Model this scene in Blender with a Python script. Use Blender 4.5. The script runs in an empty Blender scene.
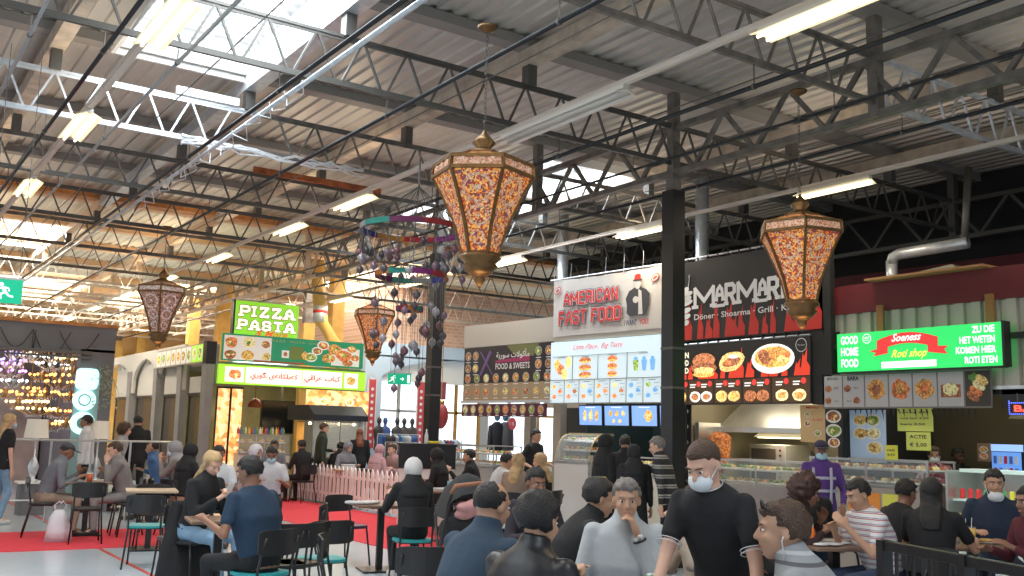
import bpy, bmesh, math, random
from mathutils import Vector, Matrix, Quaternion, noise
random.seed(7)
scene = bpy.context.scene
COL = scene.collection
R = math.radians
# ------------------------------------------------------------------ camera survey
FPX = 978.0; YAW, PIT, ROL = R(34.2), R(8.39), R(1.59); EYE = 1.6
cF = Vector((math.sin(YAW)*math.cos(PIT), math.cos(YAW)*math.cos(PIT), math.sin(PIT)))
c0 = Vector((math.cos(YAW), -math.sin(YAW), 0)); u0 = c0.cross(cF)
cR = c0*math.cos(ROL)+u0*math.sin(ROL); cU = -c0*math.sin(ROL)+u0*math.cos(ROL)
CP = Vector((0, 0, EYE))
def ray(x, y): return cF*FPX+cR*(x-512)+cU*(288-y)
def at(x, y, X=None, Y=None, Z=None, D=None):
    d = ray(x, y)
    if X is not None: t = X/d.x
    elif Y is not None: t = Y/d.y
    elif Z is not None: t = (Z-EYE)/d.z
    else: t = D/(d.x*math.sin(YAW)+d.y*math.cos(YAW))     # D = distance along the level view axis
    return CP+d*t
def hzn(x): return 288+FPX*math.tan(PIT)+(x-512)*math.tan(ROL)
cam_d = bpy.data.cameras.new('camera'); cam = bpy.data.objects.new('camera', cam_d); COL.objects.link(cam)
cam_d.sensor_width = 36; cam_d.lens = 36*FPX/1024; cam_d.clip_start = .05; cam_d.clip_end = 500
m = Matrix((( cR.x, cU.x, -cF.x, 0), (cR.y, cU.y, -cF.y, 0), (cR.z, cU.z, -cF.z, EYE), (0, 0, 0, 1)))
cam.matrix_world = m
scene.camera = cam
# ------------------------------------------------------------------ materials
MATS = {}
def mat(name, col=(.5, .5, .5), rough=.6, metal=0., emit=0., ecol=None, noise_s=0, noise_a=.15, bump=0, bump_s=40, alpha=1., trans=0., spec=.5, sheen=0):
    if name in MATS: return MATS[name]
    m = bpy.data.materials.new(name); m.use_nodes = True; nt = m.node_tree; b = nt.nodes['Principled BSDF']
    c4 = (*col, 1)
    b.inputs['Base Color'].default_value = c4; b.inputs['Roughness'].default_value = rough; b.inputs['Metallic'].default_value = metal
    b.inputs['Specular IOR Level'].default_value = spec
    if trans: b.inputs['Transmission Weight'].default_value = trans
    if alpha < 1: b.inputs['Alpha'].default_value = alpha
    if sheen: b.inputs['Sheen Weight'].default_value = sheen
    if emit:
        b.inputs['Emission Color'].default_value = (*(ecol or col), 1); b.inputs['Emission Strength'].default_value = emit
    if noise_s or bump:
        tc = nt.nodes.new('ShaderNodeTexCoord')
    if noise_s:
        n = nt.nodes.new('ShaderNodeTexNoise'); n.inputs['Scale'].default_value = noise_s; n.inputs['Detail'].default_value = 4
        r = nt.nodes.new('ShaderNodeValToRGB'); e = r.color_ramp.elements
        e[0].position = .3; e[1].position = .7
        e[0].color = (*[max(0, c*(1-noise_a)) for c in col], 1); e[1].color = (*[min(1, c*(1+noise_a)) for c in col], 1)
        nt.links.new(tc.outputs['Object'], n.inputs['Vector']); nt.links.new(n.outputs['Fac'], r.inputs['Fac']); nt.links.new(r.outputs['Color'], b.inputs['Base Color'])
    if bump:
        n2 = nt.nodes.new('ShaderNodeTexNoise'); n2.inputs['Scale'].default_value = bump_s; n2.inputs['Detail'].default_value = 3
        bp = nt.nodes.new('ShaderNodeBump'); bp.inputs['Strength'].default_value = bump; bp.inputs['Distance'].default_value = .02
        nt.links.new(tc.outputs['Object'], n2.inputs['Vector']); nt.links.new(n2.outputs['Fac'], bp.inputs['Height']); nt.links.new(bp.outputs['Normal'], b.inputs['Normal'])
    MATS[name] = m
    return m
def bands(name, cols, axis='Z', scale=10., rough=.8, dist=0.):
    """stripes of the cloth itself, in object space"""
    if name in MATS: return MATS[name]
    m = bpy.data.materials.new(name); m.use_nodes = True; nt = m.node_tree; b = nt.nodes['Principled BSDF']
    tc = nt.nodes.new('ShaderNodeTexCoord'); w = nt.nodes.new('ShaderNodeTexWave'); w.bands_direction = axis; w.wave_profile = 'SAW'
    w.inputs['Scale'].default_value = scale; w.inputs['Distortion'].default_value = dist
    r = nt.nodes.new('ShaderNodeValToRGB'); r.color_ramp.interpolation = 'CONSTANT'
    for i, (p, c) in enumerate(cols):
        e = r.color_ramp.elements[i] if i < 2 else r.color_ramp.elements.new(p)
        e.position = p; e.color = (*c, 1)
    nt.links.new(tc.outputs['Object'], w.inputs['Vector']); nt.links.new(w.outputs['Fac'], r.inputs['Fac']); nt.links.new(r.outputs['Color'], b.inputs['Base Color'])
    b.inputs['Roughness'].default_value = rough
    MATS[name] = m
    return m
def lit(name, col, s=1.): return mat(name, col, rough=.5, emit=s, ecol=col)   # backlit print
def mottled(name, cols, scale=30, rough=.6, emit=0., vor=True, rough_pattern=None):
    """mosaic / mixed dish colours"""
    if name in MATS: return MATS[name]
    m = bpy.data.materials.new(name); m.use_nodes = True; nt = m.node_tree; b = nt.nodes['Principled BSDF']
    tc = nt.nodes.new('ShaderNodeTexCoord')
    v = nt.nodes.new('ShaderNodeTexVoronoi' ); v.inputs['Scale'].default_value = scale
    sep = nt.nodes.new('ShaderNodeSeparateColor')
    r = nt.nodes.new('ShaderNodeValToRGB'); r.color_ramp.interpolation = 'CONSTANT'
    n = len(cols)
    for i, c in enumerate(cols):
        e = r.color_ramp.elements[i] if i < 2 else r.color_ramp.elements.new(i/n)
        e.position = i/n; e.color = (*c, 1)
    nt.links.new(tc.outputs['Object'], v.inputs['Vector']); nt.links.new(v.outputs['Color'], sep.inputs['Color']); nt.links.new(sep.outputs['Red'], r.inputs['Fac'])
    nt.links.new(r.outputs['Color'], b.inputs['Base Color']); b.inputs['Roughness'].default_value = rough
    if emit:
        nt.links.new(r.outputs['Color'], b.inputs['Emission Color']); b.inputs['Emission Strength'].default_value = emit
    MATS[name] = m
    return m
# ------------------------------------------------------------------ mesh builder
class MB:
    def __init__(s): s.bm = bmesh.new(); s.mi = 0
    def _f(s, vs):
        try: f = s.bm.faces.new(vs); f.material_index = s.mi; return f
        except ValueError: return None
    def box(s, c, d, rz=0, mtx=None):
        vs = []
        for k in range(8):
            p = Vector(((.5 if k & 1 else -.5)*d[0], (.5 if k & 2 else -.5)*d[1], (.5 if k & 4 else -.5)*d[2]))
            if rz: p = Matrix.Rotation(rz, 3, 'Z') @ p
            if mtx: p = mtx @ p
            vs.append(s.bm.verts.new(p+Vector(c)))
        for q in ((0, 2, 3, 1), (4, 5, 7, 6), (0, 1, 5, 4), (2, 6, 7, 3), (0, 4, 6, 2), (1, 3, 7, 5)): s._f([vs[i] for i in q])
        return s
    def b2(s, a, b):                      # box by two corners
        return s.box([(a[i]+b[i])/2 for i in range(3)], [abs(b[i]-a[i]) for i in range(3)])
    def bar(s, a, b, w, h=None, up=(0, 0, 1)):      # rectangular bar between points
        a = Vector(a); b = Vector(b); h = h or w; t = (b-a)
        if t.length < 1e-6: return s
        t.normalize(); u = Vector(up)
        if abs(t.dot(u)) > .99: u = Vector((0, 1, 0))
        x = t.cross(u).normalized(); y = x.cross(t)
        q = [x*(w/2)*i+y*(h/2)*j for i, j in ((-1, -1), (1, -1), (1, 1), (-1, 1))]
        A = [s.bm.verts.new(a+o) for o in q]; B = [s.bm.verts.new(b+o) for o in q]
        for i in range(4): s._f([A[i], A[(i+1) % 4], B[(i+1) % 4], B[i]])
        s._f(A[::-1]); s._f(B)
        return s
    def tube(s, pts, r, n=8, r2=None, close=False, flat=1.):
        pts = [Vector(p) for p in pts]; rings = []; L = len(pts)
        for i, p in enumerate(pts):
            if close: t = (pts[(i+1) % L]-pts[i-1])
            else: t = pts[min(i+1, L-1)]-pts[max(i-1, 0)]
            t.normalize(); u = Vector((0, 0, 1)) if abs(t.z) < .95 else Vector((0, 1, 0))
            x = t.cross(u).normalized(); y = x.cross(t)
            rr = r if r2 is None else r+(r2-r)*i/(L-1)
            rings.append([s.bm.verts.new(p+x*math.cos(2*math.pi*k/n)*rr+y*math.sin(2*math.pi*k/n)*rr*flat) for k in range(n)])
        for i in range(L if close else L-1):
            a, b = rings[i], rings[(i+1) % L]
            for k in range(n): s._f([a[k], a[(k+1) % n], b[(k+1) % n], b[k]])
        if not close: s._f(rings[0][::-1]); s._f(rings[-1])
        return s
    def lathe(s, prof, c=(0, 0, 0), n=16, phase=0., sx=1., sy=1., cap=True):
        rings = []
        for r, z in prof:
            rings.append([s.bm.verts.new((c[0]+sx*r*math.cos(phase+2*math.pi*k/n), c[1]+sy*r*math.sin(phase+2*math.pi*k/n), c[2]+z)) for k in range(n)])
        for a, b in zip(rings, rings[1:]):
            for k in range(n): s._f([a[k], a[(k+1) % n], b[(k+1) % n], b[k]])
        if cap: s._f(rings[0][::-1]); s._f(rings[-1])
        return s
    def loft(s, rings, n=14):             # rings: (centre, side vec, front vec)
        rr = []
        for c, a, b in rings:
            c = Vector(c); a = Vector(a); b = Vector(b)
            rr.append([s.bm.verts.new(c+a*math.cos(2*math.pi*k/n)+b*math.sin(2*math.pi*k/n)) for k in range(n)])
        for a, b in zip(rr, rr[1:]):
            for k in range(n): s._f([a[k], a[(k+1) % n], b[(k+1) % n], b[k]])
        s._f(rr[0][::-1]); s._f(rr[-1])
        return s
    def ball(s, c, r, mtx=None, sub=2):
        r = (r, r, r) if isinstance(r, (int, float)) else r
        M = Matrix.Translation(Vector(c)) @ (mtx.to_4x4() if mtx else Matrix()) @ Matrix.Diagonal((*r, 1))
        g = bmesh.ops.create_icosphere(s.bm, subdivisions=sub, radius=1, matrix=M)
        for v in g['verts']:
            for f in v.link_faces: f.material_index = s.mi
        return s
    def cap(s, a, b, ra, rb, n=10):       # tapered capsule
        a = Vector(a); b = Vector(b); t = (b-a).normalized()
        u = Vector((0, 0, 1)) if abs(t.z) < .95 else Vector((0, 1, 0))
        x = t.cross(u).normalized(); y = x.cross(t); rings = []
        for c, r, sg in ((a, ra, -1), (b, rb, 1)):
            hs = (80, 50, 20) if sg < 0 else (20, 50, 80)
            for h in hs:
                h = R(h); rings.append([s.bm.verts.new(c+t*sg*r*math.sin(h)+(x*math.cos(2*math.pi*k/n)+y*math.sin(2*math.pi*k/n))*r*math.cos(h)) for k in range(n)])
        for p, q in zip(rings, rings[1:]):
            for k in range(n): s._f([p[k], p[(k+1) % n], q[(k+1) % n], q[k]])
        s._f(rings[0][::-1]); s._f(rings[-1])
        return s
    def prism(s, poly, y0, y1, plane='XZ'):          # polygon in XZ extruded over y (or XY over z)
        def P(p, d): return (p[0], d, p[1]) if plane == 'XZ' else ((p[0], p[1], d) if plane == 'XY' else (d, p[0], p[1]))
        A = [s.bm.verts.new(P(p, y0)) for p in poly]; B = [s.bm.verts.new(P(p, y1)) for p in poly]
        n = len(poly)
        for i in range(n): s._f([A[i], A[(i+1) % n], B[(i+1) % n], B[i]])
        s._f(A[::-1]); s._f(B)
        return s
    def rect(s, x0, z0, x1, z1, y=0.):
        s._f([s.bm.verts.new(p) for p in ((x0, y, z0), (x1, y, z0), (x1, y, z1), (x0, y, z1))]); return s
    def disc(s, cx, cz, rx, rz, y=0., n=14, jit=0., rot=0.):
        vs = []
        for k in range(n):
            a = 2*math.pi*k/n; j = 1+random.uniform(-jit, jit)
            px, pz = rx*math.cos(a)*j, rz*math.sin(a)*j
            vs.append(s.bm.verts.new((cx+px*math.cos(rot)-pz*math.sin(rot), y, cz+px*math.sin(rot)+pz*math.cos(rot))))
        s._f(vs); return s
    def poly(s, pts, y=0.): s._f([s.bm.verts.new((p[0], y, p[1])) for p in pts]); return s
    def build(s, name, mats, parent=None, smooth=False, loc=None, rz=0., fixn=True, bevel=0):
        if fixn and smooth is not None: bmesh.ops.recalc_face_normals(s.bm, faces=s.bm.faces[:])
        me = bpy.data.meshes.new(name); s.bm.to_mesh(me); s.bm.free()
        for m_ in (mats if isinstance(mats, (list, tuple)) else [mats]): me.materials.append(m_)
        if smooth:
            for p in me.polygons: p.use_smooth = True
        o = bpy.data.objects.new(name, me); COL.objects.link(o)
        if parent: o.parent = parent
        if loc is not None: o.location = loc
        if rz: o.rotation_euler = (0, 0, rz)
        if bevel:
            bv = o.modifiers.new('bevel', 'BEVEL'); bv.width = bevel; bv.segments = 2; bv.limit_method = 'ANGLE'
        return o
def tag(o, label=None, cat=None, group=None, kind=None):
    if label: o['label'] = label
    if cat: o['category'] = cat
    if group: o['group'] = group
    if kind: o['kind'] = kind
    return o
def thing(name, label, cat, loc=(0, 0, 0), rz=0., group=None):
    o = bpy.data.objects.new(name, None); COL.objects.link(o); o.empty_display_size = .1
    o.location = loc; o.rotation_euler = (0, 0, rz)
    return tag(o, label, cat, group)
def struct(o): o['kind'] = 'structure'; return o
def dup(root, loc=None, rz=None, label=None, group=None):
    def cp(o, par):
        c = o.copy(); COL.objects.link(c)
        if par: c.parent = par
        for ch in list(o.children): cp(ch, c)
        return c
    kids = list(root.children); r = root.copy(); COL.objects.link(r)
    for ch in kids: cp(ch, r)
    if loc is not None: r.location = loc
    if rz is not None: r.rotation_euler = (0, 0, rz)
    if label: r['label'] = label
    if group: r['group'] = group
    return r
# ------------------------------------------------------------------ lettering
TXT = {}
def text_mesh(s, size, bold=0., shear=0., sx=1., space=1.):
    c = bpy.data.curves.new('t', 'FONT'); c.body = s; c.size = size; c.offset = bold*size; c.shear = shear; c.align_x = 'CENTER'; c.align_y = 'CENTER'
    c.space_character = space; c.resolution_u = 2
    o = bpy.data.objects.new('t', c); COL.objects.link(o)
    bpy.context.view_layer.update()
    me = bpy.data.meshes.new_from_object(o.evaluated_get(bpy.context.evaluated_depsgraph_get()))
    bpy.data.objects.remove(o); bpy.data.curves.remove(c)
    return me
def put_text(mb, s, cx, cz, w=None, h=None, bold=0., shear=0., y=0., rot=0., sx=1., space=1.):
    """add lettering to a panel mesh (plane XZ, facing -Y), fitted to width w and/or height h"""
    me = text_mesh(s, 1., bold, shear, 1., space)
    if not me.vertices: return
    xs = [v.co.x for v in me.vertices]; ys = [v.co.y for v in me.vertices]
    W = max(xs)-min(xs); Hh = max(ys)-min(ys); mx = (max(xs)+min(xs))/2; my = (max(ys)+min(ys))/2
    if w is None: k = h/Hh; kx = k*sx; kz = k
    elif h is None: k = w/W; kx = kz = k
    else: kx = w/W; kz = h/Hh
    vs = []
    for v in me.vertices:
        X = (v.co.x-mx)*kx; Z = (v.co.y-my)*kz
        vs.append(mb.bm.verts.new((cx+X*math.cos(rot)-Z*math.sin(rot), y, cz+X*math.sin(rot)+Z*math.cos(rot))))
    for p in me.polygons: mb._f([vs[i] for i in p.vertices])
    bpy.data.meshes.remove(me)
# stroke lettering with square slabs (college / slab styles)
GL = {
'A': ([((0,0),(.12,.75),(.3,1),(.48,.75),(.6,0)),((.09,.35),(.51,.35))], [(0,0),(.6,0)]),
'C': ([((.55,.72),(.55,.85),(.42,1),(.15,1),(.0,.85),(0,.15),(.15,0),(.42,0),(.55,.15),(.55,.28))], []),
'D': ([((0,0),(0,1),(.4,1),(.57,.83),(.57,.17),(.4,0),(0,0))], []),
'E': ([((.5,0),(0,0),(0,1),(.5,1)),((0,.52),(.38,.52))], []),
'F': ([((0,0),(0,1),(.5,1)),((0,.52),(.38,.52))], [(0,0)]),
'I': ([((0,0),(0,1))], [(0,0),(0,1)]),
'K': ([((0,0),(0,1)),((.52,1),(.02,.48)),((.14,.58),(.55,0))], [(0,0),(0,1),(.55,0),(.52,1)]),
'M': ([((0,0),(0,1),(.36,.3),(.72,1),(.72,0))], [(0,0),(.72,0)]),
'N': ([((0,0),(0,1),(.55,0),(.55,1))], [(0,0),(.55,1)]),
'O': ([((.15,0),(0,.15),(0,.85),(.15,1),(.42,1),(.57,.85),(.57,.15),(.42,0),(.15,0))], []),
'P': ([((0,0),(0,1),(.42,1),(.56,.87),(.56,.58),(.42,.45),(0,.45))], [(0,0)]),
'R': ([((0,0),(0,1),(.42,1),(.56,.87),(.56,.6),(.42,.48),(0,.48)),((.3,.48),(.56,0))], [(0,0),(.56,0)]),
'S': ([((.53,.75),(.53,.87),(.4,1),(.14,1),(0,.87),(0,.65),(.14,.52),(.4,.5),(.54,.37),(.54,.14),(.4,0),(.14,0),(0,.14),(0,.27))], []),
'T': ([((.28,0),(.28,1)),((0,1),(.56,1))], [(.28,0)]),
'Z': ([((0,.85),(0,1),(.52,1),(0,0),(.54,0),(.54,.15))], []),
'1': ([((.0,.8),(.15,1),(.15,0))], [(.15,0)]),
}
def stroke_text(mb, s, x0, z0, w, h, th=.17, slab=.1, y=0., gap=.3, slope=0., grow=0.):
    adv = 0; lay = []; cnt = [0]
    for ch in s:
        if ch == ' ': adv += .45; continue
        g = GL[ch]; wd = max(.12, max(p[0] for st in g[0] for p in st)); lay.append((ch, adv)); adv += wd+gap
    adv -= gap; kx = w/adv; t = th
    def P(x, z): X = x0+x*kx; return (X, z0+(th/2+z*(1-th))*h+slope*(X-x0))
    def seg(a, b, T):
        cnt[0] += 1
        a = Vector(P(*a)); b = Vector(P(*b)); d = (b-a); L = d.length
        if L < 1e-6: return
        d /= L; nrm = Vector((-d.y, d.x)); e = T*h/2+grow
        mb.poly([a-d*e*.7+nrm*e, a-d*e*.7-nrm*e, b+d*e*.7-nrm*e, b+d*e*.7+nrm*e], y-.00012*(cnt[0] % 28))
    for ch, ax in lay:
        g = GL[ch]
        for st in g[0]:
            for a, b in zip(st, st[1:]): seg((a[0]+ax, a[1]), (b[0]+ax, b[1]), t)
        if slab:
            for p in g[1]: seg((p[0]+ax-slab*1.1, p[1]), (p[0]+ax+slab*1.1, p[1]), t*.8)
# ------------------------------------------------------------------ sign panels
class Panel:
    """root empty at lower left front corner; local X along the panel, Z up, Y away from the viewer"""
    def __init__(s, name, label, cat, pl, pr, z0, z1, depth=.06, base=None, group=None, rim=None, back='panel', lift=None):
        pl = Vector((pl[0], pl[1])); pr = Vector((pr[0], pr[1])); d = pr-pl
        s.W = d.length; s.H = z1-z0; s.k = 0
        s.root = thing(name, label, cat, (pl.x, pl.y, z0), math.atan2(d.y, d.x), group)
        if base:
            MB().b2((0, 0, 0), (s.W, depth, s.H)).build(back, base, s.root)
    def mb(s): s.k += 1; return MB()
    def add(s, mb, name, mats, label=None):
        o = mb.build(name, mats, s.root, smooth=None)
        if label: o['label'] = label
        return o
FOODC = [(.62, .3, .08), (.75, .42, .1), (.45, .16, .06), (.8, .55, .2), (.35, .12, .05), (.7, .2, .06), (.25, .35, .06), (.85, .7, .35)]
def foodmats(em, k=1.):
    out = [mat('plate%g' % em, (.82*k, .8*k, .74*k), emit=em, ecol=(.82, .8, .74))]
    for i, c in enumerate(FOODC):
        n = 'dish%d_%g' % (i, em)
        out.append(mottled(n, [c, tuple(min(1, v*1.5+.03) for v in c), tuple(v*.6 for v in c), tuple(min(1, v*1.2) for v in c)], 45, emit=em))
    out.append(mat('leaf%g' % em, (.12, .3, .05), emit=em, ecol=(.12, .3, .05)))
    return out
def dish(mb, cx, cz, r, y, rz=None, plate=True, kind=None, rnd=random):
    rz = rz or r*.8
    if plate: mb.mi = 0; mb.disc(cx, cz, r, rz, y)
    k = kind if kind is not None else rnd.randint(1, 8)
    mb.mi = k; mb.disc(cx, cz, r*.78, rz*.74, y-.0015, n=12, jit=.12)
    for j in range(4):
        mb.mi = rnd.choice([k, 1+(k % 8), 8, 9, 4]); a = rnd.uniform(0, 6.28); q = rnd.uniform(.1, .45)
        mb.disc(cx+math.cos(a)*r*q, cz+math.sin(a)*rz*q, r*.26, rz*.2, y-.002-.0004*j, n=8, jit=.25, rot=a)
def flames(mb, W, z0, h, n, y, rnd=random):
    for i in range(n):
        x = W*(i+.5)/n+rnd.uniform(-.4, .4)*W/n; w = W/n*rnd.uniform(.5, 1.1); hh = h*rnd.uniform(.4, 1.)
        x = min(max(x, w*.6), W-w*.6)
        mb.poly([(x-w*.5, z0), (x+w*.5, z0), (x+w*.55, z0+hh*.3), (x+w*.2, z0+hh*.5), (x+w*.3, z0+hh), (x-w*.05, z0+hh*.65), (x-w*.2, z0+hh*.8), (x-w*.35, z0+hh*.4)], y-.0003*(i % 3))
# ================================================================== building shell
steel = mat('dark_steel', (.13, .125, .115), .45, .5)
steel2 = mat('weathered_steel', (.2, .185, .165), .5, .4, noise_s=6, noise_a=.3)
galv = mat('galvanised', (.62, .66, .7), .35, .5, noise_s=9, noise_a=.15)
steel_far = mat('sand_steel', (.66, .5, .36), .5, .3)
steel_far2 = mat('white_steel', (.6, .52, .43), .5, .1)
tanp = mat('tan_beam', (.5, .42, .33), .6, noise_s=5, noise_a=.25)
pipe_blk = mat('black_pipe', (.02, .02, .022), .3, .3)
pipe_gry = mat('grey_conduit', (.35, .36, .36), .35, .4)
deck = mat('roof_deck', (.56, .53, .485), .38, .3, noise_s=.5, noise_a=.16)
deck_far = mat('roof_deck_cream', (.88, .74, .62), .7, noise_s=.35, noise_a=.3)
white_p = mat('white_paint', (.8, .8, .78), .5)
black_p = mat('black_paint', (.012, .012, .014), .35)
timber = mat('yellow_timber', (.75, .42, .1), .6, noise_s=4, noise_a=.15)
orange_b = mat('orange_beam', (.5, .2, .05), .6, noise_s=4, noise_a=.3)
glass = mat('glass', (.9, .95, .95), .05, trans=1., spec=.5)
skin_deck_z = 6.25
# floor: polished pale resin with carpet runners
mb = MB(); mb.b2((-14, -8, -.1), (30, 62, 0)); fl = mb.build('floor', mat('resin_floor', (.52, .61, .68), .16, noise_s=.6, noise_a=.08)); struct(fl)
red = mat('red_carpet', (.72, .045, .07), .9, noise_s=60, noise_a=.12, bump=.3, bump_s=300)
mb = MB(); mb.b2((-10, 13.45, .0), (8.6, 15.7, .008)); mb.b2((6.5, 15.7, .0), (8.6, 21.4, .008)); mb.b2((6.3, 10.8, 0), (8.6, 13.45, .008))
tag(mb.build('red_carpet_runner', red), 'bright red carpet runner crossing the pale floor and turning along the white picket fence', 'carpet')
mb = MB(); mb.b2((2.9, 2, .0), (2.95, 13.45, .003)); mb.b2((2.9, 15.7, .0), (2.95, 30, .003))
tag(mb.build('floor_stripe', mat('red_line', (.5, .05, .04), .5)), 'thin red line painted on the pale floor beyond the carpet', 'floor marking')
# roof deck, corrugated along the depth of the hall, with skylight openings
def corr(mb, x0, x1, y0, y1, z, pitch=.21):
    n = max(1, round((x1-x0)/pitch)); p = (x1-x0)/n; pts = []
    for i in range(n):
        a = x0+i*p; pts += [(a, z), (a+p*.42, z), (a+p*.5, z+.035), (a+p*.92, z+.035)]
    pts.append((x1, z))
    A = [mb.bm.verts.new((q[0], y0, q[1])) for q in pts]; B = [mb.bm.verts.new((q[0], y1, q[1])) for q in pts]
    for i in range(len(pts)-1): mb._f([A[i], A[i+1], B[i+1], B[i]])
SKY = [(2.35, 4.0, 5.2, 12.2), (2.35, 4.0, -5, 1.5), (9.3, 11.0, 12.6, 18.4), (-2.6, -.8, 3, 10)]
SKYF = [(2.6, 4.05, 24.6, 29.0), (8.0, 10.4, 33, 40), (4.6, 6.2, 33.5, 40), (12.5, 14.5, 24, 30)]
def deckcells(mb, X0, X1, Y0, Y1, holes, z):
    xs = sorted({X0, X1, *[h[0] for h in holes], *[h[1] for h in holes]}); ys = sorted({Y0, Y1, *[h[2] for h in holes], *[h[3] for h in holes]})
    xs = [x for x in xs if X0 <= x <= X1]; ys = [y for y in ys if Y0 <= y <= Y1]
    for xa, xb in zip(xs, xs[1:]):
        run = None
        for ya, yb in zip(ys, ys[1:]):
            hole = any(h[0] <= (xa+xb)/2 <= h[1] and h[2] <= (ya+yb)/2 <= h[3] for h in holes)
            if not hole: corr(mb, xa, xb, ya, yb, z)
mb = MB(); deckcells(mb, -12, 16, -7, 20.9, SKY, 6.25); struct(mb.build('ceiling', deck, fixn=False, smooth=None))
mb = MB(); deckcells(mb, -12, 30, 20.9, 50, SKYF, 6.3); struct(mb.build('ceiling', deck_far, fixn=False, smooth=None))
mb = MB(); mb.b2((-12, 20.85, 6.08), (16, 21.0, 6.24)); struct(mb.build('trim_1', orange_b))
louv = mat('louvre_white', (.9, .92, .95), .4)
poly_g = mat('roof_glazing', (.9, .95, 1.), .6, trans=.9)
for i, (x0, x1, y0, y1) in enumerate(SKY+SKYF):
    mb = MB(); t = .05; z0, z1 = 6.05 if i < 4 else 6.2, 6.6
    for a, b in (((x0-t, y0-t, z0), (x0, y1+t, z1)), ((x1, y0-t, z0), (x1+t, y1+t, z1)), ((x0, y0-t, z0), (x1, y0, z1)), ((x0, y1, z0), (x1, y1+t, z1))): mb.b2(a, b)
    w = struct(mb.build('window_%d' % (i+1), white_p))
    mb = MB(); y = y0+.1
    while y < y1:
        mb.box(((x0+x1)/2, y, 6.5), (x1-x0, .022, .05)); y += .22
    for x in (x0+(x1-x0)/3, x0+(x1-x0)*2/3): mb.b2((x-.015, y0, 6.5), (x+.015, y1, 6.56))
    mb.build('louvre', louv, w)
# purlins across (B) above each joist and tan beams along (A)
JY = [6.1+3.07*k for k in range(-3, 13)]
mb = MB()
for y in JY:
    if y < 21: mb.b2((-12, y-.11, 6.12), (16, y+.11, 6.24))
struct(mb.build('trim_2', mat('purlin_grey', (.25, .235, .22), .6)))
mb = MB()
for y in JY:
    if y > 21: mb.b2((-12, y-.12, 6.1), (26, y+.12, 6.29))
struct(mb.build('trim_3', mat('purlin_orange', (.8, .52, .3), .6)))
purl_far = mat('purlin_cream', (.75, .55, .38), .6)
PX = [-3.0, -.65, 1.7, 4.05, 6.4, 11.1, 13.45]
k = 4
for x in PX:
    mb = MB(); mb.b2((x-.09, -7, 5.93), (x+.09, 20.85, 6.12)); struct(mb.build('trim_%d' % k, galv if x in (4.05,) else tanp)); k += 1
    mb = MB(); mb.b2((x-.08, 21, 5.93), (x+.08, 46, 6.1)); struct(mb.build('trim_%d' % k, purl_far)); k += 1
# lattice joists
ZB, ZT = 5.15, 5.68
def lattice_x(mb, x0, x1, y, zb, zt, pan=.53, cw=.055, wr=.013, off=0., verts=True):
    for z in (zb, zt):
        mb.b2((x0, y-cw/2, z-.017), (x1, y+cw/2, z+.017)); mb.b2((x0, y-.008, z-(.0 if z == zb else .05)), (x1, y+.008, z+(.05 if z == zb else 0)))
    x = x0+off; i = 0
    while x+pan <= x1:
        mb.bar((x, y, zt), (x+pan*.46, y, zb), wr*2); mb.bar((x+pan*.54, y, zb), (x+pan, y, zt), wr*2)
        i += 1; x += pan
for i, y in enumerate(JY):
    x1 = 15.8 if y < 21 else 26
    if abs(y-12.24) < .1: parts = [(-11.8, 4.2, galv), (4.2, x1, steel2)]
    elif y < 7: parts = [(-11.8, 8.75, steel2), (8.75, x1, galv)]  # light on the webs beyond the girder is painted as paler metal
    elif y < 21: parts = [(-11.8, x1, steel)]
    elif y < 25: parts = [(-11.8, x1, steel2)]
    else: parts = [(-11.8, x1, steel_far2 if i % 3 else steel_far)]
    for a, b, mt in parts:
        mb = MB(); lattice_x(mb, a, b, y, ZB, ZT, off=.13*(i % 3), cw=.045 if y < 21 else .035, wr=.012 if y < 21 else .01)
        struct(mb.build('trim_%d' % k, mt)); k += 1
    mb = MB()
    for x in PX: mb.b2((x-.06, y-.07, ZT), (x+.06, y+.07, 5.94))
    struct(mb.build('trim_%d' % k, steel if y < 25 else steel_far)); k += 1
# girders along the hall
def lattice_y(mb, x, y0, y1, zb, zt, pan=1.02, cw=.1, wr=.025):
    for z in (zb, zt): mb.b2((x-cw/2, y0, z-.035), (x+cw/2, y1, z+.035))
    y = y0
    while y+pan <= y1:
        mb.bar((x, y, zt), (x, y+pan/2, zb), wr*2); mb.bar((x, y+pan/2, zb), (x, y+pan, zt), wr*2); y += pan
    for yy in JY:
        if y0 <= yy <= y1: mb.b2((x-.06, yy-.06, zb-.03), (x+.06, yy+.06, 6.14))
mb = MB(); lattice_y(mb, 8.75, -6, 20.8, 5.03, 5.64); struct(mb.build('trim_%d' % k, steel2)); k += 1
mb = MB(); lattice_y(mb, 8.75, 20.8, 44, 5.03, 5.64); struct(mb.build('trim_%d' % k, steel_far)); k += 1
mb = MB(); lattice_y(mb, 15.2, -2, 20.8, 5.03, 5.64); struct(mb.build('trim_%d' % k, steel)); k += 1
# secondary tie rods between the joists (thin lines)
mb = MB()
for x in (0.2, 2.9, 5.4, 7.6, 10.0, 12.3): mb.tube([(x, -5, 5.35), (x, 20.5, 5.35)], .008, 5)
struct(mb.build('trim_%d' % k, steel)); k += 1
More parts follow.
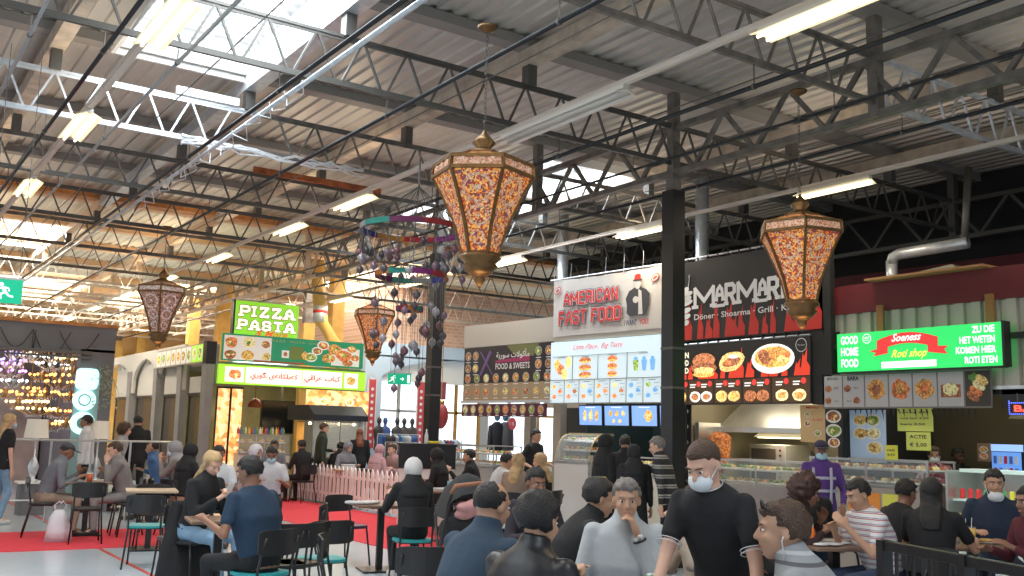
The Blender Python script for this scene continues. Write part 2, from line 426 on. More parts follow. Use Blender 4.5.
# columns (black cladding to the girder, grey stanchion above)
def column(y, label, zt=4.78):
    t = thing('steel_column', label, 'column', (8.75, y, 0))
    mb = MB(); mb.b2((-.105, -.105, 0), (.105, .105, zt)); mb.build('cladding', black_p, t)
    mb = MB(); mb.b2((-.07, -.07, zt), (.07, .07, 5.0)); mb.b2((-.09, -.09, 4.96), (.09, .09, 5.0)); mb.build('stanchion', steel2, t)
    mb = MB()
    for z in (2.2, 2.7): mb.b2((-.112, -.112, z), (.112, .112, z+.03))
    mb.build('strap', steel, t)
    return t
column(9.17, 'black square column in front of the double red and black grill signs')
column(15.31, 'black square column rising through the ring chandelier')
# pipes and conduits under the joists
PIPES = [(1.05, .017, pipe_gry, 'grey pipe under the joists, nearest the left edge', 4.93),
         (1.66, .022, pipe_blk, 'black pipe just left of the left row of ceiling lamps', 4.93),
         (2.32, .018, pipe_gry, 'slim grey conduit just right of the left row of ceiling lamps', 4.98),
         (3.33, .022, pipe_blk, 'black pipe passing below the roof window corner', 4.93),
         (4.54, .022, pipe_blk, 'black pipe passing above the large left mosaic lantern', 4.93),
         (6.86, .024, pipe_blk, 'thick black pipe right beside the middle lamp trunking', 4.91),
         (8.05, .017, pipe_blk, 'black pipe running left of the lattice girder', 4.95),
         (9.2, .022, pipe_blk, 'black pipe running right of the lattice girder', 4.93)]
for x, r, mt, lab, z in PIPES:
    t = thing('ceiling_pipe', lab, 'pipe', (x, -5, z))
    mb = MB(); mb.tube([(0, 0, 0), (0, 49, 0)], r, 8); mb.build('pipe', mt, t, smooth=True)
    for y in JY[1:]:
        mb = MB(); mb.tube([(0, y+5, r), (0, y+5, ZB-z)], .006, 5); mb.tube([(0, y+5-.012, 0), (0, y+5+.012, 0)], r+.008, 8)
        mb.build('hanger', steel, t)
# bright conduit with loose cable
t = thing('cable_conduit', 'pale steel conduit wrapped with loose white cables', 'conduit', (3.52, 4, 5.0))
MB().tube([(0, 0, 0), (0, 30, 0)], .025, 8).build('conduit', galv, t, smooth=True)
mb = MB()
for i in range(16):
    y = 5+i*.42; a = random.uniform(-.05, .05); mb.tube([(a, y, .03), (a+.08, y+.15, -.02-random.random()*.15), (-.05, y+.3, -.03-random.random()*.2), (.02, y+.5, .03)], .007, 5)
mb.build('loose_cable', mat('white_cable', (.75, .75, .73), .5), t, smooth=True)
t = thing('cable_bundle', 'tangle of pale cables strapped along a joist beneath the roof window', 'cable', (4.1, 12.2, 5.1))
mb = MB()
for j in range(7):
    pts = [(-.9+i*.25, random.uniform(-.07, .0), random.uniform(-.05, .09)) for i in range(11)]; mb.tube(pts, .012, 5)
mb.build('cable', mat('silver_foil_cable', (.8, .82, .84), .3, .4), t, smooth=True)
# lamp trunking + lamps
trunk = mat('cream_trunking', (.66, .58, .5), .5)
tube_m = mat('lamp_tube', (1, .93, .72), .4, emit=5, ecol=(1., .86, .52))
refl = mat('lamp_reflector', (.85, .78, .6), .35, emit=.5, ecol=(1, .82, .45))
casing = mat('lamp_casing', (.72, .68, .6), .4)
ROWS = [(1.98, 'left', [4.6, 8.31, 11.98, 15.74, 19.5, 23.2, 26.9, 30.6]), (6.13, 'middle', [4.8, 13.36, 15.95, 19.78, 23.6, 27.4, 31.6, 35.5]), (10.8, 'right', [4.4, 8.23, 12.1, 16.13, 20.0, 24, 28])]
def lamp(x, y, label, on=True, z=5.0, L=1.15):
    t = thing('fluorescent_lamp', label, 'ceiling lamp', (x, y, z))
    mb = MB(); mb.b2((-.04, -L/2, .0), (.04, L/2, .05)); mb.build('housing', casing, t)
    mb = MB()
    for s in (-1, 1): mb.prism([(s*.02, 0), (s*.13, -.045), (s*.135, -.035), (s*.03, .015)], -L/2, L/2)
    rf_ = mb.build('reflector', refl if on else casing, t)
    mb = MB()
    for s in (-1, 1): mb.tube([(s*.06, -L/2+.02, -.045), (s*.06, L/2-.02, -.045)], .014, 8)
    mb.build('tube', tube_m if on else mat('dead_tube', (.7, .68, .65), .3), rf_, smooth=True)
    if on and z > 3:
        ld = bpy.data.lights.new('deck_fill_light', 'AREA'); ld.shape = 'RECTANGLE'; ld.size = .3; ld.size_y = L; ld.energy = 12 if y > 22 else 8; ld.color = (1, .82, .6)  # added upward fill that brightens the roof deck
        lo = bpy.data.objects.new('deck_fill_light', ld); COL.objects.link(lo); lo.parent = t; lo.location = (0, 0, .17); lo.rotation_euler = (math.pi, 0, 0)
    if on and z > 3:
        ld = bpy.data.lights.new('lamp_light', 'AREA'); ld.shape = 'RECTANGLE'; ld.size = .25; ld.size_y = L; ld.energy = 24 if y < 22 else 36; ld.color = (1, .84, .62)
        lo = bpy.data.objects.new('lamp_light', ld); COL.objects.link(lo); lo.parent = t; lo.location = (0, 0, -.09)
    return t
words = {0: 'nearest the camera', 1: 'second from the camera', 2: 'third from the camera', 3: 'fourth from the camera', 4: 'fifth from the camera', 5: 'sixth from the camera', 6: 'seventh from the camera', 7: 'eighth from the camera'}
for x, side, ys in ROWS:
    mb = MB(); mb.b2((-.03, -5, .055), (.03, 40, .1)); mb.b2((-.04, -5, .095), (.04, 40, .105))
    tag(mb.build('lamp_trunking', trunk, loc=(x, 0, 5.0)), 'long cream trunking carrying the %s row of ceiling lamps' % side, 'trunking')
    for i, y in enumerate(ys): lamp(x, y, 'twin tube ceiling lamp of the %s row, %s' % (side, words[i]))
lamp(6.13, 8.2, 'unlit twin tube ceiling lamp of the middle row above the large left lantern', False, L=2.2)
tag(MB().b2((-.4, -.03, 0), (.4, .03, .1)).build('cable_box', white_p, loc=(3.5, 12.2, 5.7)), 'white box fixed on top of the pale joist below the roof window', 'box')
t = tag(MB().b2((-1.15, -.03, 0), (1.15, .03, .1)).build('rusty_beam', mat('rust', (.3, .09, .03), .8, noise_s=8, noise_a=.4), loc=(6.35, 15.25, 5.68)), 'short rust brown beam bolted onto a joist in the middle of the roof', 'beam')
# light through the roof windows
for (x0, x1, y0, y1), pw in zip(SKY+SKYF, (330, 300, 300, 300, 500, 600, 500, 500)):
    ld = bpy.data.lights.new('daylight', 'AREA'); ld.shape = 'RECTANGLE'; ld.size = x1-x0-.1; ld.size_y = y1-y0-.1; ld.energy = pw; ld.color = (.86, .94, 1.) if y0 < 20 else (1, .93, .82)
    lo = bpy.data.objects.new('daylight', ld); COL.objects.link(lo); lo.location = ((x0+x1)/2, (y0+y1)/2, 6.46); lo.visible_camera = False
# ---------------------------------------------------------------- far hall: walls, posts, duct
brick = bpy.data.materials.new('brick_wall'); brick.use_nodes = True; nt = brick.node_tree; b = nt.nodes['Principled BSDF']
tc = nt.nodes.new('ShaderNodeTexCoord'); mp = nt.nodes.new('ShaderNodeMapping'); bt = nt.nodes.new('ShaderNodeTexBrick'); mp.inputs['Rotation'].default_value = (R(90), 0, 0)
bt.inputs['Color1'].default_value = (.6, .36, .25, 1); bt.inputs['Color2'].default_value = (.7, .47, .35, 1); bt.inputs['Mortar'].default_value = (.8, .6, .45, 1); bt.inputs['Scale'].default_value = 2.2
nt.links.new(tc.outputs['Object'], mp.inputs['Vector']); nt.links.new(mp.outputs['Vector'], bt.inputs['Vector']); nt.links.new(bt.outputs['Color'], b.inputs['Base Color']); b.inputs['Roughness'].default_value = .8
far_w = mat('far_wall_ochre', (.72, .43, .17), .8, noise_s=.7, noise_a=.22)
mb = MB(); mb.b2((-12, 46, 0), (13.6, 46.3, 6.3)); struct(mb.build('wall_back', far_w))
mb = MB()
for z in (1.5, 2.6, 3.5, 4.4): mb.b2((-12, 45.85, z), (13.4, 46, z+.22))
for x in range(-10, 13, 3): mb.b2((x, 45.8, 0), (x+.3, 46, 6.2))
struct(mb.build('trim_70', timber))
# brick block on the right of the far hall with glazed front below
mb = MB(); mb.b2((13.4, 28, 4.25), (26, 28.3, 6.3)); mb.b2((13.4, 28.3, 4.25), (13.7, 46, 6.3)); struct(mb.build('wall_brick', brick))
Yb = 34.; holes = [(14.2+i*2.6, 16.5+i*2.6) for i in range(6)]
mb = MB(); mb.b2((13.4, Yb, 3.6), (30, Yb+.2, 4.3)); mb.b2((13.4, Yb, 0), (30, Yb+.2, .3))
for a, b_ in zip([13.4]+[h[1] for h in holes], [h[0] for h in holes]+[30]): mb.b2((a, Yb, .3), (b_, Yb+.2, 3.6))
struct(mb.build('wall_glazed', white_p))
for i, (a, b_) in enumerate(holes):
    mb = MB()
    for x in (a+.05, (a+b_)/2, b_-.05): mb.b2((x-.05, Yb-.02, .3), (x+.05, Yb+.1, 3.6))
    for z in (.36, 2.3, 3.55): mb.b2((a, Yb-.02, z-.05), (b_, Yb+.1, z+.05))
    w = struct(mb.build('window_%d' % (9+i), timber if i % 2 == 0 else white_p))
    MB().b2((a, Yb+.12, .3), (b_, Yb+.13, 3.6)).build('pane', glass, w)
mb = MB(); mb.b2((15.9, -8, 0), (16, 20.9, 6.3)); struct(mb.build('wall_right', mat('dark_space_wall', (.02, .02, .022), .8)))  # near-black colour stands for the dark space above the stalls
mb = MB(); mb.b2((15.8, 6, 4.45), (15.9, 20.9, 4.75)); struct(mb.build('trim_%d' % k, mat('maroon', (.13, .015, .02), .6))); k += 1
mb = MB(); mb.b2((15.8, 6, 4.15), (15.9, 20.9, 4.44)); struct(mb.build('trim_%d' % k, mat('tan_band', (.5, .42, .32), .7))); k += 1
def post(x, y, z1, lab, w=.17):
    t = thing('timber_post', lab, 'post', (x, y, 0))
    MB().b2((-w, -w, 0), (w, w, z1)).build('shaft', timber, t); MB().b2((-w*1.25, -w*1.25, 0), (w*1.25, w*1.25, .25)).build('plinth', mat('plinth_grey', (.3, .3, .3), .7), t)
    if z1 < 6: MB().b2((-w*.7, -w*.7, z1), (w*.7, w*.7, 6.0)).build('steel_head', steel2, t)
for px, Y, z1, lab in ((222, 30, 6.1, 'yellow post far behind the pizza sign, left of its edge'), (193, 36, 6.1, 'yellow post far behind the restaurant row, right of the hanging lantern'), (141, 44, 6.1, 'yellow post in the far hall below the left lantern'), (120, 44, 5., 'yellow post in the far hall right beside the dark lamp shop'), (307, 29.8, 4.9, 'yellow timber post with grey steel head behind the pizza sign'), (335, 27, 6.1, 'yellow post right behind the bent yellow duct')):
    p = at(px, 330, Y=Y); post(p.x, Y, z1, lab, .15 if px in (120, 141, 336) else .19)
duct_y = mat('yellow_duct', (.78, .5, .15), .45)
p = at(320, 300, Y=25)
t = thing('ventilation_duct', 'thick yellow duct with elbow and striped collar beside the pizza sign', 'duct', (p.x, 25, 0))
a = at(317, 255, Y=25); b_ = at(321, 322, Y=25); c_ = at(336, 345, Y=25)
mb = MB(); mb.tube([(a.x-p.x-.1, 0, 6.0), (a.x-p.x, 0, a.z), (b_.x-p.x, 0, b_.z), (c_.x-p.x, 0, c_.z), (c_.x-p.x+.35, 0, 2.8)], .19, 14); mb.build('duct', duct_y, t, smooth=True)
mb = MB(); q = at(320, 314, Y=25); mb.tube([(q.x-p.x, 0, q.z-.22), (q.x-p.x, 0, q.z+.22)], .2, 14); mb.build('silver_collar', galv, t, smooth=True)
mb = MB(); mb.tube([(q.x-p.x, 0, q.z+.02), (q.x-p.x, 0, q.z+.1)], .205, 14); mb.build('red_band', mat('red_band', (.7, .05, .05), .5), t, smooth=True)
# ================================================================== right hand row of food stalls
P0 = Vector((11.2, 11.7)); DV = Vector((math.sin(R(-5.3)), math.cos(R(-5.3)))); NV = Vector((DV.y, -DV.x))   # NV points into the stalls
def F(s, d=0.): v = P0+DV*s+NV*d; return (v.x, v.y)
blackboard = mat('sign_black', (.015, .014, .014), .4)
signred = mat('sign_red', (.62, .03, .02), .5)
letter_white = mat('letter_white', (.82, .82, .8), .5)
cloth_white = mat('banner_cloth', (.62, .59, .55), .8, noise_s=2, noise_a=.06, bump=.3, bump_s=6)
FD = foodmats(.0); FDL = foodmats(.9)
navy = mat('letter_navy', (.03, .03, .08), .6)
# --- white banner
p = Panel('fast_food_banner', 'white cloth banner with red block lettering above the white lit menu', 'banner', F(3.0), F(.28), 3.39, 4.45, base=None)
mb = p.mb(); n = 24
rows = []
for j in range(5):
    rows.append([mb.bm.verts.new((p.W*i/n, .02+.02*math.sin(i*1.3)*(j/4), p.H*j/4-.02*math.sin(math.pi*i/n)*(j == 4)+.0)) for i in range(n+1)])
for a, b in zip(rows, rows[1:]):
    for i in range(n): mb._f([a[i], a[i+1], b[i+1], b[i]])
cl = mb.build('banner_cloth', cloth_white, p.root, smooth=True)
mb = p.mb()
for i in range(7): mb.tube([(p.W*i/6, .02, p.H-.02), (p.W*i/6, .04, p.H+.3)], .006, 5)
mb.tube([(-.1, .03, p.H+.02), (p.W+.1, .03, p.H+.02)], .015, 6); p.add(mb, 'hanging_rail', galv)
for grow, mt, nm, y in ((.022, navy, 'lettering_outline', -.012), (.01, letter_white, 'lettering_edge', -.016), (0, mat('letter_red', (.66, .035, .03), .6), 'lettering', -.02)):
    mb = p.mb(); stroke_text(mb, 'AMERICAN', .34, .55, 1.36, .25, th=.17, slab=0, y=y, gap=.28, grow=grow)
    stroke_text(mb, 'FAST FOOD', .22, .19, 1.56, .27, th=.17, slab=0, y=y, gap=.28, grow=grow); p.add(mb, nm, mt)
mb = p.mb(); put_text(mb, 'I WANT', 2.02, .13, w=.3, h=.1, bold=.02, y=-.015); p.add(mb, 'small_lettering', navy)
mb = p.mb(); put_text(mb, 'YOU!', 2.33, .13, w=.22, h=.1, bold=.02, y=-.015); p.add(mb, 'small_red_lettering', signred)
mb = p.mb()     # plain figure print: dark coat, pale face, plain cap
mb.poly([(1.92, .3), (2.0, .24), (2.36, .24), (2.44, .42), (2.46, .6), (2.38, .68), (2.24, .74), (2.12, .74), (1.98, .68), (1.9, .56), (1.93, .42)], -.012)
mb.mi = 1; mb.disc(2.18, .79, .075, .09, -.014); mb.disc(2.14, .52, .07, .06, -.016); mb.poly([(2.2, .26), (2.3, .26), (2.27, .66), (2.2, .7)], -.015)
mb.mi = 0; mb.poly([(2.08, .84), (2.28, .84), (2.29, .87), (2.07, .87)], -.017)
mb.mi = 2; mb.poly([(2.1, .87), (2.26, .87), (2.25, .95), (2.19, .97), (2.12, .95)], -.017)
p.add(mb, 'printed_figure', [mat('print_dark', (.05, .05, .055), .7), cloth_white, signred, mat('print_blue', (.05, .08, .3), .7)])
mb = p.mb()
for cx, cz, rt in ((.14, .86, .5), (2.58, .86, .5)):
    mb.mi = 0; mb.disc(cx, cz, .1, .06, -.012, rot=rt); mb.mi = 1; mb.disc(cx, cz, .085, .047, -.014, rot=rt); mb.mi = 0; mb.disc(cx, cz, .05, .018, -.016, rot=rt)
p.add(mb, 'oval_emblem', [signred, cloth_white])
# --- white backlit menu
wl = lit('menu_white', (.6, .74, .8), .55)
p = Panel('menu_board', 'large white lit menu board with burgers and hot dogs under the white banner', 'menu board', F(3.0, -.02), F(.28, -.02), 2.15, 3.28, base=wl, depth=.08)
mb = p.mb(); W, H = p.W, p.H
put_text(mb, 'Little Place.. Big Taste', W*.45, H*.885, w=W*.46, h=.12, shear=.5, y=-.006); p.add(mb, 'red_lettering', mat('menu_red', (.7, .08, .1), .5, emit=.5, ecol=(.7, .08, .1)))
gl = mat('menu_line', (.35, .33, .3), .6)
mb = p.mb(); mb.b2((0, -.01, H*.365), (W, 0, H*.38)); mb.b2((0, -.01, -.01), (W, 0, .012))
for x in (.22, .46, .72): mb.b2((W*x-.006, -.01, H*.38), (W*x+.006, 0, H*.76))
for i in range(1, 7): mb.b2((W*i/7-.005, -.01, 0), (W*i/7+.005, 0, H*.37))
mb.b2((.05, -.01, H*.755), (W-.3, 0, H*.762)); p.add(mb, 'divider', gl)
mb = p.mb(); rd = random.Random(3)
for i in range(3): mb.mi = 2+(i % 3); mb.disc(W*.07+i*W*.035, H*(.62-.07*i), .09, .11, -.004-.001*i, jit=.2); mb.mi = 4; mb.disc(W*.18, H*.66, .07, .1, -.006, jit=.2)
for i in range(3):
    for cx, k, rx in ((.34, 3, .16), (.59, 1, .12)):
        mb.mi = 3 if k == 3 else 6; mb.disc(W*cx, H*(.68-.115*i), rx, .055, -.004, jit=.05); mb.mi = 5; mb.disc(W*cx, H*(.675-.115*i), rx*.9, .022, -.006, jit=.15); mb.mi = 2; mb.disc(W*cx, H*(.655-.115*i), rx*.92, .022, -.006, jit=.05)
for i in range(3): mb.mi = (7, 11, 10)[i]; mb.poly([(W*(.78+.07*i), H*.48), (W*(.81+.07*i), H*.48), (W*(.82+.07*i), H*.64), (W*(.77+.07*i), H*.64)], -.004); mb.mi = 10; mb.disc(W*(.795+.07*i), H*.66, .045, .035, -.006)
for i in range(7):
    for j in range(3):
        mb.mi = rd.choice([1, 2, 3, 4, 6, 11]) if i < 5 else rd.choice([11, 7, 10]); mb.disc(W*(i+.3+.4*(j % 2))/7, H*(.27-.08*j), .055, .04, -.004, jit=.15)
p.add(mb, 'menu_pictures', FDL+[mat('cup_blue', (.2, .45, .8), emit=.5, ecol=(.2, .45, .8))])
mb = p.mb(); 
for i in range(7):
    mb.b2((W*(i+.3)/7, -.004, H*.335), (W*(i+.72)/7, 0, H*.345))
    for j in range(4): mb.b2((W*(i+.62)/7, -.004, H*(.29-.055*j)), (W*(i+.9)/7, 0, H*(.297-.055*j)))
for x in (.11, .34, .59, .86): mb.b2((W*x-.1, -.004, H*.735), (W*x+.1, 0, H*.745))
p.add(mb, 'fine_print', mat('print_grey', (.3, .3, .32)))
# --- four screens
scr = mat('screen_blue', (.16, .3, .6), .2, emit=.9, ecol=(.24, .42, .85))
edges = [2.52, 1.87, 1.21, .56, -.1]
for i in range(4):
    p = Panel('menu_screen', 'blue lit menu screen under the white menu board, %s' % ('leftmost of its row', 'second from the left', 'third, with one golden dish', 'partly hidden by the column')[i], 'screen', F(edges[i]-.01, .25), F(edges[i+1]+.01, .25), 1.75, 2.13, base=blackboard, depth=.05, group='menu screens under the white board')
    W, H = p.W, p.H; sk = .07
    mb = p.mb(); mb.poly([(.02+sk*.3, .02), (W-.02+sk*.3-.02, .02), (W-.02-sk*.2, H-.02), (.02, H-.02)], -.006); p.add(mb, 'display', scr)
    mb = p.mb()
    if i == 2: mb.mi = 2; mb.disc(W*.66, H*.48, .09, .1, -.01, jit=.2); mb.mi = 4; mb.disc(W*.67, H*.5, .05, .06, -.012, jit=.2)
    else:
        for j in range(3): mb.mi = rd.choice([1, 2, 3, 4]); mb.disc(W*(.28+.24*j), H*(.6 if i else .5), .045, .05 if i else .1, -.01, jit=.15)
        for j in range(2):
            if i == 1: mb.disc(W*(.4+.24*j), H*.25, .04, .04, -.01, jit=.15)
    mb.mi = 0; mb.rect(W*.3, H*.86, W*.7, H*.9, -.01); p.add(mb, 'menu_pictures', FDL)
# stall shell behind
teal = mat('stall_wall_teal', (.05, .08, .08), .7)
mb = MB(); a, b_ = F(-.2, 2.3), F(2.35, 2.3)
def wallseg(mb, s0, d0, s1, d1, z0, z1, t=.05):
    a = Vector(F(s0, d0)); b_ = Vector(F(s1, d1)); mb.bar((a.x, a.y, (z0+z1)/2), (b_.x, b_.y, (z0+z1)/2), t, z1-z0)
wallseg(mb, -.1, 2.3, 2.55, 2.3, 0, 2.9); wallseg(mb, 2.55, .5, 2.55, 2.3, 0, 2.9); wallseg(mb, -.1, 0, -.1, 2.3, 0, 3.3); struct(mb.build('wall_stall', teal))
mb = MB(); wallseg(mb, -.05, 1.2, 2.6, 1.2, 2.9, 2.98, 2.4); struct(mb.build('ceiling', teal))
mb = MB(); wallseg(mb, 2.75, .1, 2.95, .1, 0, 3.3, .16); struct(mb.build('trim_80', mat('stall_post_tan', (.33, .28, .22), .6)))
mb = MB(); wallseg(mb, 2.9, .25, 5.85, .25, 3.32, 3.78, .35); wallseg(mb, 5.85, .25, 0, .25, 3.3, 3.34, .3); wallseg(mb, 3.02, .2, 0, .2, 3.3, 3.42, .3)
struct(mb.build('trim_81', mat('beige_fascia', (.5, .45, .38), .7)))
# --- Syrian board
pur = mat('board_purple', (.022, .015, .022), .4); FDK = foodmats(.001, .45)
p = Panel('menu_board', 'dark purple menu board covered in dish photos', 'menu board', F(5.72), F(2.97), 2.22, 3.30, base=pur, depth=.07)
W, H = p.W, p.H
mb = p.mb(); mb.rect(0, 0, W, H*.32, -.004); p.add(mb, 'tan_band', mat('board_tan', (.38, .28, .16), .5))
mb = p.mb(); mb.poly([(W*.38, H*.69), (W*.76, H*.69), (W*.76, H*.79), (W*.38, H*.73)], -.004); p.add(mb, 'red_streak', mat('board_magenta', (.35, .03, .12), .5))
mb = p.mb(); mb.poly([(W*.6, H*.8), (W*.8, H*.78), (W*.86, H), (W*.5, H)], -.0035); p.add(mb, 'green_patch', mat('board_olive', (.16, .17, .06), .5))
mb = p.mb(); rd = random.Random(5); cells = []
for r_ in range(2):
    for c_ in range(2): cells.append((W*(.055+.09*c_), H*(.84-.235*r_))); cells.append((W*(.855+.105*c_), H*(.86-.23*r_)))
    for c_ in range(9): cells.append((W*(.055+.112*c_), H*(.41-.25*r_)))
for cx, cz in cells: mb.mi = 0; dish(mb, cx, cz, .1, -.008, .095, rnd=rd)
p.add(mb, 'dish_photos', FDK)
mb = p.mb()
for cx, cz in cells: mb.b2((cx-.07, -.009, cz-.135), (cx+.07, -.006, cz-.12))
put_text(mb, 'FOOD & SWEETS', W*.575, H*.62, w=W*.38, h=H*.11, bold=.015, y=-.01)
ar = '\u0629\ufef3\ufead\ufeee\ufeb3 \u0629\ufefb\ufeee\ufedb\ufe84\ufee3'
ar = '\ufe94\ufef3\ufead\ufeee\ufeb3 \u062a\ufefb\ufeee\ufedb\ufe84\ufee3'
put_text(mb, ar, W*.575, H*.83, w=W*.37, h=H*.17, bold=.012, y=-.01); p.add(mb, 'lettering', letter_white)
mb = p.mb(); pm = mat('cutlery_purple', (.16, .1, .28), .5)
for s_ in (-1, 1): mb.poly([(W*.265-s_*.2, H*.48), (W*.265-s_*.2+.06, H*.46), (W*.265+s_*.17+.03, H*.9), (W*.265+s_*.17-.05, H*.93)], -.006-.001*s_)
p.add(mb, 'crossed_cutlery', pm)
mb = p.mb(); mb.b2((-.05, -.02, -.05), (W+.02, .06, 0)); p.add(mb, 'ledge', mat('ledge_grey', (.5, .5, .5)))
p = Panel('plate_banner', 'narrow dark red strip of ten dish photos under the dark purple menu board', 'sign', F(5.72, -.02), F(3.12, -.02), 1.9, 2.15, base=mat('strip_plum', (.09, .015, .03), .5), depth=.04)
W, H = p.W, p.H; mb = p.mb()
for i in range(10): dish(mb, W*(i+.5)/10, H*.55, .09, -.006, .09, rnd=rd)
p.add(mb, 'dish_photos', FDK); mb = p.mb()
for i in range(10): mb.b2((W*(i+.3)/10, -.008, H*.07), (W*(i+.7)/10, -.004, H*.13))
p.add(mb, 'caption', letter_white)
# Syrian stall counter
tan_w = mat('stall_cream', (.55, .47, .38), .7)
def pt(s, d=0., z=0.): v = F(s, d); return (v[0], v[1], z)
fx = math.atan2(-DV.y, -DV.x)       # local +X = towards the camera end of the row, seen left to right
def stall_root(name, label, cat, s, d, z=0.): return thing(name, label, cat, pt(s, d, z), fx)
steel_s = mat('stainless', (.55, .55, .53), .3, .8, noise_s=3, noise_a=.1)
glass2 = mat('display_glass', (.8, .88, .9), .05, alpha=.22, spec=.8)
def display_case(name, label, x, y, rz, W, D, z0, z1, body, foods, curved=False, z_base=0., rows=2, seed=1, front=None):
    t = thing(name, label, 'display counter', (x, y, z_base), rz); rd = random.Random(seed)
    MB().b2((0, 0, 0), (W, D, z0)).build('counter_body', body, t, bevel=.01)
    if front: front(t, W, z0)
    MB().b2((-.02, -.02, z0), (W+.02, D+.02, z0+.03)).build('worktop', steel_s, t)
    mb = MB(); zt = z1-z_base
    if curved:
        for sx in (0, W):
            pts = [(sx, .02, z0+.03)]+[(sx, .02+D*.55*(1-math.cos(R(a))), z0+.03+(zt-z0-.03)*math.sin(R(a))) for a in range(10, 91, 16)]; mb.tube(pts, .013, 6)
        mb.b2((0, D*.55, zt-.02), (W, D, zt+.02))
    else:
        for sx in (.015, W/2, W-.015):
            mb.bar((sx, .02, z0+.03), (sx, .02, zt), .02); mb.bar((sx, D-.02, z0+.03), (sx, D-.02, zt), .02)
        mb.bar((0, .02, zt), (W, .02, zt), .025); mb.bar((0, D-.02, zt), (W, D-.02, zt), .025)
    mb.build('frame', steel_s if not curved else mat('gold_trim', (.6, .5, .28), .35, .5), t)
    mb = MB()
    if curved:
        pts = [(.02+D*.55*(1-math.cos(R(a))), z0+.03+(zt-z0-.03)*math.sin(R(a))) for a in range(0, 91, 15)]
        for (ya, za), (yb, zb) in zip(pts, pts[1:]): mb._f([mb.bm.verts.new(q) for q in ((0, ya, za), (W, ya, za), (W, yb, zb), (0, yb, zb))])
    else:
        mb.rect(.02, z0+.03, W-.02, zt, .01); mb._f([mb.bm.verts.new(q) for q in ((0, 0, zt), (W, 0, zt), (W, D, zt), (0, D, zt))])
    mb.build('glass', glass2, t)
    mb = MB()
    for r_ in range(1, rows): mb.b2((.03, D*.35, z0+.03+(zt-z0)*r_/rows), (W-.03, D-.04, z0+.045+(zt-z0)*r_/rows))
    mb.build('shelf', steel_s, t) if rows > 1 else mb.bm.free()
    mb = MB()
    for r_ in range(rows):
        n = max(3, int(W/.2))
        for i in range(n):
            cx = W*(i+.5)/n; cz = z0+.05+(zt-z0)*r_/rows; mb.mi = 0; mb.b2((cx-.08, D*.3, cz), (cx+.08, D*.75, cz+.02))
            for q in range(6):
                mb.mi = rd.choice(foods); mb.ball((cx+rd.uniform(-.055, .055), D*rd.uniform(.32, .7), cz+.035), (.04, .045, .03), sub=1)
    tag(mb.build('food_trays', FD, t), None, None, None, 'stuff')
    return t
rzf = fx
def poster_front(cols):
    def fn(t, W, z0):
        for i, (c, x0, x1, za, zb) in enumerate(cols):
            MB().b2((W*x0, -.008, za), (W*x1, 0, zb)).build('paper_notice', mat('notice_%d%d%d' % tuple(int(q*99) for q in c), c, .7), t)
    return fn
q = pt(5.6, -.85); display_case('display_counter', 'glass salad counter of the dark dish board stall', q[0], q[1], rzf, 2.0, .7, .95, 1.33, mat('counter_grey', (.35, .33, .32), .6), [5, 1, 6, 7, 3], seed=2)
q = pt(1.88, -.9); display_case('display_counter', 'curved gold trimmed glass pastry case at the left end of the white counter', q[0], q[1], rzf, .82, .6, 1.12, 1.6, mat('counter_white', (.7, .68, .64), .5), [2, 3, 1, 7], curved=True, rows=3, seed=4)
q = pt(1.02, -.9); display_case('display_counter', 'low white counter with glass case and small cartons below the blue screens', q[0], q[1], rzf, 1.05, .6, .95, 1.25, mat('counter_white', (.7, .68, .64), .5), [5, 6, 8, 2], seed=5)
# round red sign and a shelf in the dark dish board stall
t = thing('percent_sign', 'round pink red discount sign hanging in the bright opening', 'sign', pt(5.55, 1.2, 1.78), fx)
mb = MB(); mb.disc(0, 0, .13, .13, 0, 20); mb.disc(0, 0, .13, .13, .01, 20); mb.build('disc', mat('pink_red', (.8, .1, .15), .5), t, smooth=None)
mb = MB(); put_text(mb, '1 %', 0, 0, w=.14, y=-.004, bold=.02); mb.build('lettering', letter_white, t, smooth=None)
mb = MB(); mb.tube([(0, .005, .13), (0, .005, 1.5)], .004, 5); mb.build('cord', steel, t)
mb = MB(); wallseg(mb, 4.75, 1.1, 4.95, 1.1, 0, 3.3, .15); wallseg(mb, 2.62, 1.4, 4.75, 1.4, 2.12, 3.3, .05); struct(mb.build('trim_82', tan_w))
# --- double grill stall (black)
p = Panel('grill_sign', 'black banner with large pale capital lettering over red flames', 'banner', (11.2, 11.62), (11.2, 8.75), 3.13, 4.42, base=blackboard, depth=.03)
W, H = p.W, p.H
mb = p.mb(); flames(mb, W, .02, H*.62, 15, -.004, random.Random(2)); p.add(mb, 'printed_flames', signred)
mb = p.mb()
for ch, x, z, w_, h_ in (('M', .4, .5, .4, .36), ('A', .86, .58, .15, .27), ('R', 1.07, .5, .17, .36), ('M', 1.32, .5, .34, .36), ('A', 1.73, .58, .14, .27), ('R', 1.92, .5, .16, .36), ('I', 2.18, .5, .03, .36), ('S', 2.29, .5, .16, .36)):
    stroke_text(mb, ch, x, z, w_, h_, th=.19 if ch != 'A' else .22, slab=.09 if ch != 'S' else 0, y=-.012)
mb.rect(.78, .49, 1.04, .54, -.0125); mb.rect(1.64, .49, 1.89, .54, -.0125)
put_text(mb, 'Döner · Shoarma · Grill · Kumpir', 1.52, .36, w=2.28, h=.12, bold=.012, y=-.012)
for z, w_, x in ((.84, .13, .2), (.76, .3, .2), (.69, .22, .21), (.62, .3, .2), (.5, .22, .2), (.4, .2, .2), (.3, .13, .2)): mb.disc(x, z, w_/2, .045, -.012, rot=.2)
mb.bar((.24, -.012, .85), (.28, -.012, 1.08), .015, .003); mb.bar((.28, -.012, 1.08), (.25, -.012, 1.04), .015, .003)
p.add(mb, 'lettering', letter_white)
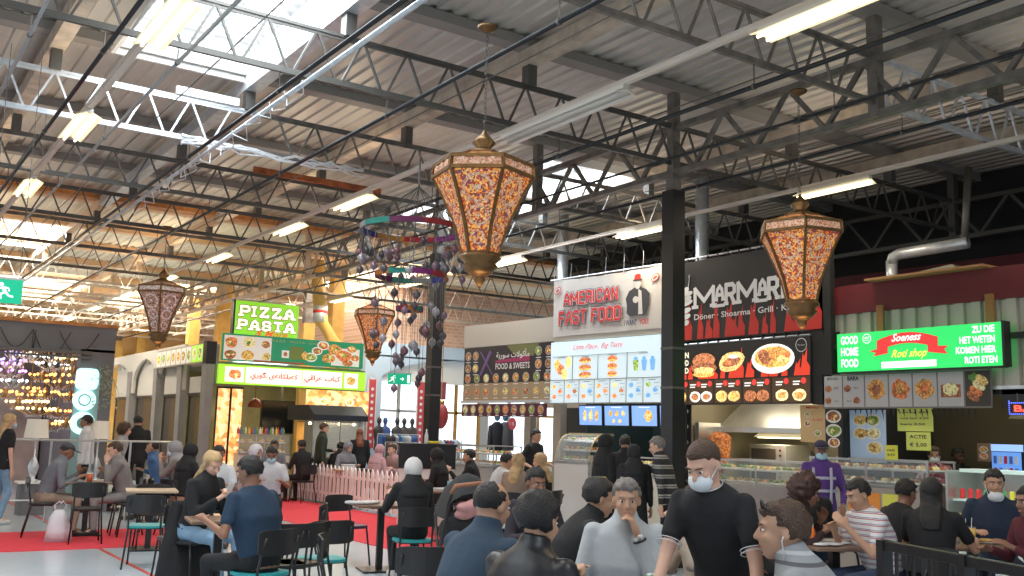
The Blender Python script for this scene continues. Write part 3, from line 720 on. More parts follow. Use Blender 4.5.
mb = p.mb()
for a, b_ in (((-.05, -.05), (W+.05, -.05)), ((-.05, H+.05), (W+.05, H+.05)), ((W+.05, -.05), (W+.05, H+.05))): mb.tube([(a[0], .02, a[1]), (b_[0], .02, b_[1])], .016, 6)
p.add(mb, 'tube_frame', galv)
mb = p.mb()
for i in range(14): mb.b2((W*i/13-.01, -.0, -.06), (W*i/13+.01, .03, .03)); mb.b2((W*i/13-.01, 0, H-.02), (W*i/13+.01, .03, H+.06))
p.add(mb, 'lacing', blackboard)
p = Panel('menu_board', 'black lit menu board with burger, potato and grill plate among flames', 'menu board', (11.17, 11.62), (11.17, 8.95), 2.11, 3.06, base=blackboard, depth=.07)
W, H = p.W, p.H
mb = p.mb(); flames(mb, W, H*.42, H*.5, 14, -.004, random.Random(8)); p.add(mb, 'printed_flames', lit('flame_red', (.75, .05, .02), .6))
mb = p.mb(); x = .8
mb.mi = 3; mb.disc(.62, H*.72, .25, .12, -.01, jit=.03); mb.mi = 5; mb.disc(.62, H*.6, .26, .09, -.012, jit=.12); mb.mi = 4; mb.disc(.62, H*.56, .2, .05, -.014, jit=.2); mb.mi = 2; mb.disc(.62, H*.5, .23, .05, -.013, jit=.05)
mb.mi = 4; mb.disc(1.2, H*.68, .26, .15, -.01, jit=.06, rot=.2); mb.mi = 5; mb.disc(1.2, H*.68, .18, .08, -.013, jit=.15, rot=.2); mb.mi = 0; mb.disc(1.24, H*.76, .1, .03, -.015, jit=.1); mb.mi = 6; mb.disc(1.13, H*.66, .07, .04, -.015, jit=.2)
mb.mi = 0; mb.disc(2.0, H*.69, .4, .22, -.01, n=24); mb.mi = 2; mb.disc(2.0, H*.71, .33, .16, -.012, jit=.08); mb.mi = 5; mb.disc(1.85, H*.72, .13, .1, -.014, rot=-.7); mb.mi = 1; mb.disc(2.1, H*.76, .17, .1, -.014, jit=.15); mb.mi = 4; mb.disc(2.2, H*.68, .12, .06, -.016, jit=.15); mb.mi = 6; mb.disc(2.28, H*.74, .06, .05, -.018)
xs = [.02, .28, .84, 1.42, 1.98]
for i, x0 in enumerate(xs):
    x1 = xs[i+1]-.03 if i < 4 else W-.02
    mb.mi = 11; mb.rect(x0, .02, x1, H*.4, -.003)
    for c_ in range(1 if i == 0 else 2):
        cx = x0+(x1-x0)*((.5,) if i == 0 else (.27, .73))[c_]
        mb.mi = [2, 0, 4, 3, 8][i]; mb.disc(cx, H*.13, .12 if i else .1, .085, -.006, jit=.06); mb.mi = [4, 3, 2, 5, 1][i]; mb.disc(cx, H*.13, .08, .05, -.008, jit=.15)
        mb.mi = 10; mb.disc(cx+.08, H*.34, .045, .045, -.008); mb.mi = 0; mb.rect(cx-.11, H*.32, cx+.02, H*.34, -.006); mb.rect(cx-.11, H*.28, cx, H*.3, -.006)
p.add(mb, 'menu_pictures', FDL+[lit('price_red', (.8, .05, .04), .7), lit('tile_brown', (.07, .035, .015), .5)])
mb = p.mb()
for i, s_ in enumerate(('DAMN', 'GOOD', 'FOOD')): put_text(mb, s_, .12, H*(.83-.13*i), w=.34, h=.095, bold=.04, y=-.012)
p.add(mb, 'lettering', lit('warm_letter', (.9, .82, .6), .7))
mb = p.mb(); mb.disc(2.52, H*.87, .1, .1, -.01, 20); p.add(mb, 'round_seal', letter_white)
mb = p.mb(); mb.disc(2.52, H*.87, .088, .088, -.012, 20); p.add(mb, 'seal_face', blackboard)
mb = p.mb(); put_text(mb, 'The best', 2.52, H*.87, w=.13, y=-.014); p.add(mb, 'seal_lettering', letter_white)
# kitchen shell
kwall = mat('kitchen_wall', (.3, .27, .19), .6, noise_s=1.5, noise_a=.12)
mb = MB(); mb.b2((13.4, 8.6, 0), (13.5, 11.6, 2.9)); struct(mb.build('wall_kitchen', kwall))
struct(MB().b2((11.4, 11.55, 0), (13.4, 11.62, 2.85)).build('wall_kitchen_side', kwall)); mb = MB(); mb.b2((11.3, 11.55, 0), (11.4, 11.62, 3.1)); mb.b2((11.3, 8.55, 0), (13.5, 8.62, 3.1)); mb.b2((11.25, 5.0, 2.85), (13.5, 11.6, 2.92)); mb.b2((11.2, 8.62, 2.1), (11.3, 8.95, 4.4)); struct(mb.build('trim_83', mat('stall_black', (.02, .02, .02), .7)))
t = thing('extractor_hood', 'long stainless extractor hood over the grill kitchen', 'extractor hood', (11.95, 11.5, 1.75), -R(90))
mb = MB(); A = [(0, 0, 0), (1.8, 0, 0), (1.8, 1.1, 0), (0, 1.1, 0)]; B = [(.35, .35, .5), (1.8, .35, .5), (1.8, 1.1, .5), (.35, 1.1, .5)]
va = [mb.bm.verts.new(v) for v in A]; vb = [mb.bm.verts.new(v) for v in B]
for i in range(4): mb._f([va[i], va[(i+1) % 4], vb[(i+1) % 4], vb[i]])
mb._f(va); mb._f(vb); mb.build('canopy', steel_s, t)
mb = MB()
for i in range(4): mb.b2((.1+i*.42, .02, -.05), (.48+i*.42, .04, .0))
mb.b2((0, -.01, -.05), (1.8, .01, .03)); mb.build('rim', steel_s, t)
lamp(12.6, 10.55, 'added warm strip lamp under the extractor hood of the grill kitchen', True, z=1.68, L=1.2)  # lamp added to light the kitchen below the hood
t = thing('doner_spit', 'tall orange brown meat cone on a vertical spit behind the standing man', 'meat spit', (11.72, 11.2, .94))
mb = MB(); mb.lathe([(.06, .1), (.1, .14), (.13, .3), (.17, .5), (.18, .66), (.13, .74), (.03, .76)], n=18)
for v in mb.bm.verts: v.co *= 1+.04*noise.noise(v.co*14)
mb.build('meat', mottled('doner_meat', [(.45, .12, .03), (.6, .22, .06), (.3, .07, .02), (.7, .3, .1)], 35), t, smooth=True)
MB().tube([(0, 0, 0), (0, 0, .8)], .012, 8).build('spit', steel_s, t); mb = MB(); mb.lathe([(.16, 0), (.18, .03), (.17, .06)], n=20); mb.build('drip_pan', steel_s, t)
MB().b2((-.25, .22, -.1), (.25, .3, .9)).build('burner', steel_s, t)
q = (10.95, 11.4); display_case('display_counter', 'long stainless serving counter of the grill kitchen with salad trays', 11.3, 11.5, -R(90), 2.8, .6, .9, 1.28, steel_s, [9, 6, 4, 9, 2], seed=9)
for i, (yy, zz) in enumerate(((10.7, 0.85), (10.7, 1.19))):
    t = thing('pizza_oven', 'stainless oven, %s of the stack by the purple vest' % ('bottom', 'top')[i], 'oven', (12.4, yy+.5, zz), -R(90), 'stacked kitchen ovens')
    MB().b2((0, 0, 0), (.75, .6, .33)).build('body', steel_s, t, bevel=.01); dr_ = MB().b2((.06, -.02, .06), (.55, 0, .26)).build('door', mat('oven_glass', (.06, .05, .04), .15), t)
    MB().tube([(.1, -.045, .275), (.5, -.045, .275)], .01, 6).build('handle', steel_s, dr_)
    mb = MB()
    for j in range(3): mb.tube([(.65, -.02, .08+.08*j), (.65, 0, .08+.08*j)], .018, 8)
    mb.build('knob', black_p, t)
t = thing('oven_stand', 'steel stand under the oven stack', 'stand', (12.4, 11.2, 0), -R(90)); MB().b2((0, 0, .8), (.75, .6, .85)).build('shelf', steel_s, t)
for i, (a, b_) in enumerate(((.03, .03), (.72, .03), (.03, .57), (.72, .57))): MB().bar((a, b_, 0), (a, b_, .8), .04).build('leg', steel_s, t)
# wall of plates right of the column, poster, light blue poster wall
def poster(label, xa, xb, ya, yb, X, base, pics, seed=1, plate=True, txt=None, em=False, tm=None):
    a = at(xa, ya, X=X); b_ = at(xb, ya, X=X); c_ = at(xa, yb, X=X)
    p = Panel('food_poster', label, 'poster', (X, a.y), (X, b_.y), c_.z, a.z, base=base, depth=.015); rd = random.Random(seed); W, H = p.W, p.H
    mb = p.mb()
    for fx_, fz_, r_ in pics: dish(mb, W*fx_, H*fz_, r_, -.004, r_*.7, plate=plate, rnd=rd)
    if pics: p.add(mb, 'dish_photos', FDL if em else FD)
    if txt:
        mb = p.mb()
        for s_, cx, cz, w_, h_ in txt: put_text(mb, s_, W*cx, H*cz, w=W*w_, h=H*h_, y=-.004, bold=.015)
        p.add(mb, 'lettering', tm or letter_white)
    return p
poster('dark narrow poster of plates beside the black column', 680, 691, 403, 450, 11.35, blackboard, [(.5, .82, .07), (.5, .5, .07), (.5, .17, .07)], 3)
poster('tall amber poster with red strip beside the purple vest', 800, 825, 405, 442, 11.5, mat('poster_amber', (.5, .34, .16), .5, emit=.15, ecol=(.6, .4, .2)), [(.3, .75, .06), (.3, .5, .06), (.7, .25, .06)], 4, txt=[('MENU', .5, .93, .5, .07), ('3,50', .7, .6, .4, .06)], tm=signred)
poster('black poster with three brown dishes above the purple vest', 825, 842, 409, 446, 11.3, blackboard, [(.5, .8, .13), (.5, .42, .13), (.5, .1, .1)], 5)
poster('pale blue poster with four dish photos behind the snack counter', 843, 885, 410, 461, 11.47, mat('poster_blue', (.42, .55, .72), .5, emit=.12, ecol=(.42, .55, .72)), [(.42, .8, .12), (.72, .8, .12), (.42, .55, .12), (.72, .55, .12), (.75, .28, .13)], 6)
# --- Roti stall sign
grn = lit('roti_green', (.03, .68, .14), .85)
p = Panel('shop_sign', 'bright green lit sign of the roti shop with red ribbon', 'sign', (11.05, 8.41), (11.05, 6.13), 2.52, 3.03, base=None, depth=.1)
W, H = p.W, p.H; rl = lit('ribbon_red', (.72, .04, .04), .8); wl2 = lit('lit_white', (.92, .95, .92), .95)
MB().b2((0, .0, 0), (W, .12, H)).build('lightbox', grn, p.root); mb = MB(); mb.b2((W, -.005, -.01), (W+.03, .14, H+.01)); mb.b2((0, 0, -.02), (W, .12, 0)); mb.build('box_frame', blackboard, p.root)
mb = p.mb()
for i, s_ in enumerate(('GOOD', 'HOME', 'FOOD')): put_text(mb, s_, .2, H*(.82-.3*i), w=.27, h=.115, bold=.03, y=-.006)
for i, (s_, cx, w_) in enumerate((('ZU DIE', 2.06, .28), ('HET WETEN', 1.98, .44), ('KOMEN HIER', 1.96, .5), ('ROTI ETEN', 2.02, .4))): put_text(mb, s_, cx, H*(.86-.235*i), w=w_, h=.085, bold=.03, y=-.006)
put_text(mb, 'Soeness', 1.05, H*.8, w=.42, h=.1, shear=.45, bold=.02, y=-.012); mb.rect(.68, H*.05, 1.45, H*.21, -.006)
p.add(mb, 'white_lettering', wl2)
mb = p.mb(); top = []; bot = []
for i in range(13):
    u = i/12; x = .62+u*.86; top.append((x, H*(.66+.26*math.sin(math.pi*(.12+.76*u))))); bot.append((x, H*(.66+.26*math.sin(math.pi*(.12+.76*u)))-H*.27))
for i in range(12): mb.poly([bot[i], bot[i+1], top[i+1], top[i]], -.008)
mb.poly([(.5, H*.5), (.66, H*.56), (.78, H*.62), (.78, H*.42), (.56, H*.36), (.6, H*.45)], -.0065); mb.poly([(1.34, H*.62), (1.44, H*.54), (1.62, H*.52), (1.56, H*.45), (1.6, H*.33), (1.34, H*.4)], -.0065); p.add(mb, 'ribbon', rl)
mb = p.mb(); put_text(mb, 'Roti shop', 1.08, H*.37, w=.5, h=.13, shear=.45, bold=.015, y=-.01); p.add(mb, 'yellow_lettering', lit('lit_yellow', (.95, .9, .1), .9))
mb = p.mb(); put_text(mb, 'roti - bara - tar baagla broodjes', 1.065, H*.13, w=.7, h=.055, y=-.01); p.add(mb, 'small_lettering', lit('small_green', (.1, .45, .15), .5))
mb = p.mb(); mb.disc(.47, H*.83, .065, .065, -.006, 20); p.add(mb, 'seal', wl2); mb = p.mb(); mb.disc(.47, H*.83, .055, .055, -.008, 20); p.add(mb, 'seal_face', grn)
mb = p.mb(); put_text(mb, '100%', .47, H*.85, w=.08, y=-.01, bold=.02); put_text(mb, 'HALAL', .47, H*.79, w=.07, y=-.01, bold=.02); p.add(mb, 'seal_lettering', wl2)
# menu strip below
p = Panel('menu_board', 'row of pale menu cards with dish photos under the green roti sign', 'menu board', (11.2, 8.78), (11.2, 6.37), 2.04, 2.5, base=mat('card_frame', (.2, .19, .17), .5), depth=.03)
W, H = p.W, p.H; pe = [824, 843, 865, 889, 913, 938, 965, 992]; us = [8.78-at(q_, 400, X=11.2).y for q_ in pe]; mb = p.mb(); rd = random.Random(11)
for i in range(7):
    mb.mi = 0 if i < 6 else 4; mb.rect(us[i]+.01, .02, us[i+1]-.01, H-.02, -.004)
p.add(mb, 'card', [mat('card_grey', (.52, .5, .5), .6)]*4+[mat('card_dark', (.05, .04, .03), .5)])
mb = p.mb()
for i in range(2, 7):
    cx = (us[i]+us[i+1])/2
    if i == 5: mb.mi = 5; mb.rect(cx-.13, H*.28, cx+.13, H*.62, -.006); mb.mi = 8; mb.disc(cx, H*.5, .1, .08, -.008, jit=.1)
    elif i == 6:
        for q_ in range(4): mb.mi = (5, 6, 8, 4)[q_]; mb.disc(cx-.06+.04*q_, H*(.3+.14*q_), .09, .05, -.008-.001*q_, rot=-.6)
        mb.mi = 9; mb.disc(cx-.05, H*.8, .07, .05, -.008, jit=.3)
    else: mb.mi = (1, 6, 1)[i-2]; mb.disc(cx, H*.52, .13, .13, -.006, jit=.15); mb.mi = (5, 1, 6)[i-2]; mb.disc(cx, H*.54, .07, .07, -.008, jit=.2)
for i in range(2):
    for j in range(2): cx = us[i]+(.08 if (i == 0 or j == 0) else .22); mb.mi = 3 if i == 0 else 5; mb.disc(cx, H*(.58-.35*j), .055, .045, -.008, jit=.1)
p.add(mb, 'dish_photos', FD)
mb = p.mb(); put_text(mb, 'ROTI ROL', (us[0]+us[1])/2, H*.88, w=.18, h=.035, y=-.008, bold=.02); put_text(mb, 'BARA', (us[1]+us[2])/2, H*.87, w=.18, h=.06, y=-.008, bold=.03)
for i in range(2):
    for j in range(2): put_text(mb, ('KIP', 'VEGA')[j] if i == 0 else ('Bara', 'Kaas')[j], us[i]+.21 if i == 0 else us[i]+.1+.12*(1-j), H*(.6-.38*j)+.0, w=.07, y=-.008)
p.add(mb, 'lettering', navy)
# corrugated cladding and maroon fascia above
mb = MB(); y = 3.0; prof = []
while y < 8.85: prof += [(11.3, y), (11.3, y+.12), (11.34, y+.14), (11.34, y+.2)]; y += .22
A = [mb.bm.verts.new((q_[0], q_[1], 2.3)) for q_ in prof]; B = [mb.bm.verts.new((q_[0], q_[1], 3.34)) for q_ in prof]
for i in range(len(prof)-1): mb._f([A[i], A[i+1], B[i+1], B[i]])
struct(mb.build('wall_cladding', mat('metal_cladding', (.42, .40, .35), .4, .4)))
mb = MB(); mb.b2((11.28, 3, 3.33), (11.6, 8.8, 3.72)); struct(mb.build('trim_84', mat('maroon2', (.13, .008, .012), .5)))
mb = MB(); mb.b2((11.1, 6.35, 3.72), (11.5, 8.0, 3.75)); struct(mb.build('trim_85', mat('plank', (.4, .2, .08), .7)))
mb = MB(); mb.b2((11.26, 3, 2.26), (11.32, 8.8, 2.3)); struct(mb.build('trim_86', galv))
mb = MB(); mb.b2((11.3, 3, 2.2), (11.4, 8.6, 2.3)); mb.b2((11.3, 3, 2.04), (11.35, 6.3, 2.28)); struct(mb.build('trim_87', blackboard))
for px in (880, 990):
    a = at(px, 320, X=11.25); t = tag(MB().b2((-.02, -.05, 0), (.02, .05, .4)).build('wooden_batten', mat('batten', (.3, .14, .05), .7), loc=(11.26, a.y, 3.0)), 'brown batten holding the %s end of the green roti sign' % ('left' if px < 900 else 'right'), 'batten')
# ducts above the maroon fascia
t = thing('steel_duct', 'shiny square steel duct with elbow above the maroon fascia', 'duct', (12.2, 8.15, 3.7)); q = at(892, 275, X=12.2); t.location = (12.2, q.y, 3.72)
mb = MB(); mb.tube([(0, 0, 0), (0, 0, .45)], .08, 12); mb.build('riser', galv, t, smooth=True)
mb = MB(); mb.tube([(0, 0, .4), (0, -.03, .5), (0, -.12, .53), (0, -1.15, .55)], .08, 12); mb.build('elbow_run', galv, t, smooth=True)
mb = MB(); mb.tube([(0, -1.1, .5), (.1, -1.15, 1.6)], .05, 10); mb.build('thin_riser', steel, t, smooth=True)
q = at(950, 268, X=12.4); t = thing('roof_cowl', 'low sloping metal cowl on the timber plank above the fascia', 'vent', (12.2, q.y, 3.76))
mb = MB(); mb.prism([(-.55, 0), (.75, 0), (.55, .12), (-.3, .2)], -.25, .25, plane='YZ'); mb.build('cowl', mat('cowl_grey', (.3, .28, .22), .5, .5), t)
# stove pipe near middle
for px, lab in ((702, 'pale steel flue rising behind the black banner'), (563, 'pale flue pipe hanging high left of the white banner')):
    q = at(px, 245, X=12.3); t = thing('flue_pipe', lab, 'flue', (12.3, q.y, 3.0)); MB().tube([(0, 0, 0), (0, 0, 3.2)], .12, 14).build('pipe', galv, t, smooth=True)
    mb = MB(); mb.tube([(0, 0, 1.1), (0, 0, 1.16)], .13, 14); mb.build('collar', steel, t)
# roti stall interior
mb = MB(); mb.b2((13.4, 2.6, 0), (13.5, 8.6, 2.9)); struct(mb.build('wall_snack', mat('stall_brown', (.1, .085, .05), .7)))
t = thing('extractor_hood', 'greenish steel extractor hood in the back of the roti stall', 'extractor hood', (12.5, 6.9, 1.95), -R(90))
mb = MB(); mb.prism([(0, 0), (2.9, 0), (2.9, .35), (.3, .35)], 0, .9); mb.build('canopy', mat('hood_olive', (.4, .37, .24), .35, .5), t)
t = display_case('display_counter', 'glass snack counter of the roti stall with orange and yellow notices', 10.85, 8.75, -R(90), 1.75, .6, 1.05, 1.38, mat('counter_taupe', (.4, .34, .3), .6), [4, 8, 3, 5], seed=12, front=poster_front([((.85, .3, .05), .35, .62, .75, .97), ((.8, .75, .12), .64, .86, .78, .97)]))
p = poster('yellow paper note on the glass of the snack counter', 885, 897, 445, 461, 11.0, mat('note_yellow', (.72, .7, .08), .7), [], 1, txt=[('roti', .5, .7, .6, .15), ('8,50', .5, .4, .6, .15)], tm=navy)
yn = mat('note_lime', (.66, .72, .16), .7, emit=.12, ecol=(.66, .72, .16))
poster('large yellow handwritten price sheet hanging in the roti stall', 897, 932, 408, 431, 11.6, yn, [], 1, txt=[('roti kip 8,50', .5, .8, .8, .1), ('roti lam 9,50', .5, .55, .8, .1), ('bara 2,50', .45, .3, .7, .1)], tm=navy)
poster('smaller yellow ACTIE sheet hanging below the large price sheet', 906, 930, 432, 450, 11.62, yn, [], 1, txt=[('ACTIE', .5, .75, .7, .2), ('€ 5,00', .5, .3, .7, .25)], tm=navy)
t = thing('paper_garland', 'dark string garland under the row of menu cards', 'garland', (11.25, 8.3, 2.03), -R(90)); mb = MB(); rd = random.Random(4)
for i in range(22): x = i*.08; mb.poly([(x, 0), (x+.03, 0), (x+.02+rd.uniform(-.02, .02), -rd.uniform(.06, .16))], rd.uniform(-.01, .01))
mb.build('fringe', blackboard, t, smooth=None)
# drinks display
t = thing('drinks_display', 'open lit drinks and snacks display with coloured cans', 'display counter', (10.75, 6.75, 0), -R(90)); W = 2.3
MB().b2((0, .1, 0), (W, .75, .62)).build('body', mat('fridge_white', (.7, .75, .74), .4), t, bevel=.01)
mb = MB(); mb.b2((0, .7, .62), (W, .75, 1.32)); mb.b2((-.03, .1, .62), (0, .75, 1.3)); mb.b2((W, .1, .62), (W+.03, .75, 1.3)); mb.build('cabinet', steel_s, t)
mb = MB(); mb.b2((0, .2, .95), (W, .7, .97)); mb.b2((0, .35, 1.28), (W, .75, 1.32)); mb.build('shelf', mat('shelf_lit', (.7, .85, .8), .4, emit=.12, ecol=(.7, .9, .85)), t)
CANS = [(.75, .05, .05), (.1, .5, .12), (.85, .75, .1), (.1, .2, .6), (.85, .4, .05), (.8, .8, .8), (.3, .1, .35)]
rd = random.Random(8); canm = [mat('can_%d' % i, c, .35, emit=.08, ecol=c) for i, c in enumerate(CANS)]
proto = {}
n = 0
for row, (zz, yy) in enumerate(((.975, .3), (.62, .25))):
    for i in range(22 if row == 0 else 16):
        x = .06+i*(W-.1)/(22 if row == 0 else 16); kind = (i//3+row*2) % 7
        if kind not in proto:
            o = MB().lathe([(.026, 0), (.03, .008), (.03, .1), (.024, .115)], n=10).build('drink_can', canm[kind], smooth=False); proto[kind] = o; o.parent = None
        else: o = proto[kind].copy(); COL.objects.link(o)
        w_ = Vector((10.75, 6.75, 0))+Matrix.Rotation(-R(90), 3, 'Z') @ Vector((x, yy, zz+.002)); o.location = w_; o.scale = (1, 1, 1 if row == 0 else 1.6)
        tag(o, '%s drink container standing on the %s of the drinks display' % (('red', 'green', 'yellow', 'blue', 'orange', 'white', 'purple')[kind], ('upper shelf', 'lower deck')[row]), 'drink', 'drinks in the lit display, %s %s' % (('red', 'green', 'yellow', 'blue', 'orange', 'white', 'purple')[kind], ('upper', 'lower')[row]))
t = thing('drinks_fridge', 'small blue glowing glass door fridge behind the drinks display', 'fridge', (12.6, 6.6, 1.0), -R(90)); q = at(990, 460, X=12.6); t.location.y = q.y
MB().b2((0, 0, 0), (.45, .4, .62)).build('body', black_p, t); MB().b2((.03, -.01, .04), (.42, 0, .52)).build('glass_door', lit('fridge_blue', (.12, .3, .75), .8), t)
mb = MB()
for j in range(3):
    for i in range(5): mb.mi = (i+j) % 3; mb.b2((.06+i*.07, -.02, .07+j*.15), (.1+i*.07, -.011, .17+j*.15))
mb.build('bottle_rows', [canm[5], canm[0], canm[3]], t); MB().b2((0, -.012, .53), (.45, 0, .62)).build('lit_header', lit('fridge_header', (.3, .5, .9), .9), t)
MB().b2((-.02, -.05, -1.0), (.47, .45, -.01)).build('stand', steel_s, t)
poster('small brown framed picture beside the blue fridge', 977, 990, 443, 461, 12.3, mat('pic_brown', (.35, .2, .13), .6), [(.5, .65, .06), (.5, .3, .06)], 2)
t = thing('led_sign', 'small red letter LED sign with blue dotted border at the right edge', 'sign', (11.0, 6.1, 2.05), -R(90)); q = at(1008, 402, X=11.0); q2 = at(1008, 415, X=11.0); t.location = (11.0, q.y, q2.z); Hh = q.z-q2.z
MB().b2((0, 0, 0), (.5, .04, Hh)).build('casing', blackboard, t)
mb = MB()
for i in range(22): x = .012+i*.0225; mb.b2((x, -.006, .006), (x+.01, 0, .016)); mb.b2((x, -.006, Hh-.016), (x+.01, 0, Hh-.006))
for j in range(1, 7): mb.b2((.008, -.006, .006+j*.024), (.018, 0, .016+j*.024))
mb.build('blue_border', lit('led_blue', (.1, .15, 1.), 3), t)
mb = MB(); put_text(mb, 'BAR', .24, Hh/2, w=.34, h=Hh*.5, y=-.007, bold=.02); mb.build('lettering', lit('led_red', (1, .06, .04), 3), t, smooth=None)
MB().bar((.1, .02, Hh), (.1, .02, Hh+.1), .01).build('bracket', steel, t)
# fill lights added to brighten the stall interiors
for (x, y, z, e, sx, sy, c) in ((12.3, 10.2, 1.62, 14, .3, 1.2, (1, .85, .6)), (11.6, 10.1, 2.7, 26, .3, 2.2, (1, .85, .6)), (12.2, 7.2, 2.8, 11, .3, 2., (1, .9, .7)), (11.9, 13.2, 2.85, 14, .3, 2., (.9, .95, 1)), (11.0, 6.1, 1.9, 7, 1.6, .2, (.85, 1, .95))):
    ld = bpy.data.lights.new('stall_fill_light', 'AREA'); ld.shape = 'RECTANGLE'; ld.size = sx; ld.size_y = sy; ld.energy = e; ld.color = c
    lo = bpy.data.objects.new('stall_fill_light', ld); COL.objects.link(lo); lo.location = (x, y, z)
for x, y, l_ in ((12.2, 10.1, 'grill'), (12.2, 7.2, 'roti'), (11.9, 13.2, 'white menu')): lamp(x, y, 'added strip lamp on the ceiling inside the %s stall' % l_, True, z=2.84, L=1.0)  # unseen strip lamps, added to go with the stall fill
# ================================================================== pizza kiosk, left of the middle
KY = 22.0
grey_k = mat('kiosk_grey', (.28, .27, .27), .5, noise_s=2, noise_a=.1)
white_k = mat('kiosk_white', (.62, .59, .54), .6)
lime = lit('lime_edge', (.35, .72, .04), .85)
def panelK(name, label, cat, x0, x1, z0, z1, y=KY, **kw): return Panel(name, label, cat, (x0, y), (x1, y), z0, z1, **kw)
# PIZZA PASTA sign
p = panelK('pizza_sign', 'lime green lit sign with big white letters on the kiosk roof', 'sign', 7.4, 8.95, 3.66, 4.47, y=KY+.3, base=None, depth=.1)
W, H = p.W, p.H; MB().b2((0, 0, 0), (W, .15, H)).build('lightbox', lit('pizza_green', (.24, .62, .03), .8), p.root); MB().b2((-.04, .0, -.02), (0, .17, H+.02)).build('side_frame', black_p, p.root)
mb = MB(); mb.b2((.2, .05, -.3), (.25, .1, 0)); mb.b2((W-.25, .05, -.3), (W-.2, .1, 0)); mb.build('mounting', steel, p.root)
for gr, mt, nm, y in ((.014, mat('brown_edge', (.3, .1, .03), .6), 'lettering_shadow', -.006), (0, lit('pizza_letter', (.9, .9, .75), .85), 'lettering', -.012)):
    mb = p.mb(); stroke_text(mb, 'PIZZA', .13, H*.55, W*.86-.05, H*.33, th=.24, slab=.14, y=y, gap=.36, grow=gr); stroke_text(mb, 'PASTA', .1, H*.16, W*.86, H*.32, th=.24, slab=.14, y=y, gap=.34, grow=gr); p.add(mb, nm, mt)
mb = p.mb(); put_text(mb, '& More', W*.58, H*.1, w=W*.52, h=H*.19, shear=.45, bold=.02, y=-.02); p.add(mb, 'script_lettering', lit('more_red', (.75, .12, .05), .6))
# green food banner
p = panelK('food_banner', 'green banner with pizza and pasta photos on the kiosk roof edge', 'banner', 7.05, 10.57, 3.02+.02, 3.66, base=lit('banner_green', (.02, .3, .14), .25), depth=.05)
W, H = p.W, p.H; rd = random.Random(21); mb = p.mb()
mb.mi = 0; mb.rect(.04, .03, W*.33, H-.04, -.003)
for cx, cz, r_, k_ in ((.2, .42, .19, 6), (.62, .44, .2, 8), (.2, .14, .17, 5), (.6, .15, .19, 2), (1.02, .42, .13, 3), (1.04, .14, .14, 4)): dish(mb, cx, cz, r_, -.006, r_*.85, plate=False, kind=k_, rnd=rd)
for cx, cz, r_ in ((2.45, .5, .16), (2.3, .36, .14), (2.15, .2, .16)): dish(mb, cx, cz, r_, -.006, r_*.7, rnd=rd)
mb.mi = 0; mb.rect(W*.76, .04, W*.97, H*.75, -.004)
for cx, cz, r_ in ((2.75, .42, .24), (2.6, .2, .22), (3.0, .28, .26), (3.2, .46, .16), (3.1, .12, .17), (3.3, .25, .15)): dish(mb, cx, cz, r_, -.008, r_*.7, plate=False, kind=rd.choice((1, 6, 3)), rnd=rd)
mb.mi = 0; mb.rect(1.42, .14, 1.6, .32, -.004); mb.mi = 3; mb.disc(1.51, .23, .05, .05, -.006); mb.mi = 2; mb.disc(2.0, .22, .08, .1, -.006, jit=.2)
p.add(mb, 'food_photos', foodmats(.25))
mb = p.mb(); put_text(mb, 'PIZZA · PASTA · DÖNER', 1.85, H*.86, w=1.4, h=.06, y=-.006); p.add(mb, 'lettering', mat('gold_letter', (.5, .5, .2), .5))
mb = p.mb(); mb.rect(1.62, .12, 1.95, .42, -.005); p.add(mb, 'olive_square', mat('olive_sq', (.25, .32, .08), .6))
mb = p.mb(); mb.rect(.75, .015, 2.0, .05, -.006); p.add(mb, 'red_caption', mat('caption_red', (.5, .1, .05), .5))
# white sign with red script
p = panelK('kebab_sign', 'white lit kiosk sign with red Arabic script and lime green ends', 'sign', 7.0, 10.63, 2.51, 2.95, y=KY-.06, base=None, depth=.1)
W, H = p.W, p.H; MB().b2((0, 0, 0), (W, .12, H)).build('lightbox', lime, p.root)
mb = p.mb(); mb.rect(.62, .035, 1.98, H-.035, -.004); mb.rect(2.0, .035, W-.62, H-.035, -.004); mb.rect(.14, .05, .58, H-.05, -.004); mb.rect(W-.56, .04, W-.2, H-.04, -.004); p.add(mb, 'white_field', lit('field_cream', (.88, .83, .72), .85))
mb = p.mb(); dish(mb, .36, H/2, .19, -.008, .15, plate=False, kind=6, rnd=rd); dish(mb, W-.38, H/2, .16, -.008, .13, plate=False, kind=1, rnd=rd); p.add(mb, 'food_photos', FDL)
mb = p.mb()
put_text(mb, '\ufef1\ufead\ufeee\ufb95 \ufbfc\ufeea\ufee7\ufe8e\ufb91\ufe8e\ufe91\ufeea\ufedb', 1.3, H*.48, w=1.15, h=.19, bold=.025, y=-.01)
put_text(mb, '\ufef2\ufed7\ufe8d\ufeae\ufecb \ufe8f\ufe8e\ufe92\ufedb', 2.5, H*.48, w=.92, h=.19, bold=.025, y=-.01); p.add(mb, 'red_script', lit('script_red', (.6, .05, .03), .5))
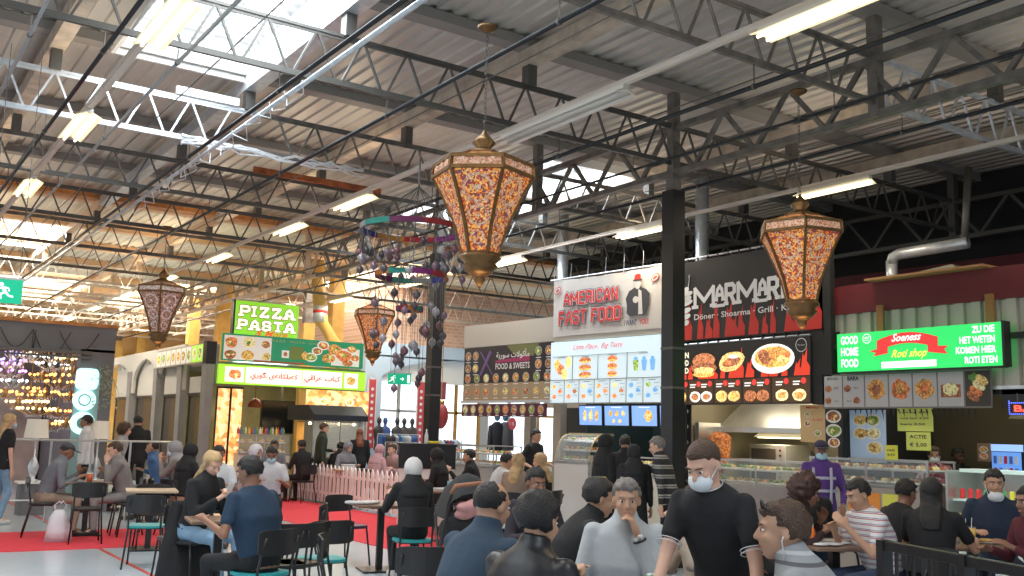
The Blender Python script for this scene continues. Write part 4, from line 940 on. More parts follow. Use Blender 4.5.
# kiosk structure
mb = MB(); mb.b2((7.0, KY+.14, 2.95), (10.6, 29.4, 3.02)); mb.b2((6.97, KY+.12, 2.5), (7.04, KY+.3, 3.4)); mb.b2((10.62, KY+.1, 0), (10.7, 29.5, 3.0)); mb.b2((6.9, 29.4, 0), (10.7, 29.5, 3.0))
struct(mb.build('wall_kiosk', grey_k))
mb = MB(); mb.b2((7.4, 26, 0), (10.6, 26.1, 2.95)); struct(mb.build('wall_kiosk_back', mat('kiosk_inner', (.3, .25, .12), .6, noise_s=2, noise_a=.3)))
def prof_pillar(x, y, label, z1=3.45, w=.34, d=.3):
    t = thing('kiosk_pillar', label, 'pillar', (x, y, 0)); mb = MB()
    rings = []
    for i in range(9):
        z = z1*i/8; ww = w*(.72+.5*(i/8)**2.2+.12*(1-i/8)); rings.append((Vector((-.0, 0, z)), ww, d))
    vs = []
    for c, ww, dd in rings: vs.append([mb.bm.verts.new((c.x+sx*ww/2 if 1 else 0, sy*dd/2, c.z)) for sx, sy in ((-1, -1), (1, -1), (1, 1), (-1, 1))])
    for a, b_ in zip(vs, vs[1:]):
        for i in range(4): mb._f([a[i], a[(i+1) % 4], b_[(i+1) % 4], b_[i]])
    mb._f(vs[0]); mb._f(vs[-1]); mb.build('shaft', grey_k, t, smooth=False); MB().b2((-w*.6, -d*.6, 0), (w*.6, d*.6, .12)).build('foot', mat('dark_foot', (.08, .08, .08), .6), t)
    return t
for i, Y in enumerate((22.25, 24.2, 26.4, 29.2)):
    o = prof_pillar(6.85, Y, 'flared grey pillar on the side of the pizza kiosk, %s' % ('at its near corner', 'second from the near corner', 'third from the near corner', 'at the far end by the arches')[i], 3.0 if i else 3.0, .17, .34)
# side wall: white upper panels with arches, glazing below
for i, (ya, yb) in enumerate(((22.5, 23.95), (24.45, 26.15), (26.65, 28.95), (29.45, 31.5))):
    mb = MB(); n = 10; pts = [(ya, 2.3), (ya, 3.35 if i > 0 else 2.7), (yb, 3.35 if i > 0 else 2.7), (yb, 2.3)]
    mb.prism(pts, 6.95, 7.0, plane='YZ'); struct(mb.build('trim_%d' % (100+i), white_k))
    mb = MB(); mb.b2((6.96, ya, 0), (6.99, yb, .7)); mb.b2((6.94, ya, .68), (7.0, yb, .75)); mb.b2((6.93, ya, 2.25), (7.0, yb, 2.32)); mb.b2((6.95, ya, .7), (6.99, ya+.06, 2.3)); mb.b2((6.95, yb-.06, .7), (6.99, yb, 2.3))
    w = struct(mb.build('window_%d' % (30+i), mat('dark_frame', (.05, .045, .04), .4))); MB().b2((6.97, ya+.06, .75), (6.98, yb-.06, 2.25)).build('pane', mat('dim_glass', (.1, .08, .06), .1, alpha=.55), w)
for i, (ya, yb) in enumerate(((24.0, 26.4), (26.4, 29.0), (29.0, 33.0))):     # arch fascia
    mb = MB(); n = 12; top = 3.5
    arch = [(ya+.1+(yb-ya-.2)*j/n, 2.75+.55*math.sin(math.pi*j/n)**.6) for j in range(n+1)]
    for (a0, z0), (a1, z1) in zip(arch, arch[1:]): mb.prism([(a0, z0), (a1, z1), (a1, top), (a0, top)], 6.8, 6.88, plane='YZ')
    mb.b2((6.8, ya, 2.4), (6.88, ya+.1, top)); mb.b2((6.8, yb-.1, 2.4), (6.88, yb, top)); struct(mb.build('trim_%d' % (110+i), white_k))
p = Panel('side_menu', 'receding row of food picture panels along the left side of the pizza kiosk', 'sign', (6.72, 26.2), (6.72, 22.3), 2.98, 3.42, base=mat('side_panel', (.4, .36, .3), .6), depth=.06)
W, H = p.W, p.H; mb = p.mb()
for i in range(9):
    mb.mi = 0 if i < 7 else 9; mb.rect(W*i/9+.02, .03, W*(i+1)/9-.02, H-.03, -.003); dish(mb, W*(i+.5)/9, H*.5, .16, -.006, .15, plate=i > 3, rnd=rd)
p.add(mb, 'food_photos', foodmats(.15)[:9]+[lime])
MB().b2((6.72, 22.05, 2.95), (6.95, 22.28, 3.45)).build('corner_post', black_p); tag(bpy.data.objects['corner_post'], 'black corner block between the side pictures and the green banner', 'corner post')
# lit amber menu columns at the corner
amb = mottled('amber_print', [(1., .45, .12), (1, .62, .25), (1, .75, .4), (.9, .3, .08), (1., .72, .4)], 9, emit=.85)
for i, (xa, xb, Y, lb) in enumerate(((202, 210, 22.9, 'narrow'), (217, 230, 21.95, 'left'), (231, 243, 21.9, 'right'))):
    a = at(xa, 400, Y=Y); b_ = at(xb, 400, Y=Y); t = thing('amber_light_panel', 'glowing amber menu panel beside the kiosk entrance, the %s one' % lb, 'light panel', (a.x, Y, 0), 0)
    W = b_.x-a.x; MB().b2((0, 0, .25), (W, .08, 2.45)).build('frame', black_p, t); MB().b2((.015, -.01, .28), (W-.015, 0, 2.4)).build('lit_face', amb, t); MB().b2((0, 0, 0), (W, .08, .25)).build('foot', grey_k, t)
# kiosk interior: counter with bottles, dark screen, post, cooking canopy
t = display_case('display_counter', 'glass food counter with a row of sauce bottles in the pizza kiosk', 7.45, 21.6, 0, 1.2, .6, .95, 1.38, white_k, [6, 4, 2, 8], seed=31)
prot = None; cols = [(.7, .08, .05), (.8, .8, .75), (.1, .2, .5), (.75, .55, .1), (.2, .35, .1)]
bm_ = [mat('sauce_%d' % i, c, .35) for i, c in enumerate(cols)]; pr = {}
for i in range(18):
    k_ = (i*7) % 5
    if k_ not in pr: o = MB().lathe([(.028, 0), (.03, .01), (.03, .1), (.012, .13), (.012, .16)], n=8).build('sauce_bottle', bm_[k_]); pr[k_] = o
    else: o = pr[k_].copy(); COL.objects.link(o)
    o.location = (7.5+i*.064, 21.85+.05*(i % 2), 1.4); tag(o, '%s bottle standing on the pizza kiosk counter glass' % ('red', 'white', 'blue', 'mustard yellow', 'green')[k_], 'bottle', '%s bottles on the pizza kiosk counter' % ('red', 'white', 'blue', 'mustard', 'green')[k_])
a = at(262, 400, Y=24); b_ = at(293, 434, Y=24); t = thing('wall_screen', 'large dark switched off screen hanging inside the pizza kiosk', 'screen', (a.x, 24, b_.z)); MB().b2((0, 0, 0), (b_.x-a.x, .06, a.z-b_.z)).build('frame', black_p, t); MB().b2((.03, -.01, .03), (b_.x-a.x-.03, 0, a.z-b_.z-.03)).build('display', mat('dark_screen', (.01, .01, .012), .15), t); MB().b2((.5, .02, a.z-b_.z), (.56, .05, 2.95-b_.z)).build('bracket', steel, t)
a = at(302, 420, Y=21.95); t = thing('timber_post', 'yellow timber post between the kiosk counter and the cooking canopy', 'post', (a.x, 22.1, 0)); MB().b2((-.09, -.09, 0), (.09, .09, 2.5)).build('shaft', timber, t); MB().b2((-.12, -.12, 0), (.12, .12, .15)).build('plinth', grey_k, t)
a = at(304, 413, Y=21.6); b_ = at(357, 417, Y=21.6); t = thing('cooking_canopy', 'dark sloping canopy with small lamps above the kebab grill stand', 'canopy', (a.x, 21.5, 0)); W = b_.x-a.x
mb = MB(); mb.prism([(20.4-20.9, 1.75), (22.-20.9, 1.75), (22.-20.9, 2.1), (20.75-20.9, 2.1), (20.4-20.9, 1.88)], 0, W, plane='YZ'); mb.build('hood', mat('canopy_blue_black', (.03, .035, .05), .35), t)
mb = MB(); [mb.b2((x, -.42, .9), (x+.03, -.39, 1.78)) for x in (0, W/2, W-.03)]; mb.build('frame', steel_s, t); MB().b2((0, -.45, 0), (W, .6, .9)).build('grill_body', mat('grill_black', (.05, .045, .045), .4), t)
MB().b2((.02, -.41, .92), (W-.02, -.4, 1.74)).build('glass', glass2, t)
bulb = mat('warm_bulb', (1, .8, .5), .3, emit=9, ecol=(1, .75, .4))
for i in range(4):
    mb = MB(); mb.ball((.12+i*(W-.24)/3, 0, 1.68), .035, sub=2); mb.build('bulb', bulb, t, smooth=True)
ld = bpy.data.lights.new('canopy_light', 'AREA'); ld.size = .9; ld.energy = 14; ld.color = (1, .75, .45); lo = bpy.data.objects.new('canopy_light', ld); COL.objects.link(lo); lo.location = (a.x+W/2, 21.5, 1.7)
poster('lit orange photo panel of dishes above the canopy', 303, 330, 390, 411, 9.9, amb, [(.3, .5, .12), (.7, .5, .12)], 8, em=True)
o = [x for x in bpy.data.objects if x.get('label') == 'lit orange photo panel of dishes above the canopy'][0]
aa = at(303, 412, Y=22.05); o.location = (aa.x, 22.05, aa.z); o.rotation_euler = (0, 0, 0)
t = thing('pendant_lamp', 'dark red dome pendant lamp inside the pizza kiosk', 'pendant lamp', tuple(at(255, 404, Y=23)))
mb = MB(); mb.lathe([(.17, -.08), (.16, 0), (.1, .1), (.03, .14)], n=16, cap=False); mb.build('shade', mat('dome_red', (.35, .04, .03), .4), t, smooth=True); mb = MB(); mb.tube([(0, 0, .13), (0, 0, 2.94-t.location.z)], .008, 6); mb.build('cord', steel, t)
for x, y, z, e in ((8.8, 24, 2.9, 55), (8.2, 27.5, 2.9, 45)):
    ld = bpy.data.lights.new('kiosk_fill_light', 'AREA'); ld.size = 1.5; ld.energy = e; ld.color = (1, .85, .6); lo = bpy.data.objects.new('kiosk_fill_light', ld); COL.objects.link(lo); lo.location = (x, y, z)  # area lights added to brighten the kiosk interior
lamp(8.8, 24.2, 'added strip lamp on the ceiling inside the pizza kiosk', True, z=2.88, L=1.0)  # unseen lamp, added to go with the kiosk fill
# ================================================================== lamp shop at the far left
LY = 20.0
dg = mat('shop_dark_grey', (.16, .16, .17), .6, noise_s=1.5, noise_a=.12)
mb = MB(); mb.b2((-1.5, LY, 2.9), (4.33, LY+.3, 3.4)); mb.b2((3.72, LY, 0), (4.33, LY+.3, 2.95)); mb.b2((-1.5, LY+.3, 3.3), (4.33, 27, 3.4)); mb.b2((-1.5, 27, 0), (4.33, 27.1, 3.4)); mb.b2((4.25, LY+.3, 0), (4.33, 27, 3.4))
struct(mb.build('wall_lamp_shop', dg)); struct(MB().b2((-1.4, 26.8, 0), (4.2, 26.95, 3.28)).build('wall_lamp_shop_back', mat('shop_back_warm', (.5, .4, .33), .8, noise_s=1.2, noise_a=.35)))
mb = MB(); mb.b2((-1.5, LY-.03, 3.38), (4.36, LY+.32, 3.44)); struct(mb.build('trim_120', orange_b))
mb = MB(); mb.b2((-1.5, LY-.12, 2.84), (3.9, LY-.04, 2.9)); mb.b2((-1.5, LY-.1, 2.76), (3.9, LY-.05, 2.8)); struct(mb.build('trim_121', steel))
t = thing('cable_garland', 'black cables drooping over the dark front of the lamp shop', 'cable', (2.3, LY-.04, 3.3)); mb = MB()
for x0, x1, d_ in ((0, .55, .35), (.55, 1.2, .5), (1.0, 1.7, .4), (.55, .6, .4)): mb.tube([(x0+(x1-x0)*j/8, 0, -d_*math.sin(math.pi*j/8)-.05) for j in range(9)], .008, 5)
mb.build('cable', black_p, t, smooth=True)
tq = lit('turquoise_glow', (.55, .95, .9), 1.1)
for i, (cx, cy, r_, sq) in enumerate(((87, 379, 9.5, 1), (84, 400, 9.5, 0), (82, 423, 10, 0))):
    c_ = at(cx, cy, Y=LY-.03); rr = r_*21/978; t = thing('glow_sign', '%s turquoise glowing sign on the lamp shop pillar' % ('rounded square', 'upper round', 'lower ring shaped')[i], 'sign', (c_.x, LY-.03, c_.z))
    mb = MB()
    if sq:
        pts = [(rr*.98*math.copysign(abs(math.cos(a_))**.4, math.cos(a_)), rr*.98*math.copysign(abs(math.sin(a_))**.4, math.sin(a_))) for a_ in [2*math.pi*j/28 for j in range(28)]]
    else: pts = [(rr*math.cos(2*math.pi*j/28), rr*math.sin(2*math.pi*j/28)) for j in range(28)]
    mb.prism(pts, -.05, .02); mb.build('face', tq, t)
    if i == 2: mb = MB(); mb.prism([(q_[0]*.5, q_[1]*.5) for q_ in pts], -.06, -.05); mb.build('center', mat('pillar_teal', (.2, .42, .42), .5), t)
    if i == 1:
        mb = MB(); mb.tube([(.5*rr*math.cos(a_), -.055, .5*rr*math.sin(a_)) for a_ in [2*math.pi*j/16 for j in range(16)]], .012, 5, close=True); mb.build('ring_mark', mat('pillar_teal', (.2, .42, .42), .5), t)
MB().b2((3.66, LY-.02, 0), (4.1, LY, 2.5)).build('pillar_panel', mat('pillar_pale', (.3, .45, .47), .5)); tag(bpy.data.objects['pillar_panel'], 'pale teal cladding panel on the lamp shop pillar behind the glowing signs', 'panel')
gold = mat('brass', (.55, .36, .14), .3, .9); cryst = mat('crystal', (.85, .85, .9), .1, alpha=.5, spec=1.)
bulbs = [mat('bulb_%d' % i, c, .3, emit=3, ecol=c) for i, c in enumerate([(1, .45, .12), (1, .68, .3), (.3, .25, 1.), (.8, .3, 1.), (.9, .95, 1.)])]
def chandelier(x, y, z, r, n, bm__, metal, label, tiers=1, top=3.3):
    t = thing('chandelier', label, 'chandelier', (x, y, z)); mb = MB()
    mb.tube([(0, 0, .0), (0, 0, top-z)], .008, 6); mb.lathe([(.01, -.05), (.04, -.02), (.03, .05), (.05, .1), (.01, .16)], n=10)
    for tr in range(tiers):
        rr = r*(1-.4*tr)
        for i in range(n):
            a_ = 2*math.pi*i/n+tr*.3; mb.tube([(0, 0, .1*tr), (rr*.5*math.cos(a_), rr*.5*math.sin(a_), -.05+.14*tr), (rr*math.cos(a_), rr*math.sin(a_), .03+.14*tr)], .007, 5)
    mb.build('arms', metal, t, smooth=True)
    mb = MB()
    for tr in range(tiers):
        rr = r*(1-.4*tr)
        for i in range(n): a_ = 2*math.pi*i/n+tr*.3; mb.ball((rr*math.cos(a_), rr*math.sin(a_), .07+.14*tr), .032, sub=1)
    mb.build('bulbs', bm__, t, smooth=True)
    mb = MB()
    for i in range(n*3): a_ = 2.4*i; q_ = r*(.3+.7*((i*.37) % 1)); mb.lathe([(.002, .02), (.012, -.02), (.002, -.05)], (q_*math.cos(a_), q_*math.sin(a_), -.06), n=5)
    mb.build('crystals', cryst, t)
spots = [(30, 358, 22.6, .2, 6, 4, 1), (12, 363, 23, .26, 8, 2, 2), (10, 374, 22, .28, 8, 3, 2), (52, 367, 22, .3, 8, 4, 2), (68, 362, 21.5, .22, 6, 1, 1), (60, 385, 21.6, .28, 7, 0, 2), (45, 395, 21.8, .24, 7, 0, 1), (30, 398, 22.8, .26, 8, 0, 2), (14, 384, 21.2, .22, 6, 4, 1), (70, 398, 22, .2, 6, 0, 1), (36, 412, 21.4, .34, 10, 1, 2), (58, 414, 22.8, .24, 8, 0, 1), (18, 405, 22, .22, 6, 1, 1), (74, 372, 23, .24, 6, 1, 1), (42, 378, 23, .24, 6, 0, 1), (5, 395, 21.5, .2, 6, 0, 1), (66, 425, 22, .2, 6, 1, 1), (48, 427, 22.4, .22, 6, 0, 1)]
pos = ['high in the middle', 'high at the left', 'violet one at the left edge', 'bright white one in the upper middle', 'top right by the pillar', 'amber one right of centre', 'amber one in the centre', 'amber one left of centre', 'white one at the left', 'amber one beside the glowing disc', 'widest brass one low in the middle', 'small amber one low at the right', 'small one left of the widest', 'back right below the lintel', 'small amber one at the back', 'amber one at the very left edge', 'low one next to the ring sign', 'lowest small one at the back']
for (px, py, Y, r_, n_, bi, tr), ps in zip(spots, pos):
    c_ = at(px, py, Y=Y); chandelier(c_.x, Y, c_.z, r_, n_, bulbs[bi], gold if bi in (0, 1) else steel_s, 'lit chandelier in the lamp shop, '+ps, tr)
def table_lamp(px, Y, zt, label, stand, w_=.3):
    c_ = at(px, 430, Y=Y); t = thing('table_lamp', label, 'lamp', (c_.x, Y, .55)); mb = MB(); mb.lathe([(.1, 0), (.1, .02), (.03, .05), (.07, .15), (.09, .25), (.05, .36), (.015, .42), (.015, 1.5-.55)], n=14); mb.build('base', stand, t, smooth=True)
    mb = MB(); mb.lathe([(.2, 1.28-.55), (.165, 1.6-.55)], n=20, cap=False); mb.build('lamp_shade', mat('shade_linen', (.7, .66, .58), .7, emit=.12, ecol=(.8, .7, .5)), t, smooth=True)
    q_ = thing('display_plinth', 'low plinth under the %s' % label.split(' with')[0], 'plinth', (c_.x, Y, 0)); MB().b2((-.2, -.2, 0), (.2, .2, .52)).build('body', dg, q_); MB().b2((-.24, -.24, .52), (.24, .24, .55)).build('top', white_p, q_)
table_lamp(37, 18.6, 1.78, 'silver table lamp with wide linen shade at the lamp shop front', galv, .36); table_lamp(99, 18.9, 1.84, 'tall table lamp with sand shade right of the man in white', galv, .34)
for (x, y, z, e, c) in ((2.6, 22.5, 3.2, 40, (1, .7, .45)), (1.8, 24.5, 3.2, 40, (.9, .8, 1))):
    ld = bpy.data.lights.new('shop_light', 'AREA'); ld.size = 2; ld.energy = e; ld.color = c; lo = bpy.data.objects.new('shop_light', ld); COL.objects.link(lo); lo.location = (x, y, z)
# plant with fairy lights on the pillar
c_ = at(104, 385, Y=19.7); t = thing('hanging_plant', 'sparse pale green plant hanging at the lamp shop corner', 'plant', (c_.x, 19.75, c_.z)); rd = random.Random(9); mb = MB()
for i in range(14):
    x, z = 0, .3; pts = [(0, 0, .35)]
    for j in range(5): x += rd.uniform(-.05, .09); z -= rd.uniform(.05, .17); pts.append((x, rd.uniform(-.12, .05), z))
    mb.tube(pts, .004, 4)
mb.build('stem', mat('stem_brown', (.25, .22, .12), .7), t)
mb = MB()
for i in range(170):
    x, y_, z = rd.gauss(.03, .13), rd.uniform(-.16, .05), rd.uniform(-.45, .35); a_ = rd.uniform(0, 6.3); mb._f([mb.bm.verts.new((x+q_[0]*math.cos(a_), y_, z+q_[0]*math.sin(a_)+q_[1])) for q_ in ((-.025, 0), (0, .012), (.025, 0), (0, -.012))])
mb.build('leaves', mat('pale_leaf', (.35, .42, .3), .6), t, smooth=None); MB().bar((0, .0, .35), (0, .3, .35), .02).build('bracket', steel, t)
# ================================================================== rear storefront on the right of the far hall
blue_f = mat('pale_blue_front', (.52, .66, .8), .5)
mb = MB(); mb.b2((13.4, 27.7, 3.85), (24, 28.0, 4.3)); mb.b2((13.4, 27.7, 0), (14.0, 28.0, 3.9))
n = 16; xa, xb = 14.0, 19.6
for j in range(n):
    a0, a1 = j/n, (j+1)/n; x0, x1 = xa+(xb-xa)*a0, xa+(xb-xa)*a1
    z0, z1 = 3.25+.62*math.sin(math.pi*a0)**.7, 3.25+.62*math.sin(math.pi*a1)**.7; mb.prism([(x0, z0), (x1, z1), (x1, 3.9), (x0, 3.9)], 27.7, 28.0)
struct(mb.build('wall_clothes_shop', blue_f))
mb = MB()
for j in range(n):
    a0, a1 = j/n, (j+1)/n; x0, x1 = xa+(xb-xa)*a0, xa+(xb-xa)*a1
    z0, z1 = 3.25+.62*math.sin(math.pi*a0)**.7, 3.25+.62*math.sin(math.pi*a1)**.7; mb.prism([(x0, 3.2), (x1, 3.2), (x1, z1), (x0, z0)], 27.85, 27.95)
mb.b2((13.95, 27.8, 3.1), (19.7, 28.0, 3.22)); struct(mb.build('trim_130', mat('arch_white', (.85, .86, .84), .6)))
for px, lb in ((372, 'left'), (421, 'right')):
    a_ = at(px, 400, Y=27.4); t = thing('red_pole_banner', 'narrow red printed banner hanging at the %s of the clothes shop front' % lb, 'banner', (a_.x, 27.4, 1.0)); MB().b2((-.12, 0, 0), (.12, .03, 2.1)).build('cloth', mat('banner_red', (.6, .08, .1), .6), t); mb = MB(); mb.b2((-.15, 0, -.05), (-.12, .04, 2.25)); mb.b2((.12, 0, -.05), (.15, .04, 2.25)); mb.b2((-.15, 0, 2.1), (.15, .04, 2.14)); mb.build('frame', white_p, t)
    mb = MB(); [mb.disc(0, .2+.2*j, .05, .05, -.005) for j in range(9)]; mb.build('printed_marks', letter_white, t, smooth=None); MB().b2((-.02, 0, -1), (.02, .04, 0)).build('stand', steel, t)
cl_cols = [(.05, .06, .12), (.06, .15, .4), (.5, .06, .08), (.7, .7, .72), (.1, .1, .1), (.35, .5, .65), (.55, .6, .68)]
def rack(px0, px1, Y, z, label, seed, drop=.7):
    a_ = at(px0, 430, Y=Y); b_ = at(px1, 430, Y=Y); W = b_.x-a_.x; t = thing('clothes_rack', label, 'clothes rack', (a_.x, Y, 0)); mb = MB(); mb.tube([(0, 0, 0), (0, 0, z), (W, 0, z), (W, 0, 0)], .018, 6); mb.bar((-.0, -.25, .02), (0, .25, .02), .03); mb.bar((W, -.25, .02), (W, .25, .02), .03); mb.build('frame', galv, t)
    rd = random.Random(seed); n = int(W/.11)
    for i in range(n):
        c_ = rd.choice(cl_cols); mm = mat('cloth_%d' % cl_cols.index(c_), c_, .85); mb = MB(); x = .06+i*(W-.1)/n; L = drop*rd.uniform(.8, 1.05)
        mb.loft([((x, 0, z-.02), (.01, 0, 0), (0, .04, 0)), ((x, 0, z-.08), (.03, 0, 0), (0, .2, 0)), ((x, 0, z-L*.5), (.035, 0, 0), (0, .19, 0)), ((x, 0, z-L), (.03, 0, 0), (0, .2, 0))], 8)
        g = mb.build('garment', mm); g.location = (a_.x, Y, 0); tag(g, 'garment hanging on the clothes rack, %s' % label.split(',')[-1].strip(), 'garment', 'garments on the rack '+label.split(',')[-1].strip())
rack(378, 419, 25.5, 1.45, 'chrome clothes rack in front of the windows, left of the black column', 3, .45); rack(386, 417, 23.8, 1.25, 'lower clothes rack, nearer and left of the black column', 5, .9); rack(440, 462, 25, 1.35, 'clothes rack, right of the black column', 6, .7)
def mannequin(px, Y, top, label, z0=.9, col=(.03, .03, .035)):
    a_ = at(px, 430, Y=Y); t = thing('mannequin', label, 'mannequin', (a_.x, Y, 0)); mb = MB(); h = top
    mb.loft([((0, 0, h-1.0), (.16, 0, 0), (0, .1, 0)), ((0, 0, h-.75), (.13, 0, 0), (0, .09, 0)), ((0, 0, h-.42), (.2, 0, 0), (0, .11, 0)), ((0, 0, h-.32), (.16, 0, 0), (0, .08, 0)), ((0, 0, h-.27), (.05, 0, 0), (0, .05, 0)), ((0, 0, h-.2), (.045, 0, 0), (0, .045, 0))], 12); mb.ball((0, 0, h-.11), (.075, .09, .115)); mb.build('torso', mat('mannequin_%g' % col[2], col, .5), t, smooth=True)
    MB().tube([(0, 0, 0), (0, 0, h-.98)], .02, 8).build('pole', steel, t); mb = MB(); mb.lathe([(.16, 0), (.16, .02)], n=16); mb.build('base', steel, t)
for i, px in enumerate((379, 385, 397, 404, 412)): mannequin(px, 27.0, 1.95, 'dark display bust in the clothes shop, %s counted from the left' % ('first', 'second', 'third', 'fourth', 'fifth')[i], col=((.03, .03, .035), (.05, .1, .3), (.05, .05, .06), (.08, .07, .07), (.06, .05, .05))[i])
for i, (px, c) in enumerate(((497, (.03, .03, .04)), (505, (.16, .15, .17)))):
    a_ = at(px, 430, Y=19.5); t = thing('jacket_display', '%s jacket on a headless bust behind the dark dish board counter' % ('black', 'grey')[i], 'jacket', (a_.x, 19.5, 0)); mb = MB(); mb.loft([((0, 0, 1.15), (.17, 0, 0), (0, .1, 0)), ((0, 0, 1.5), (.16, 0, 0), (0, .1, 0)), ((0, 0, 1.72), (.2, 0, 0), (0, .11, 0)), ((0, 0, 1.8), (.12, 0, 0), (0, .07, 0)), ((0, 0, 1.84), (.05, 0, 0), (0, .05, 0))], 12)
    for s in (-1, 1): mb.cap((s*.18, 0, 1.7), (s*.22, 0, 1.2), .06, .045)
    mb.build('jacket', mat('jacket_%d' % i, c, .7), t, smooth=True); MB().tube([(0, 0, 0), (0, 0, 1.2)], .02, 8).build('pole', steel, t); mb = MB(); mb.ball((0, 0, 1.95), (.07, .08, .1)); mb.build('head', mat('bust_blue', (.1, .2, .4), .5), t, smooth=True)
a_ = at(458, 412, Y=20); t = thing('red_paper_lantern', 'large round dark red ornament hanging just right of the far black column', 'ornament', (at(441, 412, Y=17.2).x, 17.2, at(441, 416, Y=17.2).z)); mb = MB(); mb.ball((0, 0, 0), (.15, .15, .26), sub=3); mb.build('body', mat('deep_red', (.28, .03, .03), .5), t, smooth=True); mb = MB(); mb.tube([(0, 0, .25), (0, 0, 3.1)], .01, 5); mb.lathe([(.06, .23), (.07, .29), (.04, .32)], n=12); mb.build('hanger', gold, t)
MB().b2((-.1, 0, .33), (.1, .02, .68)).build('tag_cloth', mat('plum_cloth', (.25, .05, .08), .7), t)
# ================================================================== mosaic lanterns
mosaic = mottled('mosaic_glass', [(.6, .12, .02), (.75, .28, .04), (.35, .04, .02), (.75, .45, .18), (.12, .05, .1), (.6, .18, .03), (.55, .3, .14), (.2, .04, .03), (.8, .38, .06), (.22, .05, .04)], 62, rough=.65, emit=.4)
mosaic_dim = mottled('mosaic_glass_dim', [(.32, .16, .09), (.45, .3, .22), (.3, .12, .1), (.42, .36, .34), (.1, .08, .13), (.5, .2, .05), (.5, .38, .3), (.16, .07, .04)], 60, rough=.25, emit=.16)
rosette = mottled('rosette_glass', [(.55, .36, .26), (.5, .24, .14), (.6, .42, .32), (.35, .12, .06)], 80, rough=.6, emit=.3)
rosette_dim = mottled('rosette_glass_dim', [(.6, .55, .55), (.5, .4, .38), (.7, .62, .6), (.4, .25, .22)], 60, rough=.3, emit=.14)
bronze = mat('aged_bronze', (.16, .09, .035), .4, .7, noise_s=12, noise_a=.3)
def lantern(c, w, h, label, ceil, phase=0., dim=False, nside=6, glow=20):
    """c = centre of the glass body; w = widest width; h = height of glass + crown"""
    t = thing('mosaic_lantern', label, 'lantern', (c[0], c[1], c[2])); Rr = w/2; mo, ro = (mosaic_dim, rosette_dim) if dim else (mosaic, rosette)
    zt = h*.36; prof = [(.36, -.5), (.40, -.42), (.5, -.24), (.68, -.04), (.86, .14), (1., .26)]    # flaring body
    body = [(Rr*r_, h*z) for r_, z in prof]; band = [(Rr, h*.26), (Rr*.98, h*.37)]; roof = [(Rr*.98, h*.37), (Rr*.42, h*.47), (Rr*.3, h*.5)]
    mb = MB(); mb.lathe(body, n=nside, phase=phase, cap=False); gb_ = mb.build('glass_body', mo, t)
    mb = MB(); mb.lathe(band, n=nside, phase=phase, cap=False); mb.build('glass_band', ro, t)
    mb = MB(); mb.lathe(roof, n=nside, phase=phase, cap=False); mb.build('glass_roof', mo, t)
    mb = MB()
    def ringpt(r_, z, k): a_ = phase+2*math.pi*k/nside; return (r_*math.cos(a_), r_*math.sin(a_), z)
    fr = .017*w/.8
    for k_ in range(nside):
        pts = [ringpt(r_*1.005, z, k_) for r_, z in body+[band[1]]+roof[1:]]
        for a_, b_ in zip(pts, pts[1:]): mb.bar(a_, b_, fr*1.5, fr)
        for r_, z in (body[0], band[0], band[1], roof[1]): mb.bar(ringpt(r_*1.005, z, k_), ringpt(r_*1.005, z, k_+1), fr*1.6)
    mb.build('metal_frame', bronze, t)
    mb = MB(); mb.lathe([(Rr*.36, h*.47), (Rr*.34, h*.5), (Rr*.2, h*.53), (Rr*.13, h*.55), (Rr*.24, h*.6), (Rr*.14, h*.66), (Rr*.05, h*.7), (Rr*.03, h*.73)], n=14); mb.build('crown', bronze, t, smooth=True)
    mb = MB(); mb.lathe([(Rr*.38, -h*.5), (Rr*.42, -h*.53), (Rr*.3, -h*.58), (Rr*.36, -h*.61), (Rr*.22, -h*.68), (Rr*.1, -h*.72), (Rr*.12, -h*.74), (Rr*.02, -h*.82)], n=14); mb.build('finial', bronze, t, smooth=True)
    # raised rosettes on the panels
    mb = MB()
    for k_ in range(nside):
        a0 = phase+2*math.pi*(k_+.5)/nside; rm = math.cos(math.pi/nside)
        for (zc, rr) in ((.08, .17), (-.16, .115), (-.36, .075)):
            zz = h*zc
            r_here = None
            for (ra, za), (rb, zb) in zip(body, body[1:]):
                if za <= zz <= zb: f_ = (zz-za)/(zb-za); r_here = ra+(rb-ra)*f_; sl = (rb-ra)/(zb-za)
            nrm = Vector((math.cos(a0), math.sin(a0), -sl*rm)).normalized(); cc = Vector((math.cos(a0)*r_here*rm, math.sin(a0)*r_here*rm, zz))+nrm*.004
            tx = Vector((-math.sin(a0), math.cos(a0), 0)); ty = nrm.cross(tx)
            ring_o = [cc+(tx*math.cos(q_)+ty*math.sin(q_))*rr*w*(1 if j % 2 else .82) for j, q_ in enumerate([2*math.pi*i/20 for i in range(20)])]
            ring_i = [cc+(tx*math.cos(q_)+ty*math.sin(q_))*rr*w*.7 for q_ in [2*math.pi*i/20 for i in range(20)]]
            A = [mb.bm.verts.new(v) for v in ring_o]; B = [mb.bm.verts.new(v) for v in ring_i]
            for i in range(20): mb._f([A[i], A[(i+1) % 20], B[(i+1) % 20], B[i]])
            dd = [mb.bm.verts.new(cc+(tx*math.cos(q_)+ty*math.sin(q_))*rr*w*.2) for q_ in [2*math.pi*i/8 for i in range(8)]]; mb._f(dd)
        for q_ in (-.28, 0, .28):
            a1 = a0+q_*1.6/nside*2; tx = Vector((-math.sin(a0), math.cos(a0), 0)); cc = Vector((math.cos(a0)*Rr*rm, math.sin(a0)*Rr*rm, h*.315))+tx*q_*w*.5+Vector((math.cos(a0), math.sin(a0), 0))*.006
            A = [mb.bm.verts.new(cc+(tx*math.cos(u)+Vector((0, 0, 1))*math.sin(u))*.045*w) for u in [2*math.pi*i/10 for i in range(10)]]; mb._f(A)
    mb.build('rosettes', ro, gb_, smooth=None)
